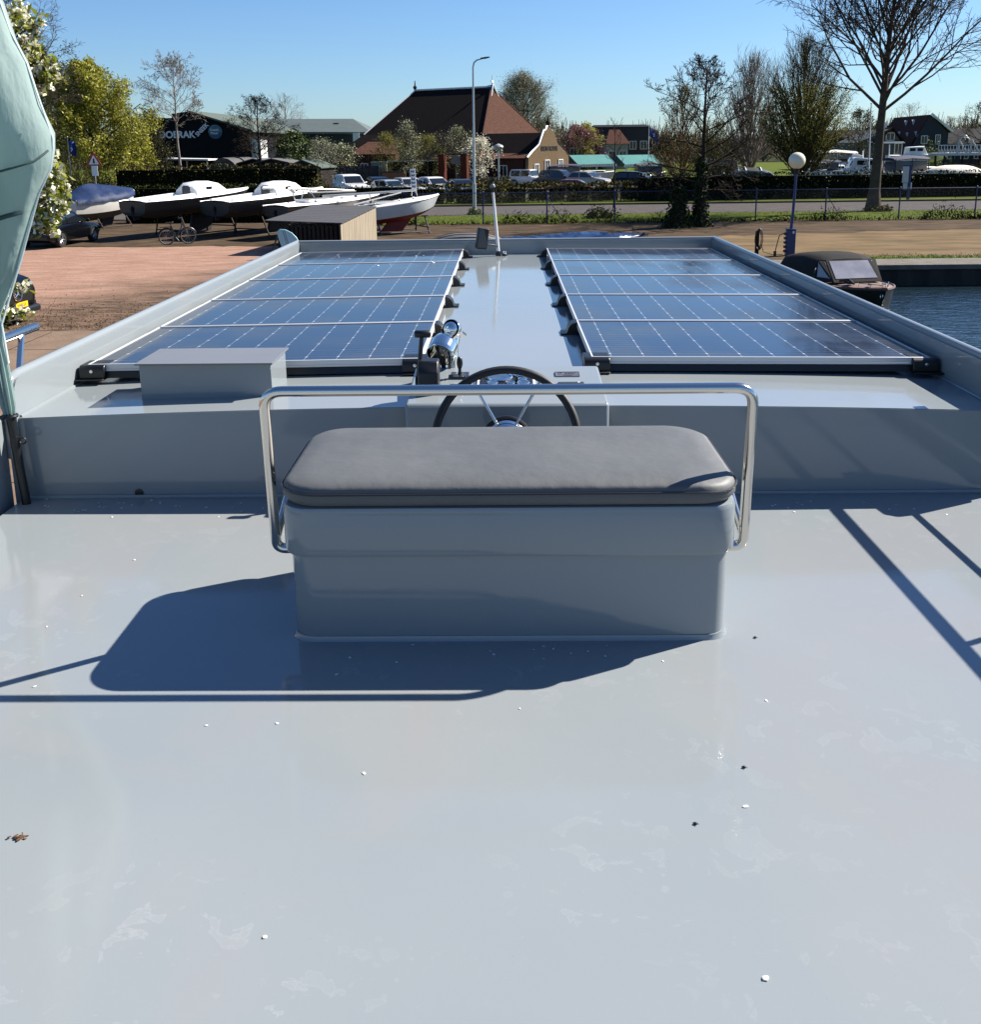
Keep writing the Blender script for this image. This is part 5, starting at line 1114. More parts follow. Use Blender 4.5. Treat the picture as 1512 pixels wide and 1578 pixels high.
# ================================================================ BOATS ON STANDS
def hull_secs(L, Bm, zs0, zs1, fb, dr, n=13, tw=.72, rake=.09):
    """topside and bottom rings from stern to bow; fb freeboard, dr canoe body draft"""
    up, lo, edge = [], [], []
    for i in range(n):
        t = i/(n-1); wv = (tw+(1-tw)*math.sin(min(1, t/.45)*math.pi/2)) if t < .45 else math.cos(((t-.45)/.55)**1.5*math.pi/2)**.85
        wv = max(wv, .012)*Bm/2; zs = zs0+(zs1-zs0)*t+.10*(2*t-1)**2*fb-.08*fb; rise = (max(0, t-.62)/.38)**2*.85+(max(0, .22-t)/.22)**2*.45
        zw = zs-fb*(1-.12*rise); zk = zw-dr*(1-rise); x = -L/2+L*t
        xs = lambda z: x-(rake*L*((zs-z)/(fb+dr)))*(max(0, t-.5)/.5)**2
        up.append([(xs(zs), -wv, zs), (xs(zw+(zs-zw)*.5), -wv*.985, zw+(zs-zw)*.5), (xs(zw), -wv*.90, zw)]); lo.append([(xs(zw), -wv*.90, zw), (xs(zk), -wv*.55, zw+(zk-zw)*.7), (xs(zk), 0, zk), (xs(zk), wv*.55, zw+(zk-zw)*.7), (xs(zw), wv*.90, zw)])
        edge.append((xs(zs), wv, zs))
    return up, lo, edge
def sail_boat(label, s, b, Bm, fb, dr, hullm, botm, cabin=True, keelm=None, keel=None, group='sailing boats stored on stands', deckm=None, tw=.72, stripe=None):
    sp, bp2 = P(*s), P(*b); d = bp2-sp; L = math.hypot(d.x, d.y); c = (sp+bp2)/2; zm = 0
    t = thing('sailing_boat', label, 'boat', (c.x, c.y, 0), math.atan2(d.y, d.x), group); up, lo, edge = hull_secs(L, Bm, sp.z, bp2.z, fb, dr, tw=tw)
    q = MB(); q.loft(up, False); q.loft([[(x, -y, z) for x, y, z in r_] for r_ in up], False)
    e0 = up[0]; q.add(e0+[(x, -y, z) for x, y, z in e0[::-1]], [tuple(range(6))]); ho = q.build('topsides', hullm, t, 50)
    q = MB().loft(lo, False); q.add(lo[0], [tuple(range(5))]); q.build('bottom', botm, t, 50)
    dk = MB(); rows = []
    for x, y, z in edge: rows.append([(x, -y, z), (x, -y*.6, z+.05), (x, 0, z+.07), (x, y*.6, z+.05), (x, y, z)])
    dk.loft(rows, False); dk.tube([(x, y, z+.01) for x, y, z in edge], .03, 5); dk.tube([(x, -y, z+.01) for x, y, z in edge], .03, 5); dk.build('deck', deckm or WHITE, t, 50)
    zd = lambda u: sp.z+(bp2.z-sp.z)*u-.02
    if cabin:
        q = MB(); secs = []
        for u, w_, hh in ((.44, .62, .42), (.47, .64, .58), (.58, .62, .62), (.68, .5, .46), (.76, .30, .14)):
            x = -L/2+L*u; z = zd(u); w2 = Bm/2*w_; secs.append([(x, -w2, z), (x, w2, z), (x, w2*.92, z+hh*.6), (x, w2*.55, z+hh), (x, -w2*.55, z+hh), (x, -w2*.92, z+hh*.6)])
        co = q.loft(secs).build('cabin', WHITE, t, 45); x = -L/2+L*.44
        MB().prism([(-.24, zd(.44)+.02), (.24, zd(.44)+.02), (.24, zd(.44)+.40), (.14, zd(.44)+.48), (-.14, zd(.44)+.48), (-.24, zd(.44)+.40)], 'X', x-.03, x-.002).build('hatch_door', mat('dark_hatch', (.05, .05, .07), .4), co)
        for sg in (-1, 1): MB().box((-L/2+L*.545, sg*Bm/2*.60, zd(.545)+.33), (.34, .03, .13)).build('window', GLASSD, co)
        q = MB(); q.prism([(-L/2+L*.06, zd(.1)-.02), (-L/2+L*.42, zd(.4)-.02), (-L/2+L*.42, zd(.4)+.16), (-L/2+L*.06, zd(.1)+.10)], 'Y', -Bm*.30, -Bm*.24); q.prism([(-L/2+L*.06, zd(.1)-.02), (-L/2+L*.42, zd(.4)-.02), (-L/2+L*.42, zd(.4)+.16), (-L/2+L*.06, zd(.1)+.10)], 'Y', Bm*.24, Bm*.30); q.build('cockpit_coaming', WHITE, t)
    else:
        q = MB(); q.prism([(x, y) for x, y in rrect(L*.16, Bm*.22, .2)], 'Z', zd(.4)+.04, zd(.4)+.14, Matrix.Translation((-L*.12, 0, 0))); q.build('cockpit_coaming', WHITE, t)
        MB().box((-L*.12, 0, zd(.4)+.13), (L*.27, Bm*.34, .05)).build('cockpit', mat('cockpit_grey', (.30, .30, .29), .6), t)
        for u in (.3, .55, .7): MB().lathe([(.05, 0), (.035, .05), (.055, .10)], 10, Matrix.Translation((-L/2+L*u, -.25*Bm*(1-u*.4), zd(u)+.06))).build('winch', STEEL, t)
    zk = zd(.5)-fb-dr*.95
    if keel is None: keel = [(-.02, -.05), (.17, -.05), (.12, -1.0), (-.06, -1.0)]
    MB().loft([[(L*x_, y_*.09, zk+.08+zz*(zk-.10)) for y_ in (-1, 1)] for x_, zz in ((.0, 0), (.0, 0))] if 0 else [[(L*k[0], -.07, zk+.1 if k[1] > -.5 else .10) for k in keel], [(L*k[0], .07, zk+.1 if k[1] > -.5 else .10) for k in keel]]).build('keel', keelm or botm, t, 40, .02)
    MB().prism([(-L/2+.02, zd(0)-fb*.2), (-L/2+.26, zd(0)-fb*.9), (-L/2+.36, max(.35, zk-.1)), (-L/2+.02, max(.3, zk-.15)), (-L/2-.10, zd(0)-fb*.5)], 'Y', -.03, .03).build('rudder', botm, t)
    if stripe:
        for sg in (-1, 1):
            MB().loft([[(r_[2][0], sg*(abs(r_[2][1])*1.012+.004), r_[2][2]+fb*.10), (r_[2][0], sg*(abs(r_[2][1])*1.02+.006), r_[2][2]+fb*.16)] for r_ in up], False).build('boot_stripe', stripe, t)
    return t, c, d, L, zk
STW = mat('rusty_stand_steel', (.05, .035, .028), .8, col2=(.09, .055, .04), scale=4)
def stand(label, c, d, L, zk, Bm, steel=STW, us=(-.22, .20)):
    t = thing('boat_stand', label, 'boat stand', (c.x, c.y, 0), math.atan2(d.y, d.x), 'boat stands')
    for u in us:
        for sg in (-1, 1): MB().tube([(L*u+.1, sg*Bm*.50, 0), (L*u, sg*Bm*.30, zk+.22)], .04, 6).box((L*u, sg*Bm*.30, zk+.24), (.26, .14, .05)).build('leg', steel, t)
        MB().tube([(L*u+.07, -Bm*.46, .28), (L*u+.07, Bm*.46, .28)], .03, 6).build('cross_bar', steel, t)
    MB().tube([(L*us[0]+.1, -Bm*.49, .10), (L*us[1]+.1, -Bm*.49, .10)], .03, 6).build('side_bar', steel, t); MB().tube([(L*us[0]+.1, Bm*.49, .10), (L*us[1]+.1, Bm*.49, .10)], .03, 6).build('side_bar', steel, t)
HB = mat('black_hull', (.004, .005, .008), .3, coat=.1); HBB = mat('dark_blue_antifouling', (.012, .016, .03), .7); HBR = mat('brown_black_hull', (.022, .016, .014), .35, coat=.2)
HGW = mat('grey_white_hull', (.46, .50, .50), .3, coat=.3, col2=(.40, .44, .44), scale=1.5); REDB = mat('red_antifouling', (.36, .022, .020), .6, col2=(.27, .018, .018), scale=2); BLKK = mat('black_keel', (.010, .009, .009), .7)
r1 = sail_boat('black hulled sailing boat with white cabin, left of the two black ones', (203, 312, 43.5), (382, 290.5, 50), 2.3, .50, .30, HB, HBB, True, BLKK); stand('stand under the left black sailing boat', r1[1], r1[2], r1[3], r1[4], 2.1)
r2 = sail_boat('black hulled sailing boat with white cabin, its stern against the other black one', (330, 312, 43.5), (497, 290, 50.5), 2.3, .50, .30, HB, HBB, True, BLKK, stripe=WHITE); stand('stand under the right black sailing boat', r2[1], r2[2], r2[3], r2[4], 2.1)
r3 = sail_boat('open keelboat with brown black hull behind the wooden shed', (424, 319, 43), (585, 299, 48.5), 2.0, .42, .28, HBR, BLKK, False, BLKK, tw=.8); stand('stand under the brown black keelboat', r3[1], r3[2], r3[3], r3[4], 1.8)
r4 = sail_boat('open keelboat with pale grey hull and red keel right of the wooden shed', (528, 324, 44.5), (676, 301, 46.5), 2.0, .56, .30, HGW, REDB, False, REDB, keel=[(-.02, -.05), (.20, -.05), (.10, -1.0), (-.13, -1.0)], tw=.85); stand('steel stand under the pale keelboat with red keel', r4[1], r4[2], r4[3], r4[4], 1.8, mat('galvanised_dark', (.12, .12, .12), .6), (-.2, .30))
r0 = sail_boat('white hulled boat under a blue tarpaulin at the left', (100, 311, 49), (206, 294.5, 53), 2.2, .66, .45, mat('aged_white_hull', (.60, .58, .53), .35, col2=(.52, .50, .45), scale=1.5), mat('grey_brown_bottom', (.13, .11, .09), .8), False, BLKK); stand('stand under the white boat with the blue tarpaulin', r0[1], r0[2], r0[3], r0[4], 2.0)
# blue tarpaulin over it
TARP = mat('blue_tarpaulin', (.014, .036, .105), .6, spec=.2, col2=(.022, .050, .145), scale=3, bump=.4, bscale=5)
c, d, L = r0[1], r0[2], r0[3]; tp_ = thing('tarpaulin', 'blue tarpaulin laced over the white hulled boat', 'tarpaulin', (c.x, c.y, 0), math.atan2(d.y, d.x)); s0, s1 = P(100, 311, 49).z, P(206, 294.5, 53).z
secs = []; r_ = random.Random(8)
for i in range(15):
    u = i/14; w_ = 1.12*(.78+.22*math.sin(min(1, u/.45)*1.57) if u < .45 else math.cos(((u-.45)/.55)**1.5*1.53)**.8)+.03; z = s0+(s1-s0)*u; hh = (.30+.85*math.sin(min(1, u/.35)*1.57) if u < .35 else 1.15-.9*((u-.35)/.65)**1.1)*.62
    sag = .20*math.sin(i*2.1)
    secs.append([(-L/2+L*u*.985, y*w_, z+zz) for y, zz in ((-1.02, -.16+.03*math.sin(i*2.3)), (-1, .02), (-.72, .02+hh*(.28+sag)), (-.36, hh*(.62+sag*.5)), (0, hh), (.36, hh*(.62-sag*.5)), (.72, .02+hh*(.28-sag)), (1, .02), (1.02, -.16))])
MB().loft(secs, False).build('tarpaulin_sheet', TARP, tp_, 60); q = MB()
for i in range(1, 8):
    u = i/8; z = s0+(s1-s0)*u; q.tube([(-L/2+L*u, -1.1*(.8 if u < .6 else .62), z-.12), (-L/2+L*u-.12, -1.0*(.75 if u < .6 else .5), z-.75)], .012, 4)
q.build('lashing', BLK, tp_)
w0 = P(92, 297, 55); t = thing('cabin_boat', 'white boat bow and windscreen peeping out behind the blossom', 'boat', (w0.x, 55, 0), R(20), 'boats stored behind'); up, lo, edge = hull_secs(5.2, 2.0, w0.z-.1, w0.z+.1, .6, .4)
q = MB().loft([u_+[(x, -y, z) for x, y, z in u_[::-1]] for u_ in up], True); q.build('hull', WHITE, t, 40); MB().prism([(-.9, w0.z), (.6, w0.z), (.1, w0.z+.62), (-.7, w0.z+.5)], 'Y', -.7, .7).build('cabin', WHITE, t, 40, .05)
MB().tube([(0, 0, 0), (0, 0, w0.z-.9)], .25, 6).build('keel', BLKK, t)
# masts and booms lying along the decks
MAST = mat('anodised_mast', (.52, .52, .50), .35, .7)
def spar(label, a, b, r, m=MAST, name='mast'):
    A = P(*a); Bq = P(*b); t = thing(name, label, 'mast', tuple(A)); MB().tube([(0, 0, 0), Bq-A], [r, r*.8], 10).build('spar', m, t)
    q = MB()
    for u in (.35, .7): q.box((Bq-A)*u+Vector((0, 0, -.06)), (.10, .05, .12))
    q.build('fittings', BLK, t); MB().tube([(0, 0, -.10), (Bq-A)*.6+Vector((0, 0, -.13)), (Bq-A)*.98+Vector((0, 0, -.04))], .010, 4).build('rigging', BLK, t); return t
spar('silver mast lying along the two black sailing boats', (405, 290, 46), (545, 294, 50), .07)
spar('silver mast lying over the pale keelboat towards its bow', (497, 303, 44.5), (640, 293.5, 46), .06)
spar('thin silver boom slanting over the pale keelboat', (545, 316, 44), (618, 297, 45.6), .035, MAST, 'boom')
spar('dark mast lying beside the silver one above the brown keelboat', (475, 298, 45), (548, 295, 47.5), .05, mat('dark_spar', (.10, .10, .10), .5))
q = thing('mast_cradle', 'crossed steel struts carrying the masts above the keelboats', 'cradle', tuple(P(480, 310, 45)))
for a, b in (((-.5, 0, -.2), (-.35, 0, .45)), ((.4, 0, -.2), (-.05, 0, .45)), ((-.65, 0, -.2), (-.9, 0, .55)), ((2.6, 0.4, -.1), (2.6, .4, .35))): MB().tube([a, b], .028, 6).build('strut', STEEL, q)
# lettered sign on the pale keelboat
sg = P(637, 277, 46.2); t = thing('lettered_sign', 'narrow upright white sign with blue lettering on the pale keelboat', 'sign', (sg.x, 46.2, sg.z-.5)); h_ = .96
MB().box((0, 0, .5), (.24, .05, h_), (0, -.06, 0)).build('board', WHITE, t); BL = mat('sign_blue', (.03, .14, .36), .5); q = MB()
for i in range(5): z = .86-i*.17; q.box((-.005-(z-.5)*.06, -.028, z-.02), (.16, .012, .05)); q.box((-.06-(z-.5)*.06, -.028, z+.03), (.05, .012, .06)); q.box((.05-(z-.5)*.06, -.028, z+.025), (.05, .012, .05))
q.build('lettering', BL, t); MB().tube([(.08, 0, .1), (.16, .05, -.25)], .015, 6).tube([(-.06, 0, .1), (-.10, .05, -.25)], .015, 6).build('legs', STEEL, t)
# ================================================================ SHED, BOARD, UPTURNED DINGHY, TARP NEAR THE FENCE
def S3(px, py, Y): return P(px, py, Y)
fl_, fr, br, bl = S3(408, 341, 37.2), S3(527, 345, 36.6), S3(581, 319, 41.6), S3(487, 316.5, 42.2)
o = fr; t = thing('wooden_shed', 'low wooden shed with grey board roof and pale side wall', 'shed', (o.x, o.y, 0)); O = Vector((o.x, o.y, 0))
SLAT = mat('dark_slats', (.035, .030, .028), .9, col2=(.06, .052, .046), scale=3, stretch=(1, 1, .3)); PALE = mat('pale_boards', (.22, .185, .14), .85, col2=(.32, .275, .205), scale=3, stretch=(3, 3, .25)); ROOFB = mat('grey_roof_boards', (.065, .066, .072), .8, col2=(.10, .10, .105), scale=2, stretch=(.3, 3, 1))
rv = [p_-O for p_ in (fl_, fr, br, bl)]; q = MB(); nb = 11
for i in range(nb):
    a, b = i/nb, (i+.94)/nb; L0, L1 = rv[0].lerp(rv[3], a), rv[0].lerp(rv[3], b); R0, R1 = rv[1].lerp(rv[2], a), rv[1].lerp(rv[2], b); up = Vector((0, 0, .03))
    q.add([L0, R0, R1, L1, L0+up, R0+up, R1+up, L1+up], [(0, 3, 2, 1), (4, 5, 6, 7), (0, 1, 5, 4), (1, 2, 6, 5), (2, 3, 7, 6), (3, 0, 4, 7)])
q.build('roof', ROOFB, t, None)
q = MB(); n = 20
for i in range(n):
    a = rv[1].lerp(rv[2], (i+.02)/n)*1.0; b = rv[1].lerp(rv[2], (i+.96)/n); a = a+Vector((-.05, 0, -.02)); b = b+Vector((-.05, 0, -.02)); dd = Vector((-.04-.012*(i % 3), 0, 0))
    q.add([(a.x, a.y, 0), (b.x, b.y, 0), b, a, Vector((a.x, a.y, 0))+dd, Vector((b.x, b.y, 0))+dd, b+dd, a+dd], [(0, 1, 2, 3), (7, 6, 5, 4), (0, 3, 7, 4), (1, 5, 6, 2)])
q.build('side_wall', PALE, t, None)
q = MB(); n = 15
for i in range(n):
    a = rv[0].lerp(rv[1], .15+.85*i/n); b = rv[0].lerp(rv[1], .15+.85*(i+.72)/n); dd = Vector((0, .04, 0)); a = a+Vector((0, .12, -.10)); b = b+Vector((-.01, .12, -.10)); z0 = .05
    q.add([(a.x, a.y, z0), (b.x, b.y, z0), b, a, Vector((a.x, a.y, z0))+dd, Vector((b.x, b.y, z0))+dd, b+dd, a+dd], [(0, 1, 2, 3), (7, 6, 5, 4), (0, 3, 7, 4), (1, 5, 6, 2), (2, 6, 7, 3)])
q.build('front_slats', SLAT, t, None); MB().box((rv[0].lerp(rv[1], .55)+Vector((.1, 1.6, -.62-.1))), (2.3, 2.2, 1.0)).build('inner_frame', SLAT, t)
bd = P(440, 372, 35.5); t = thing('curved_board', 'pale blue curved board standing against the yacht before the shed', 'board', (bd.x, 35.5, 0)); pts = []
for px, py in ((427, 357), (431, 353.5), (440, 354), (450, 359), (457, 366), (463, 376), (468, 392), (447, 396), (436, 385), (430, 370)): w_ = P(px, py, 35.5); pts.append((w_.x-bd.x, w_.z))
MB().prism(pts, 'Y', -.03, .03).build('board', mat('pale_blue_board', (.24, .48, .54), .35, col2=(.29, .54, .60), scale=4), t, 40, .015)
q = MB()
for dx_ in (0, .06): q.prism([(pts[1][0]+.10+dx_, pts[1][1]-.06), (pts[1][0]+.115+dx_, pts[1][1]-.06), (pts[7][0]+.03+dx_, pts[7][1]+.1), (pts[7][0]+.015+dx_, pts[7][1]+.1)], 'Y', -.034, -.0305)
q.build('dark_stripes', INK, t); MB().tube([P(428, 362, 35.6)-Vector((bd.x, 35.5, 0)), P(417, 398, 35.4)-Vector((bd.x, 35.5, 0))], .035, 6).build('prop', BLK, t)
# upturned clinker dinghy
u0, u1 = P(652, 376, 39), P(790, 376, 39.5); L = u1.x-u0.x; t = thing('upturned_dinghy', 'grey upturned dinghy with curved plank lines beyond the bow', 'boat', ((u0.x+u1.x)/2, 39.2, 0)); q = MB(); tz = P(715, 357.5, 39.2).z; secs = []
for i in range(15):
    u = i/14*2-1; k = max(.02, 1-abs(u)**2.4); secs.append([(u*L/2, math.cos(a)*.85*k**.7, max(0, math.sin(a))*tz*k**.8) for a in np.linspace(0, math.pi, 13)])
MB().loft(secs, False).build('hull', mat('weathered_grey_hull', (.17, .165, .16), .6, col2=(.21, .205, .20), scale=2), t, 60); q = MB()
for a in (1.75, 2.05, 2.35, 2.65, 2.95): q.tube([(u_[0][0], math.cos(a)*.86*max(.02, 1-abs(u_[0][0]/(L/2))**2.4)**.7, math.sin(a)*tz*1.01*max(.02, 1-abs(u_[0][0]/(L/2))**2.4)**.8) for u_ in secs], .014, 4)
q.build('plank_lines', INK, t)
# crumpled blue tarp on the dirt
a0, a1 = P(768, 366, 41), P(992, 360, 43.5); L = a1.x-a0.x; t = thing('tarpaulin', 'crumpled shiny blue tarpaulin spread on the dirt beyond the bow', 'tarpaulin', (a0.x, 41.2, 0)); rg = np.random.default_rng(4); NX, NY = 46, 12; vs = []
for i in range(NX):
    for j in range(NY):
        u, v = i/(NX-1), j/(NY-1); vs.append((u*L+.12*math.sin(v*9), (v-.5)*(2.2*math.sin(math.pi*min(1, max(.06, u*1.02)))**.5)+u*1.6+.1*math.sin(u*23), .04+.20*math.sin(math.pi*v)*math.sin(math.pi*u)**.6*(.6+.3*math.sin(u*11+v*3))+abs(rg.normal(scale=.05))*(0 if v in (0, 1) else 1)))
MB().add(vs, [(i*NY+j, (i+1)*NY+j, (i+1)*NY+j+1, i*NY+j+1) for i in range(NX-1) for j in range(NY-1)]).build('tarpaulin_sheet', mat('shiny_blue_tarp', (.010, .032, .105), .3, col2=(.016, .046, .15), scale=3), t, 50)

# ================================================================ TENDER WITH CANOPY IN THE BASIN
sb_, bb_ = P(1236, 431, 30.2), P(1366, 449, 25.6); d = Vector((bb_.x-sb_.x, bb_.y-sb_.y, 0)); L = d.length; c = (sb_+bb_)/2
t = thing('canopy_tender', 'dark green open motor boat with grey canopy moored in the basin', 'boat', (c.x, c.y, 0), math.atan2(d.y, d.x)); HG = mat('dark_green_hull', (.012, .020, .016), .4, coat=.1, spec=.3); TEAK = mat('pinkish_teak_deck', (.30, .185, .145), .6, col2=(.24, .145, .11), scale=3, stretch=(1, 8, 1))
zb = bb_.z; Bm = 2.15; up, lo, edge = hull_secs(L, Bm, zb-.02, zb+.02, .75, .3, 17, .8, .10); q = MB(); q.loft(up, False); q.loft([[(x, -y, z) for x, y, z in r_] for r_ in up], False); e0 = up[0]; q.add(e0+[(x, -y, z) for x, y, z in e0[::-1]], [tuple(range(6))]); q.build('hull', HG, t, 50)
MB().loft(lo, False).build('hull_bottom', HBB, t, 50)
dk = MB().loft([[(x, -y, z), (x, -y*.55, z+.05), (x, 0, z+.07), (x, y*.55, z+.05), (x, y, z)] for x, y, z in edge], False); dk.build('deck', TEAK, t, 50); q = MB()
for s in (1, -1): q.tube([(x, s*y, z+.005) for x, y, z in edge], .035, 6)
q.build('rubbing_strake', mat('varnished_strake', (.20, .11, .08), .4), t)
CAN = mat('grey_canvas', (.050, .048, .046), .85, col2=(.062, .06, .056), scale=4, bump=.2)
q = MB(); secs = []; ztop = P(1283, 388, 28.6).z-zb
for u, wv, hh in ((.05, .84, .34), (.12, .92, .60), (.26, .97, ztop*.97), (.40, .97, ztop*1.03), (.50, .93, ztop*.98), (.55, .90, ztop*.86)):
    x = -L/2+L*u; w_ = Bm/2*wv; secs.append([(x, -w_, zb+.03), (x, -w_*.99, zb+hh*.5), (x, -w_*.86, zb+hh*.86), (x, -w_*.45, zb+hh*.98), (x, 0, zb+hh), (x, w_*.45, zb+hh*.98), (x, w_*.86, zb+hh*.86), (x, w_*.99, zb+hh*.5), (x, w_, zb+.03)])
q.loft(secs, False); q.build('canopy', CAN, t, 60)
# raked windscreen panels joining the canopy front to the deck
xf, xb_ = -L/2+L*.70, -L/2+L*.55; zt = zb+ztop*.84; z0 = zb+.06; w1, w0 = Bm/2*.66, Bm/2*.84
CLR = mat('clouded_vinyl_window', (.20, .20, .235), .12, col2=(.27, .27, .30), scale=2.2, spec=.7)
def quad(vs, nm, m, th=.02):
    vs = [Vector(v) for v in vs]; n_ = (vs[1]-vs[0]).cross(vs[3]-vs[0]).normalized()*th; return MB().add(vs+[v-n_ for v in vs], [(0, 1, 2, 3), (7, 6, 5, 4), (0, 4, 5, 1), (1, 5, 6, 2), (2, 6, 7, 3), (3, 7, 4, 0)]).build(nm, m, t, None)
A, Bq, Cq, D = (xf, -w1, z0), (xf, w1, z0), (xb_+.05, w1*.92, zt), (xb_+.05, -w1*.92, zt)
def ins(vs, a, b, c_, d_, off):
    v = [Vector(x) for x in vs]; n_ = (v[1]-v[0]).cross(v[3]-v[0]).normalized()*off; f = lambda s, q_: (v[0].lerp(v[1], s)).lerp(v[3].lerp(v[2], s), q_)+n_; return [f(a, c_), f(b, c_), f(b, d_), f(a, d_)]
quad([A, Bq, Cq, D], 'windscreen_canvas', CAN); quad(ins([A, Bq, Cq, D], .06, .94, .15, .93, .012), 'front_window', CLR, .008)
for s in (1, -1):
    vs = [(xf, s*w1, z0), (xb_, s*w0*1.05, z0), (xb_, s*w0*.96, zt), (xb_+.05, s*w1*.92, zt)]
    if s < 0: vs = [vs[1], vs[0], vs[3], vs[2]]
    quad(vs, 'side_canvas', CAN); quad(ins(vs, .15, .86, .16, .92, .012), 'side_window', CLR, .008)
q = MB()
for s in (1, -1):
    pts = [(L*(.50-.03*k)*.97, s*Bm*(.03+.042*k), zb+.14) for k in range(5)]; q.tube(pts, .012, 6)
    for k in (0, 2, 4): q.tube([pts[k], (pts[k][0], pts[k][1], zb+.04)], .010, 5)
q.build('bow_rail', STEEL, t); q = MB(); q.box((L*.26, -Bm*.20, zb+.10), (.26, .16, .08)); q.tube([(L*.20, -Bm*.26, zb+.10), (L*.26, -Bm*.2, zb+.16), (L*.33, -Bm*.22, zb+.10)], .03, 6); q.build('coiled_line', BLK, t); q = MB(); q.box((L*.40, -.2, zb+.12), (.14, .04, .05)).box((L*.40, .2, zb+.12), (.14, .04, .05)); q.build('cleats', STEEL, t)
q = MB().torus(.05, .012, 12, 5, Matrix.Translation((L*.485, -.08, zb-.14)) @ Matrix.Rotation(R(90), 4, 'X')); q.build('bow_ring', STEEL, t)
text('lettering', 'JOLIN', .11, mat('gold_lettering', (.25, .22, .15), .5), t, Matrix.Translation((L*.30, -Bm*.5*.70, zb-.20)) @ Matrix.Rotation(R(90-14), 4, 'X') @ Matrix.Rotation(R(18), 4, 'Y'), .004) if 0 else None

# ================================================================ BUILDINGS
TILED = mat('dark_shaded_roof_tiles', (.017, .013, .013), .9, spec=.08, col2=(.026, .019, .017), scale=2.5, stretch=(1, 1, 3))
TILEO = mat('orange_roof_tiles', (.165, .078, .052), .9, spec=.1, col2=(.075, .038, .028), scale=3.2, stretch=(1, 1, 2.5), bump=.4, bscale=8, lo=.3, hi=.7)
TILER = mat('red_brown_roof_tiles', (.13, .055, .038), .85, col2=(.085, .04, .03), scale=3, stretch=(1, 1, 2.5))
BRICK = mat('yellow_brick', (.25, .18, .105), .9, col2=(.19, .13, .075), scale=4, stretch=(1, 1, 2)); BRICKR = mat('red_brown_brick', (.13, .06, .045), .9, col2=(.09, .045, .035), scale=4)
TRIM = mat('white_trim', (.70, .70, .67), .5); WIN = mat('window_pane', (.02, .025, .03), .08)
def windows(parent, items, M):
    """each (x, z, w, h): frame with its pane, in the plane given by M (x right, z up, -y outward)"""
    for x, z, w, h in items:
        f = MB()
        for a, b, c, d in ((0, h/2, w+.08, .07), (0, -h/2, w+.08, .07), (-w/2, 0, .07, h), (w/2, 0, .07, h), (0, 0, .04, h)): f.box((x+a, -.04, z+b), (c, .08, d))
        f.v = [tuple(M @ Vector(p)) for p in f.v]; fo = f.build('window', TRIM, parent, None); g = MB().box((x, -.015, z), (w, .03, h)); g.v = [tuple(M @ Vector(p)) for p in g.v]; g.build('pane', WIN, fo, None)
R2 = P(757, 135, 110); rz = R(-30); U = Vector((math.cos(rz), math.sin(rz), 0)); O = R2-U*5; Hr = R2.z
fh = thing('farmhouse', 'big farmhouse with huge dark roof and sunlit orange hip in the middle distance', 'farmhouse', (O.x, O.y, 0), rz)
mz = Hr-4.8; rg_ = [(5, 0, Hr), (-5, 0, Hr)]
def ring(a, b, z): return [(5+a, -b, z), (5+a, b, z), (-5-a, b, z), (-5-a, -b, z)]
r1_, r2_ = ring(2.66, 6.2, mz), ring(4.9, 10.6, 2.5)
q = MB().add(rg_+r1_+r2_, [(0, 1, 5, 2), (0, 3, 4, 1), (1, 4, 5), (2, 5, 9, 6), (3, 7, 8, 4), (4, 8, 9, 5)]); rfo = q.build('roof', TILED, fh, None)  # dark tile colour also carries the shade on the front slope
q = MB().add([rg_[0], r1_[0], r1_[1], r2_[0], r2_[1]], [(0, 1, 2), (1, 3, 4, 2)]); q.build('hip_roof', TILEO, fh, None)  # sunlit hip of the same roof, kept in lighter orange tile
q = MB().tube([(-5.1, 0, Hr+.05), (5, 0, Hr+.05)], .12, 5); q.tube([(-5, 0, Hr), (-7.66, -6.2, mz)], .09, 5); q.build('ridge_tiles', TRIM, fh)
q = MB().tube([(5, 0, Hr), r1_[0], r2_[0]], .10, 5); q.tube([(5, 0, Hr), r1_[1], r2_[1]], .09, 5); q.build('hip_tiles', TILEO, fh)
q = MB().add([(5.45, -.85, Hr-1.25), (5.45, .85, Hr-1.25), (5.1, 0, Hr+.25), (4.6, -.8, Hr-1.2), (4.6, .8, Hr-1.2), (4.5, 0, Hr+.2)], [(0, 1, 2), (5, 4, 3), (0, 2, 5, 3), (1, 4, 5, 2), (0, 3, 4, 1)]); go = q.build('gablet', mat('dark_green_board', (.01, .05, .035), .6), fh, None)
q = MB().tube([(5.5, -.95, Hr-1.3), (5.2, 0, Hr+.35), (5.5, .95, Hr-1.3)], .10, 5); q.tube([(5.5, -.95, Hr-1.3), (5.5, .95, Hr-1.3)], .12, 5); q.tube([(5.15, 0, Hr+.1), (5.15, 0, Hr+1.3)], [.08, .025], 6); q.box((5.15, 0, Hr+.6), (.1, .4, .25)); q.build('gablet_trim', TRIM, go)
MB().tube([(-5, 0, Hr), (-5, 0, Hr+1.1)], [.12, .04], 6).sphere((-5, 0, Hr+.35), .22, 8, 6).build('finial', DBARK, fh)
MB().box((0, 0, 1.3), (18.6, 19.6, 2.6)).build('wall', BRICKR, fh, None)
ap = P(846, 199, 99.5); M_ = Matrix.Rotation(-rz, 3, 'Z'); al = M_ @ (Vector((ap.x, ap.y, 0))-Vector((O.x, O.y, 0))); rzw, uw, vw = ap.z-.35, al.x, al.y
wing = thing('farmhouse_wing', 'front wing of the farmhouse with sunlit yellow brick bell gable', 'house', (O.x, O.y, 0), rz); el = uw-11
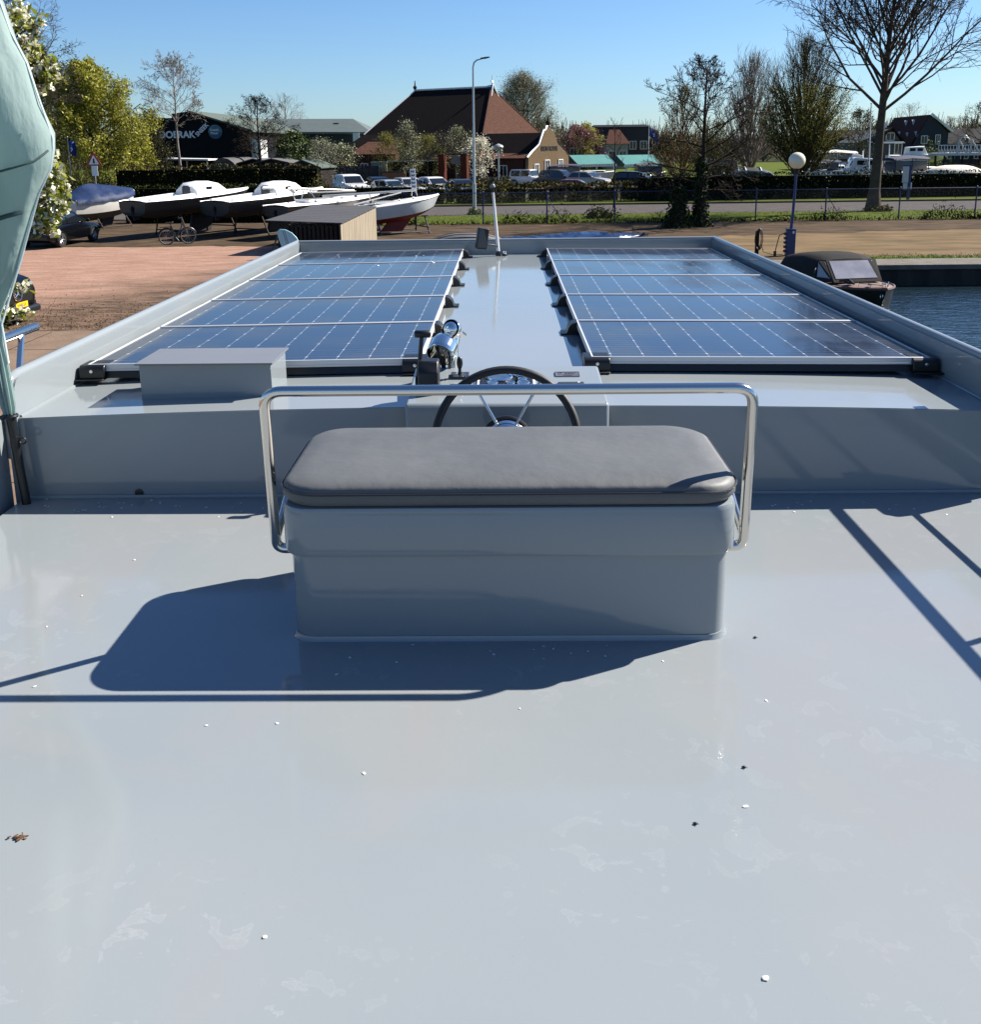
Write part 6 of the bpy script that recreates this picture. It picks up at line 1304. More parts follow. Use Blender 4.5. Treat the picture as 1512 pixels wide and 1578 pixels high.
q = MB().add([(el, vw, rzw), (uw-.25, vw, rzw), (uw-.25, vw-2.6, rzw-1.95), (el, vw-2.6, rzw-1.95), (uw-.25, vw+4.4, 2.4), (el, vw+4.4, 2.4)], [(0, 3, 2, 1), (0, 1, 4, 5)]); q.build('roof', TILED, wing, None)  # upper slope coloured dark for the shade on it
q = MB().add([(el, vw-2.6, rzw-1.95), (uw-.25, vw-2.6, rzw-1.95), (uw-.25, vw-4.5, 2.7), (el, vw-4.5, 2.7)], [(0, 3, 2, 1)]); q.build('lower_roof', TILEO, wing, None)  # lit lower slope put in as a lighter orange tile colour
MB().box(((el+uw)/2-.3, vw, 1.35), (uw-el-.6, 8.2, 2.7)).build('wall', BRICKR, wing, None)
gp = [(-4.3, 0), (4.3, 0), (4.3, 2.7), (3.6, 3.1), (1.9, 3.9), (1.0, 5.2), (.55, rzw+.2), (.3, rzw+.55), (-.3, rzw+.55), (-.55, rzw+.2), (-1.0, 5.2), (-1.9, 3.9), (-3.6, 3.1), (-4.3, 2.7)]
go = MB().prism([(vw+a, b) for a, b in gp], 'X', uw-.3, uw+.05).build('gable', BRICK, wing, None)
MB().tube([(uw-.1, vw+a, b+.05) for a, b in gp[2:]], .11, 5).build('gable_coping', PNL, go); MB().tube([(uw-.1, vw, rzw+.5), (uw-.1, vw, rzw+1.5)], [.2, .05], 6).sphere((uw-.1, vw, rzw+.95), .25, 8, 6).build('finial', DBARK, go)
Mg = Matrix.Translation((uw+.06, vw, 0)) @ Matrix.Rotation(R(90), 4, 'Z'); windows(wing, [(-2.7, 1.5, .8, 1.2), (-.5, 1.5, .95, 1.9), (2.4, 1.5, .95, 1.9)], Mg)
text('lettering', 'BEEN HOEVE', .62, INK, go, Mg @ Matrix.Translation((0, -.02, 3.55)) @ Matrix.Rotation(R(90), 4, 'X'), .02); windows(wing, [(el+5.5, 1.5, .8, 1.2), (el+8.2, 1.4, .8, 1.2)], Matrix.Translation((0, vw-4.12, 0)))
MB().box((el+3, vw-1.8, rzw-1.05), (.7, .9, .1), (.62, 0, 0)).build('roof_light', WIN, wing)
# low annex with red brown roof left of the farmhouse
a = P(572, 262, 100); t = thing('annex', 'low annex with red brown tiled roof at the left foot of the farm roof', 'house', (a.x, 100, 0)); x0, x1 = P(542, 240, 100).x-a.x, P(612, 240, 100).x-a.x; zr, ze = P(570, 219, 103).z, P(570, 238, 100).z
MB().add([(x0-.2, -.3, ze), (x1, -.3, ze), (x1, 3.5, zr), (x0+1.2, 3.5, zr), (x1, 7, ze), (x0-.2, 7, ze)], [(0, 1, 2, 3), (3, 2, 4, 5), (0, 3, 5)]).build('roof', TILEO, t, None); MB().box(((x0+x1)/2, 3.3, ze/2), (x1-x0-.4, 6.4, ze-.05)).build('wall', BRICKR, t, None); windows(t, [(x0+1.2, 1.5, .7, 1.6), (x0+2.8, 1.4, 1.0, 1.7)], Matrix.Translation((0, .08, 0)))
# warehouse with lettering
YW = 113; WX = lambda px: P(px, 200, YW).x
w0 = P(292, 240, YW); wh = thing('warehouse', 'black gabled warehouse carrying the big white company lettering', 'warehouse', (w0.x, YW, 0)); pz = P(293, 172, YW).z; ez = P(383, 201, YW).z; fz = P(205, 183, YW).z
X = lambda px: WX(px)-w0.x; CLAD = mat('black_cladding', (.0085, .010, .014), .8, spec=.1, col2=(.013, .015, .02), scale=2)
MB().prism([(X(196), 0), (X(384), 0), (X(384), ez), (X(293), pz), (X(266), fz+.45), (X(266), fz), (X(196), fz)], 'Y', 0, 34).build('wall', CLAD, wh, None)
GRF = mat('grey_green_sheet_metal', (.15, .19, .165), .9, spec=.05, col2=(.18, .22, .195), scale=1.2)
MB().add([(X(293)-.1, -.4, pz+.12), (X(384)+.5, -.4, ez), (X(384)+.5, 34, ez), (X(293)-.1, 34, pz+.12), (X(293)-.1, -.4, pz-.05), (X(384)+.5, -.4, ez-.2), (X(384)+.5, 34, ez-.2), (X(293)-.1, 34, pz-.05)], [(0, 1, 2, 3), (4, 7, 6, 5), (0, 4, 5, 1), (1, 5, 6, 2), (2, 6, 7, 3), (3, 7, 4, 0)]).build('roof', GRF, wh, None)
LET = mat('pale_lettering', (.62, .63, .68), .6); c_ = P(273, 208.5, YW); text('lettering', 'DOERAK', 1.04, LET, wh, Matrix.Translation((c_.x-w0.x, -.05, c_.z)) @ Matrix.Rotation(R(90), 4, 'X'), .03, .98, .03)
c_ = P(311.5, 200.5, YW); text('small_lettering', 'SNEEK', .66, LET, wh, Matrix.Translation((c_.x-w0.x, -.05, c_.z)) @ Matrix.Rotation(R(90), 4, 'X') @ Matrix.Rotation(R(42), 4, 'Z'), .03, .95, .02)
c_ = P(332, 203.5, YW); Ml = Matrix.Translation((c_.x-w0.x, -.06, c_.z)) @ Matrix.Rotation(R(90), 4, 'X'); so_ = MB().lathe([(.78, 0), (.78, .05)], 28, Ml).build('round_sign', mat('round_sign_blue', (.05, .19, .28), .5, col2=(.09, .27, .36), scale=1.5), wh, None)
MB().prism([(math.cos(a)*.77, math.sin(a)*.77) for a in np.linspace(math.pi+.12, 2*math.pi-.12, 14)], 'Z', .051, .06, Ml).build('lower_half', mat('round_sign_deep_blue', (.012, .11, .25), .5), so_, None)
text('lettering', 'Sneek\nMeer', .38, WHITE, so_, Ml @ Matrix.Translation((-.08, .02, .062)), .01, 1.1)
MB().box((X(390), 2, P(392, 216, YW).z/2), (1.3, 3, P(392, 216, YW).z)).build('white_side', TRIM, wh, None)
h2 = P(480, 240, 140); t = thing('warehouse', 'long hall with grey green pitched roof behind the crooked dark tree', 'warehouse', (h2.x, 140, 0)); q = lambda px, py, Y: P(px, py, Y)-Vector((h2.x, 140, 0)); ra, rb, ea, eb = q(330, 184, 150), q(544, 183.5, 150), q(330, 203.5, 140), q(572, 204, 140)
MB().add([ra, rb, eb, ea, rb+Vector((3.5, 10, -2)), ra+Vector((0, 10, -2)), ra-Vector((0, 0, .3)), ea-Vector((0, 0, .3)), eb-Vector((0, 0, .3))], [(0, 3, 2, 1), (1, 2, 4), (0, 1, 4, 5), (3, 7, 8, 2)]).build('roof', mat('grey_green_roof_sheet', (.115, .145, .125), .55, col2=(.14, .17, .15), scale=1), t, None)
MB().box(((ea.x+eb.x)/2, 8, ea.z/2-.1), (eb.x-ea.x-.8, 15, ea.z-.2)).build('wall', mat('dark_green_cladding', (.022, .033, .028), .6), t, None); wz = q(549, 212, 139.4); MB().box(wz, (.9, .1, 1.2)).build('window', TRIM, t, None)
for px in (516, 520): MB().tube([q(px, 197, 146), q(px, 190, 146)], .22, 8).build('roof_vent', DBARK, t)
# small garden structures behind the tall hedge
g0 = P(344, 262, 96); t = thing('tunnel_tent', 'grey barrel roofed tunnel tent before the dark warehouse', 'tent', (g0.x, 96, 0)); zt = P(344, 243.5, 96).z; q = MB(); secs = []
for y in (0, 2.2, 2.25, 3.4, 3.45, 5): secs.append([(1.75*math.cos(a)+y*.25, y, .6+(zt-.6)*math.sin(a)) for a in np.linspace(0, math.pi, 11)]+[(-1.75+y*.25, y, 0), (1.75+y*.25, y, 0)])
q.loft(secs).build('cover', mat('grey_tent_cloth', (.12, .12, .11), .8, col2=(.09, .09, .085), scale=2), t, 40); MB().torus(1.77, .06, 16, 5, Matrix.Translation((.55, 2.2, .6)) @ Matrix.Rotation(R(90), 4, 'X') @ Matrix.Diagonal((1, (zt-.6)/1.75, 1, 1)), 0, math.pi).build('hoop', BLK, t)
g0 = P(288, 262, 94); t = thing('carport', 'carport with thin pale flat roof before the warehouse lettering', 'carport', (g0.x, 94, 0)); zt = P(288, 246, 94).z; MB().box((0, 1.5, zt), (4.2, 3.2, .14), (0, .03, 0)).build('roof', TRIM, t)
for x in (-1.9, 0, 1.9): MB().box((x, .2, zt/2-.05), (.10, .10, zt-.15)).build('post', GALV, t)
MB().box((0, 3.0, zt/2-.1), (4.0, .1, zt-.2)).build('back_wall', SLAT, t)
def shed(label, px, Y, pyr, pye, w, d, rm, wm):
    c_ = P(px, 262, Y); zr, ze = P(px, pyr, Y).z, P(px, pye, Y).z; t = thing('garden_shed', label, 'shed', (c_.x, Y, 0), R(-14)); q = MB(); o = .18
    for s in (-1, 1): q.add([(0, -o, zr), (s*(w/2+o), -o, ze), (s*(w/2+o), d+o, ze), (0, d+o, zr), (0, -o, zr+.1), (s*(w/2+o), -o, ze+.1), (s*(w/2+o), d+o, ze+.1), (0, d+o, zr+.1)], [(0, 1, 2, 3), (4, 5, 6, 7), (0, 1, 5, 4), (1, 2, 6, 5), (2, 3, 7, 6), (3, 0, 4, 7)])
    q.build('roof', rm, t, None); MB().prism([(-w/2, 0), (w/2, 0), (w/2, ze), (0, zr-.02), (-w/2, ze)], 'Y', 0, d).build('wall', wm, t, None); windows(t, [(-w*.2, ze*.62, w*.18, ze*.3), (w*.18, ze*.62, w*.18, ze*.3)], Matrix.Identity(4)); return t
shed('garden shed with pale edged pitched roof behind the tall hedge, nearest the golden bush', 467, 86, 248, 260, 3.2, 3, GRF, SLAT); shed('grey garden shed left of the pale edged one', 420, 92, 246, 254, 4.2, 3, mat('grey_felt_roof', (.15, .155, .16), .8), SLAT); shed('small dark shed behind the crooked dark tree', 392, 96, 246, 253, 3.2, 3, mat('grey_felt_roof', (.15, .155, .16), .8), CLAD)
# wooden screen, bin, dark screen wall, brick pillars and board behind the parked cars
def wall_box(name, label, cat, px0, px1, pyt, Y, m, th=.12, extra=None):
    a, b = P(px0, 260, Y), P(px1, 260, Y); zt = P((px0+px1)/2, pyt, Y).z; t = thing(name, label, cat, ((a.x+b.x)/2, Y, 0)); q = MB(); W_ = b.x-a.x; n = max(1, int(W_/.3))
    if name == 'wooden_screen':
        for i in range(n): q.box((-W_/2+(i+.5)*W_/n, (i % 2)*.03, zt/2), (W_/n*.92, th, zt-(i % 3)*.04))
    else: q.box((0, 0, zt/2), (W_, th, zt))
    q.build('panel', m, t, None); MB().box((0, 0, zt+.05), (W_+.1, th+.1, .10)).build('coping', extra or m, t, None); return t
wall_box('wooden_screen', 'grey wooden board screen behind the leftmost parked cars', 'fence', 500, 584, 258, 92, mat('grey_boards', (.10, .092, .09), .9, col2=(.13, .12, .115), scale=3))
wall_box('screen_wall', 'long dark screen wall with pale top behind the parked cars', 'wall', 598, 678, 249, 95, CLAD, .2, GALV); wall_box('utility_box', 'pale green utility box above the grey wooden screen', 'utility box', 573, 596, 251.5, 93, mat('pale_green_box', (.13, .19, .17), .5), .8)
for px, pt, lab in ((682, 239.5, 'red brown brick pillar left of the hanging board'), (716.5, 240, 'red brown brick pillar right of the hanging board')):
    c_ = P(px, 260, 88); zt = P(px, pt, 88).z; t = thing('brick_pillar', lab, 'pillar', (c_.x, 88, 0), R(-20), 'brick gate pillars'); MB().box((0, 0, zt/2), (.56, .56, zt)).build('shaft', mat('rusty_brick', (.16, .05, .03), .9, col2=(.11, .035, .022), scale=5), t, None); MB().box((0, 0, zt+.04), (.62, .62, .08)).build('cap', BRICKR, t)
c_ = P(703, 247, 88); t = thing('hanging_board', 'pale weathered board hanging between the two brick pillars', 'board', tuple(c_)); MB().box((0, 0, 0), (.85, .08, .75), (0, .08, 0)).build('board', mat('weathered_board', (.30, .28, .23), .8, col2=(.20, .18, .15), scale=6), t); MB().box((0, 0, .50), (1.9, .10, .10)).build('beam', DBARK, t)
c_ = P(607, 290, 90); t = thing('skip', 'small orange brown container behind the parked cars', 'container', (c_.x, 90, 0), .2); zt = P(607, 265, 90).z; MB().prism([(-.95, .12), (.95, .12), (1.1, zt), (-1.1, zt)], 'Y', -.7, .7).build('tub', mat('orange_container', (.34, .14, .035), .6, col2=(.26, .10, .03), scale=3), t, 40, .03); MB().tube([(-1.1, -.7, zt), (1.1, -.7, zt), (1.1, .7, zt), (-1.1, .7, zt), (-1.1, -.7, zt)], .05, 5).build('rim', BLK, t)
# teal shelters
TEALR = mat('teal_roof_sheet', (.12, .36, .31), .5, col2=(.15, .42, .36), scale=1.5); TEALD = mat('dark_teal_board', (.012, .07, .06), .6)
for k, (dx, pl_, pr_, lab) in enumerate(((0, 877, 936, 'teal roofed open shelter nearest the bell gable'), (0, 949.5, 1006, 'teal roofed open shelter beside the blue flag'))):
    a, b = P(pl_, 239.5, 112), P(pr_, 238.5, 112); f0, f1, g = P(pl_+14, 254, 107), P(pr_+13, 252.5, 107), P(pl_-18, 254, 114); t = thing('shelter', lab, 'shelter', (a.x, 110, 0), 0, 'teal roofed shelters'); o = Vector((a.x, 110, 0)); rel = lambda v: v-o
    MB().add([rel(a), rel(b), rel(f1), rel(f0), rel(a)-Vector((0, 0, .12)), rel(b)-Vector((0, 0, .12)), rel(f1)-Vector((0, 0, .12)), rel(f0)-Vector((0, 0, .12))], [(0, 3, 2, 1), (4, 5, 6, 7), (0, 4, 7, 3), (1, 2, 6, 5), (3, 7, 6, 2), (0, 1, 5, 4)]).build('roof', TEALR, t, None)
    MB().add([rel(a), rel(g), rel(f0)-Vector((.02, .02, 0)), rel(a)+Vector((.05, .1, 0)), rel(g)+Vector((.05, .1, 0)), rel(f0)+Vector((.03, .08, 0))], [(0, 1, 2), (5, 4, 3), (0, 3, 4, 1), (1, 4, 5, 2)]).build('gable', TEALD, t, None); MB().add([rel(a), rel(b), rel(b)+Vector((-1.2, 6, -1.6)), rel(g)+Vector((0, 2, 0))], [(0, 1, 2, 3)]).build('rear_roof', TEALD, t, None)
    e = MB()
    for u in np.linspace(0, 1, 16): p_ = rel(f0).lerp(rel(f1), u); e.box((p_.x, p_.y-.03, p_.z-.16), (.22, .05, .26))
    e.build('pelmet', TRIM, t, None)
    for u in (.04, .5, .96): p_ = rel(f0).lerp(rel(f1), u); MB().box((p_.x, p_.y+.2, p_.z/2-.1), (.12, .12, p_.z-.1)).build('post', TRIM, t)
# far dark buildings right of the cherry tree
def block(label, px0, px1, pyt, pyb, Y, wm, rm, roofh=0.0, wins=0, cat='building', name='far_building'):
    a, b = P(px0, 230, Y), P(px1, 230, Y); zt = P((px0+px1)/2, pyt, Y).z; W_ = b.x-a.x; t = thing(name, label, cat, ((a.x+b.x)/2, Y, 0)); MB().box((0, 5, zt/2), (W_, 10, zt)).build('wall', wm, t, None)
    MB().add([(-W_/2-.3, -.3, zt), (W_/2+.3, -.3, zt), (W_/2+.3, 10.3, zt), (-W_/2-.3, 10.3, zt), (-W_/2+roofh*.4, 5, zt+roofh+.25), (W_/2-roofh*.4, 5, zt+roofh+.25)], [(0, 1, 5, 4), (1, 2, 5), (2, 3, 4, 5), (3, 0, 4), (3, 2, 1, 0)]).build('roof', rm, t, None)
    if wins: windows(t, [(-W_/2+W_*(i+.5)/wins, zt*.55, 1.1, 1.3) for i in range(wins)], Matrix.Identity(4))
    return t
block('long dark flat roofed building behind the pink blossom tree', 918, 1000, 196, 235, 170, mat('dark_far_brick', (.035, .035, .045), .8), CLAD, .2, 5)
block('pale gabled house peeping out right of the pink blossom', 936, 968, 222, 240, 160, mat('pale_render', (.30, .28, .26), .8), TILER, 2.0, 2, 'house', 'far_house'); block('low house with dull roof left of the young yellow green tree', 878, 902, 213, 240, 165, BRICKR, TILER, 2.0, 2, 'house', 'far_house')
# houses beyond the marina at the right
bh = P(1418, 240, 138); t = thing('house', 'big house with blue black gable and red brown roof beyond the marina', 'house', (bh.x, 138, 0)); q = lambda px, py, Y: P(px, py, Y)-Vector((bh.x, 138, 0))
ra, rb = q(1378, 182, 150), q(1434, 177, 136); gl_, gr = q(1407, 222, 136), q(1462, 205, 136); la = q(1357, 217, 150)
MB().add([ra, rb, gl_+Vector((-.3, -.2, 0)), la, gr+Vector((.6, -.2, 0)), gr+Vector((.6, 14, 0))], [(0, 3, 2, 1), (0, 1, 4, 5)]).build('roof', TILER, t, None)
MB().add([rb, gl_, Vector((gl_.x, gl_.y, 0)), Vector((gr.x, gr.y, 0)), gr]+[v+Vector((-1.5, 14, 0)) for v in (rb, gl_, Vector((gl_.x, gl_.y, 0)), Vector((gr.x, gr.y, 0)), gr)], [(0, 1, 2, 3, 4), (9, 8, 7, 6, 5), (1, 6, 7, 2), (3, 8, 9, 4)]).build('gable_wall', mat('blue_black_boards', (.012, .02, .035), .7, col2=(.016, .028, .045), scale=2), t, None)
MB().tube([rb+Vector((.1, -.2, .1)), gr+Vector((.5, -.2, .1))], .16, 5).build('gable_trim', TRIM, t); e = MB()
for a, b in ((.25, .3), (.45, .28), (.25, .72), (.5, .75), (.72, .7)): c_ = (ra.lerp(rb, .25+a)).lerp(la.lerp(gl_, .25+a), b); MB().box(c_+Vector((0, -.05, .12)), (.5, .9, .10), (.8, 0, 0)).build('roof_light', PNL, t)
windows(t, [(rb.x-.6, 4.0, .8, 1.0), (rb.x+1.2, 4.0, .6, 1.2)], Matrix.Translation((0, rb.y-.1, 0)))
an = P(1378, 240, 126); t = thing('house', 'lower house with white eaves and gable window before the blue gabled one', 'house', (an.x, 126, 0)); q = lambda px, py: P(px, py, 126)-Vector((an.x, 126, 0)); A = [q(1352, 240), q(1388, 240), q(1388, 218), q(1374, 198), q(1350, 220)]
MB().prism([(A[0].x, 0), (A[1].x, 0), (A[2].x, A[2].z), (A[3].x, A[3].z), (A[4].x-2.2, A[4].z), (A[4].x-2.2, 0)], 'Y', 0, 8).build('wall', mat('grey_blue_boards', (.06, .075, .085), .7), t, None)
for s, v in ((1, q(1395, 220)), (-1, q(1340, 222))): MB().loft([[(A[3].x, y, A[3].z+.1), (v.x, y, v.z), (v.x, y, v.z-.2), (A[3].x, y, A[3].z-.15)] for y in (-.5, 8.3)]).build('roof', TILED, t, None)
MB().box((q(1368, 220).x, -.3, q(1368, 220).z), (4.2, .3, .22)).build('eaves_board', TRIM, t); windows(t, [(q(1372, 210).x, q(1372, 211).z, 1.0, .9), (q(1384, 231).x, q(1384, 231).z, .9, 1.5)], Matrix.Identity(4)); MB().box((q(1372, 197).x, 2, A[3].z+.3), (.5, .5, .9)).build('chimney', TRIM, t)
block('long low dark house row left of the tallest bare tree', 1280, 1350, 212, 240, 140, mat('dark_far_brick', (.035, .035, .045), .8), TILED, .8, 6, 'house', 'house'); block('low dark roofed house behind the white bridge', 1456, 1560, 222, 240, 150, mat('dark_far_brick', (.035, .035, .045), .8), CLAD, 2.0, 5, 'house', 'house')
# white lift bridge
YB = 118; b0 = P(1478, 240, YB); t = thing('bridge', 'white lattice foot bridge with arched portal at the right edge', 'bridge', (b0.x, YB, 0)); X = lambda px: P(px, 236, YB).x-b0.x; Z = lambda py: P(1478, py, YB).z; WST = mat('grey_white_steel', (.42, .44, .46), .5); q = MB(); zt, zb_ = Z(224), Z(236)
q.tube([(X(1445), 0, zt), (X(1535), 0, zt)], .06, 5)
for i in range(19): x = X(1446+i*4.6); q.tube([(x, 0, zb_), (x, 0, zt)], .04, 4); q.tube([(x, 0, zb_+.5), (x+.30, 0, zb_+.05)], .07, 4)
q.build('railing', WST, t); MB().box((X(1490), .8, zb_-.15), (X(1540)-X(1442), 2.2, .3)).build('deck', WST, t)
for px in (1475.5, 1495): q = MB(); q.tube([(X(px), 0, zb_), (X(px)+.08, 0, Z(215.5))], .09, 5); q.tube([(X(px)+.08, 0, Z(215.5)), (X(px+15), -.2, zb_-.2)], .07, 5); q.build('portal_leg', WST, t)
MB().torus((X(1495)-X(1475.5))/2*.85, .06, 14, 5, Matrix.Translation(((X(1475.5)+X(1495))/2, 0, Z(220))) @ Matrix.Rotation(R(90), 4, 'X'), 0, math.pi).build('portal_arch', WST, t); MB().sphere((X(1486), 0, Z(211)), .2, 10, 7).tube([(X(1486), 0, Z(216)), (X(1486), 0, Z(211))], .04, 5).build('bridge_lamp', TRIM, t)
for i in range(6): MB().tube([(X(1447+i*14), .8, -.2), (X(1447+i*14), .8, zb_-.2)], .12, 6).build('pile', DBARK, t)
# reeds on the far bank
rg = np.random.default_rng(31); n = 9000; C = np.stack([rg.uniform(44, 66, n), rg.uniform(96, 114, n), rg.uniform(.1, 1.5, n)*rg.uniform(.4, 1, n)], 1); V, F = leaf_np(C, .7, rg, .08, 2.2); o = npmesh('reed_bed', V, F, mat('reed_bed_straw', (.19, .125, .065), .9, col2=(.12, .10, .045), scale=.3, isl=.4)); tag(o, 'brown reed bed on the far bank at the right', 'reeds', None, 'stuff')
sheet('marina_water', [[(18, 74), (70, 76), (70, 96), (18, 94)]], .02, mat('canal_water', (.02, .04, .05)))
# ================================================================ BOATS AND CARAVAN BEHIND THE RIGHT HEDGE AND AMONG THE CARS
def cruiser(label, px, Y, py_sheer, L, Bm, rz, cabin, canopy=None, hullm=WHITE, fb=.95, group='motor boats in the marina', mast=0, name='motor_cruiser'):
    s = P(px, py_sheer, Y); t = thing(name, label, 'boat', (s.x, Y, 0), rz, group); up, lo, edge = hull_secs(L, Bm, s.z-.05, s.z+.15, fb, .3, 11, .85, .10); q = MB(); q.loft(up, False); q.loft([[(x, -y, z) for x, y, z in r_] for r_ in up], False); e0 = up[0]; q.add(e0+[(x, -y, z) for x, y, z in e0[::-1]], [tuple(range(6))]); q.loft(lo, False); q.build('hull', hullm, t, 50)
    MB().loft([[(x, -y, z), (x, 0, z+.06), (x, y, z)] for x, y, z in edge], False).build('deck', TRIM, t)
    for (u0, u1, hh, wv) in cabin:
        x0, x1 = -L/2+L*u0, -L/2+L*u1; z = s.z; w_ = Bm/2*wv; co = MB().loft([[(x0, -w_, z), (x0, w_, z), (x0+.05, w_*.92, z+hh*.9), (x0+.05, -w_*.92, z+hh*.9)], [(x1-hh*.25, -w_, z), (x1-hh*.25, w_, z), (x1-hh*.5, w_*.88, z+hh), (x1-hh*.5, -w_*.88, z+hh)], [(x1, -w_*.9, z), (x1, w_*.9, z), (x1-hh*.42, w_*.8, z+hh*.97), (x1-hh*.42, -w_*.8, z+hh*.97)]]).build('cabin', TRIM, t, 30, .03)
        n = max(2, int((x1-x0)/.9))
        for i in range(n):
            xc = x0+(x1-hh*.5-x0)*(i+.5)/n
            for sg in (-1, 1): MB().box((xc, sg*w_*.985, z+hh*.62), ((x1-hh*.5-x0)/n*.72, .06, hh*.34), (-sg*.08, 0, 0)).build('window', WIN, co)
        MB().box((x1-hh*.20, 0, z+hh*.60), (.06, w_*1.5, hh*.42), (0, -.42, 0)).build('window', WIN, co)
    if canopy:
        u0, u1, hh, cm = canopy; x0, x1 = -L/2+L*u0, -L/2+L*u1; w_ = Bm/2*.92; MB().loft([[(x, -w_, s.z+hh*k*.86), (x, -w_*.8, s.z+hh*k*.97), (x, 0, s.z+hh*k*1.03), (x, w_*.8, s.z+hh*k*.97), (x, w_, s.z+hh*k*.86), (x, w_*.9, s.z+hh*k*.82), (x, -w_*.9, s.z+hh*k*.82)] for x, k in ((x0, .9), ((x0+x1)/2, 1.03), (x1, .95))]).build('canopy', cm, t, 50)
        e = MB()
        for x in (x0+.1, (x0+x1)/2, x1-.1):
            for sg in (-1, 1): e.tube([(x, sg*w_*.95, s.z), (x, sg*w_*.95, s.z+hh*.86)], .035, 5)
        e.build('canopy_frame', cm, t); MB().box(((x0+x1)/2, 0, s.z+hh*.42), (x1-x0-.3, w_*1.7, hh*.6)).build('canopy_window', mat('hazy_canopy_window', (.15, .165, .18), .15), t, 40, .05)
    if mast: MB().tube([(0, 0, s.z), (.1, 0, s.z+mast)], .05, 6).build('mast', TRIM, t)
    return t
BC = mat('navy_canopy', (.018, .026, .085), .8); GC = mat('grey_canopy', (.14, .135, .14), .8); PC = mat('purple_blue_cover', (.05, .05, .105), .8, col2=(.065, .065, .13), scale=2)
cruiser('white cruiser with navy canopy behind the information board', 1412, 82, 267, 5.6, 2.2, R(8), [(.60, .80, .5, .8)], (.06, .60, 1.35, BC)); cruiser('white cabin cruiser just left of the tallest bare tree trunk', 1330, 84, 263, 5.8, 2.2, R(170), [(.32, .72, 1.05, .8)], None, WHITE, .9, 'motor boats in the marina', 1.6)
cruiser('white wheelhouse boat right of the broad upright tree', 1302, 90, 264, 4.6, 2.1, R(168), [(.2, .5, 1.5, .75), (.5, .74, .6, .7)], None, mat('grey_blue_boat_hull', (.22, .25, .28), .3)); cruiser('small white boat at the foot of the broad upright tree', 1258, 86, 263, 3.8, 2.0, R(15), [(.45, .72, .7, .75)]); cruiser('small boat with navy cover between the white cruisers', 1277, 84, 263, 4.2, 2.1, R(6), [(.6, .8, .4, .7)], (.1, .66, .85, BC))
cruiser('white boat close right of the tallest bare tree trunk', 1370, 84, 265, 5.0, 2.3, R(160), [(.34, .70, .95, .75)], None, WHITE, .9, 'motor boats in the marina', 2.2); cruiser('white motor boat moored on the far bank before the round bush', 1415, 121, 239, 7.0, 2.4, R(-4), [(.3, .62, 1.0, .8)], None, WHITE, .7); cruiser('boat with pale hard top beside the broad upright tree', 1278, 100, 254, 5.5, 2.4, R(172), [(.2, .62, .7, .8)], (.05, .75, 1.35, mat('cream_hard_top', (.62, .60, .52), .6)), mat('grey_brown_hull', (.16, .145, .13), .5))
s_ = P(1470, 265, 80); t = thing('covered_boat', 'long low boat under a cream cover behind the right hedge', 'boat', (s_.x, 80, 0), R(3)); secs = []
for u in np.linspace(-1, 1, 13): k = max(.03, 1-abs(u)**3); secs.append([(u*2.4, -1.0*k**.5, .75), (u*2.4, -.95*k**.5, s_.z-.1), (u*2.4, -.5*k**.5, s_.z+.40*k), (u*2.4, 0, s_.z+.52*k), (u*2.4, .5*k**.5, s_.z+.40*k), (u*2.4, .95*k**.5, s_.z-.1), (u*2.4, 1.0*k**.5, .75)])
MB().loft(secs, False).build('cover', mat('cream_cover', (.62, .57, .45), .7, col2=(.66, .62, .52), scale=2, bump=.2), t, 60); MB().loft([[(u*2.3, -.85*max(.03, 1-abs(u)**3)**.5, 0), (u*2.3, -1.0*max(.03, 1-abs(u)**3)**.5, .78), (u*2.3, 1.0*max(.03, 1-abs(u)**3)**.5, .78), (u*2.3, .85*max(.03, 1-abs(u)**3)**.5, 0)] for u in np.linspace(-1, 1, 9)]).build('hull', HGW, t, 40)
cruiser('boat under a purple blue cover before the first teal shelter', 869, 100, 267, 3.6, 1.9, R(4), [], (.04, .96, .85, PC), PC, .8, 'boats on the car park'); cruiser('pale boat hull on a trailer right of the purple blue covered boat', 914, 101, 267, 4.4, 1.8, R(-6), [(.3, .8, .25, .7)], None, mat('cream_boat_hull', (.60, .56, .46), .5), .6, 'boats on the car park'); cruiser('dark canopied boat behind the black estate car', 1000, 100, 268, 3.4, 1.9, R(5), [], (.1, .9, 1.05, GC), GC, .9, 'boats on the car park')
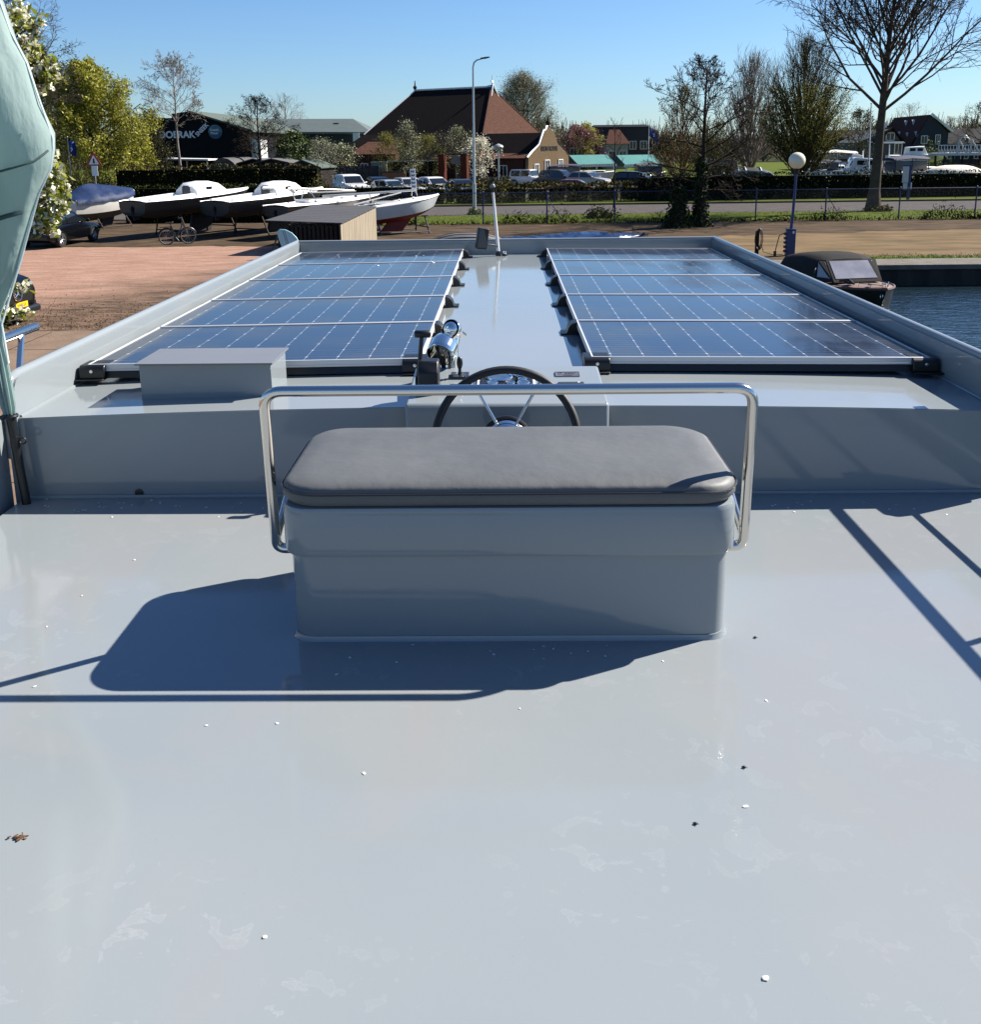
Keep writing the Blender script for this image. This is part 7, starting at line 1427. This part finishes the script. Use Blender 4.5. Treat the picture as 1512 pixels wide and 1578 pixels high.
cv = P(1108, 290, 78); t = thing('caravan', 'white caravan with grey awning door behind the ivy trunk', 'caravan', (cv.x, 78, 0), R(-6)); zt = P(1108, 246, 78).z; Lc = 3.0
MB().loft([[(x*Lc/2, y, zz) for x, zz in ((-1, .45), (1, .45), (1.05, zt*.55), (.9, zt*.93), (.6, zt), (-.7, zt), (-.95, zt*.92), (-1.03, zt*.5))] for y in (0, 2.2)]).build('body', TRIM, t, 30, .06); MB().box((.55, -.03, 1.3), (.62, .06, 1.75)).build('door', mat('dark_door', (.05, .05, .05), .5), t); MB().box((-.5, -.03, 1.65), (.9, .05, .6)).build('window', WIN, t); MB().box((1.05, -.03, 1.1), (.30, .05, .8)).build('side_panel', mat('beige_panel', (.40, .35, .27), .6), t)
for x in (-.4, .5): MB().lathe([(.15, -.1), (.31, -.09), (.31, .09), (.15, .1)], 16, Matrix.Translation((x, .1, .31)) @ Matrix.Rotation(R(90), 4, 'X')).build('wheel', TYRE, t)
a0 = P(1162, 288, 79); t = thing('boat_hood', 'hooped grey hood frame of a stored boat beside the caravan', 'boat hood', (a0.x-.3, 79, 0)); zt = P(1162, 258, 79).z; secs = []
for x, k in ((-1.9, .98), (-.6, 1.0), (.6, .96), (1.4, .75), (1.95, .35), (2.05, .2)): secs.append([(x, -1.0, .7), (x, -1.0, .7+(zt-.7)*k*.8), (x, -.5, .7+(zt-.7)*k), (x, .5, .7+(zt-.7)*k), (x, 1.0, .7+(zt-.7)*k*.8), (x, 1.0, .7)])
MB().loft(secs, False).build('hood', mat('hazy_vinyl', (.14, .14, .13), .3, col2=(.09, .09, .085), scale=1.5), t, 40); q = MB()
for i in (0, 1, 2, 4): q.tube([Vector(p_)+Vector((0, -.03, .03)) for p_ in secs[i]], .05, 5)
q.tube([Vector(s2_[1])+Vector((0, -.05, .02)) for s2_ in secs], .05, 5); q.build('hoops', TRIM, t); MB().loft([[(-2.0, -1.0, .25), (-2.0, -1.05, .75), (-2.0, 1.05, .75), (-2.0, 1, .25)], [(2.1, -.8, .3), (2.2, -.9, .75), (2.2, .9, .75), (2.1, .8, .3)]]).build('hull', HB, t)
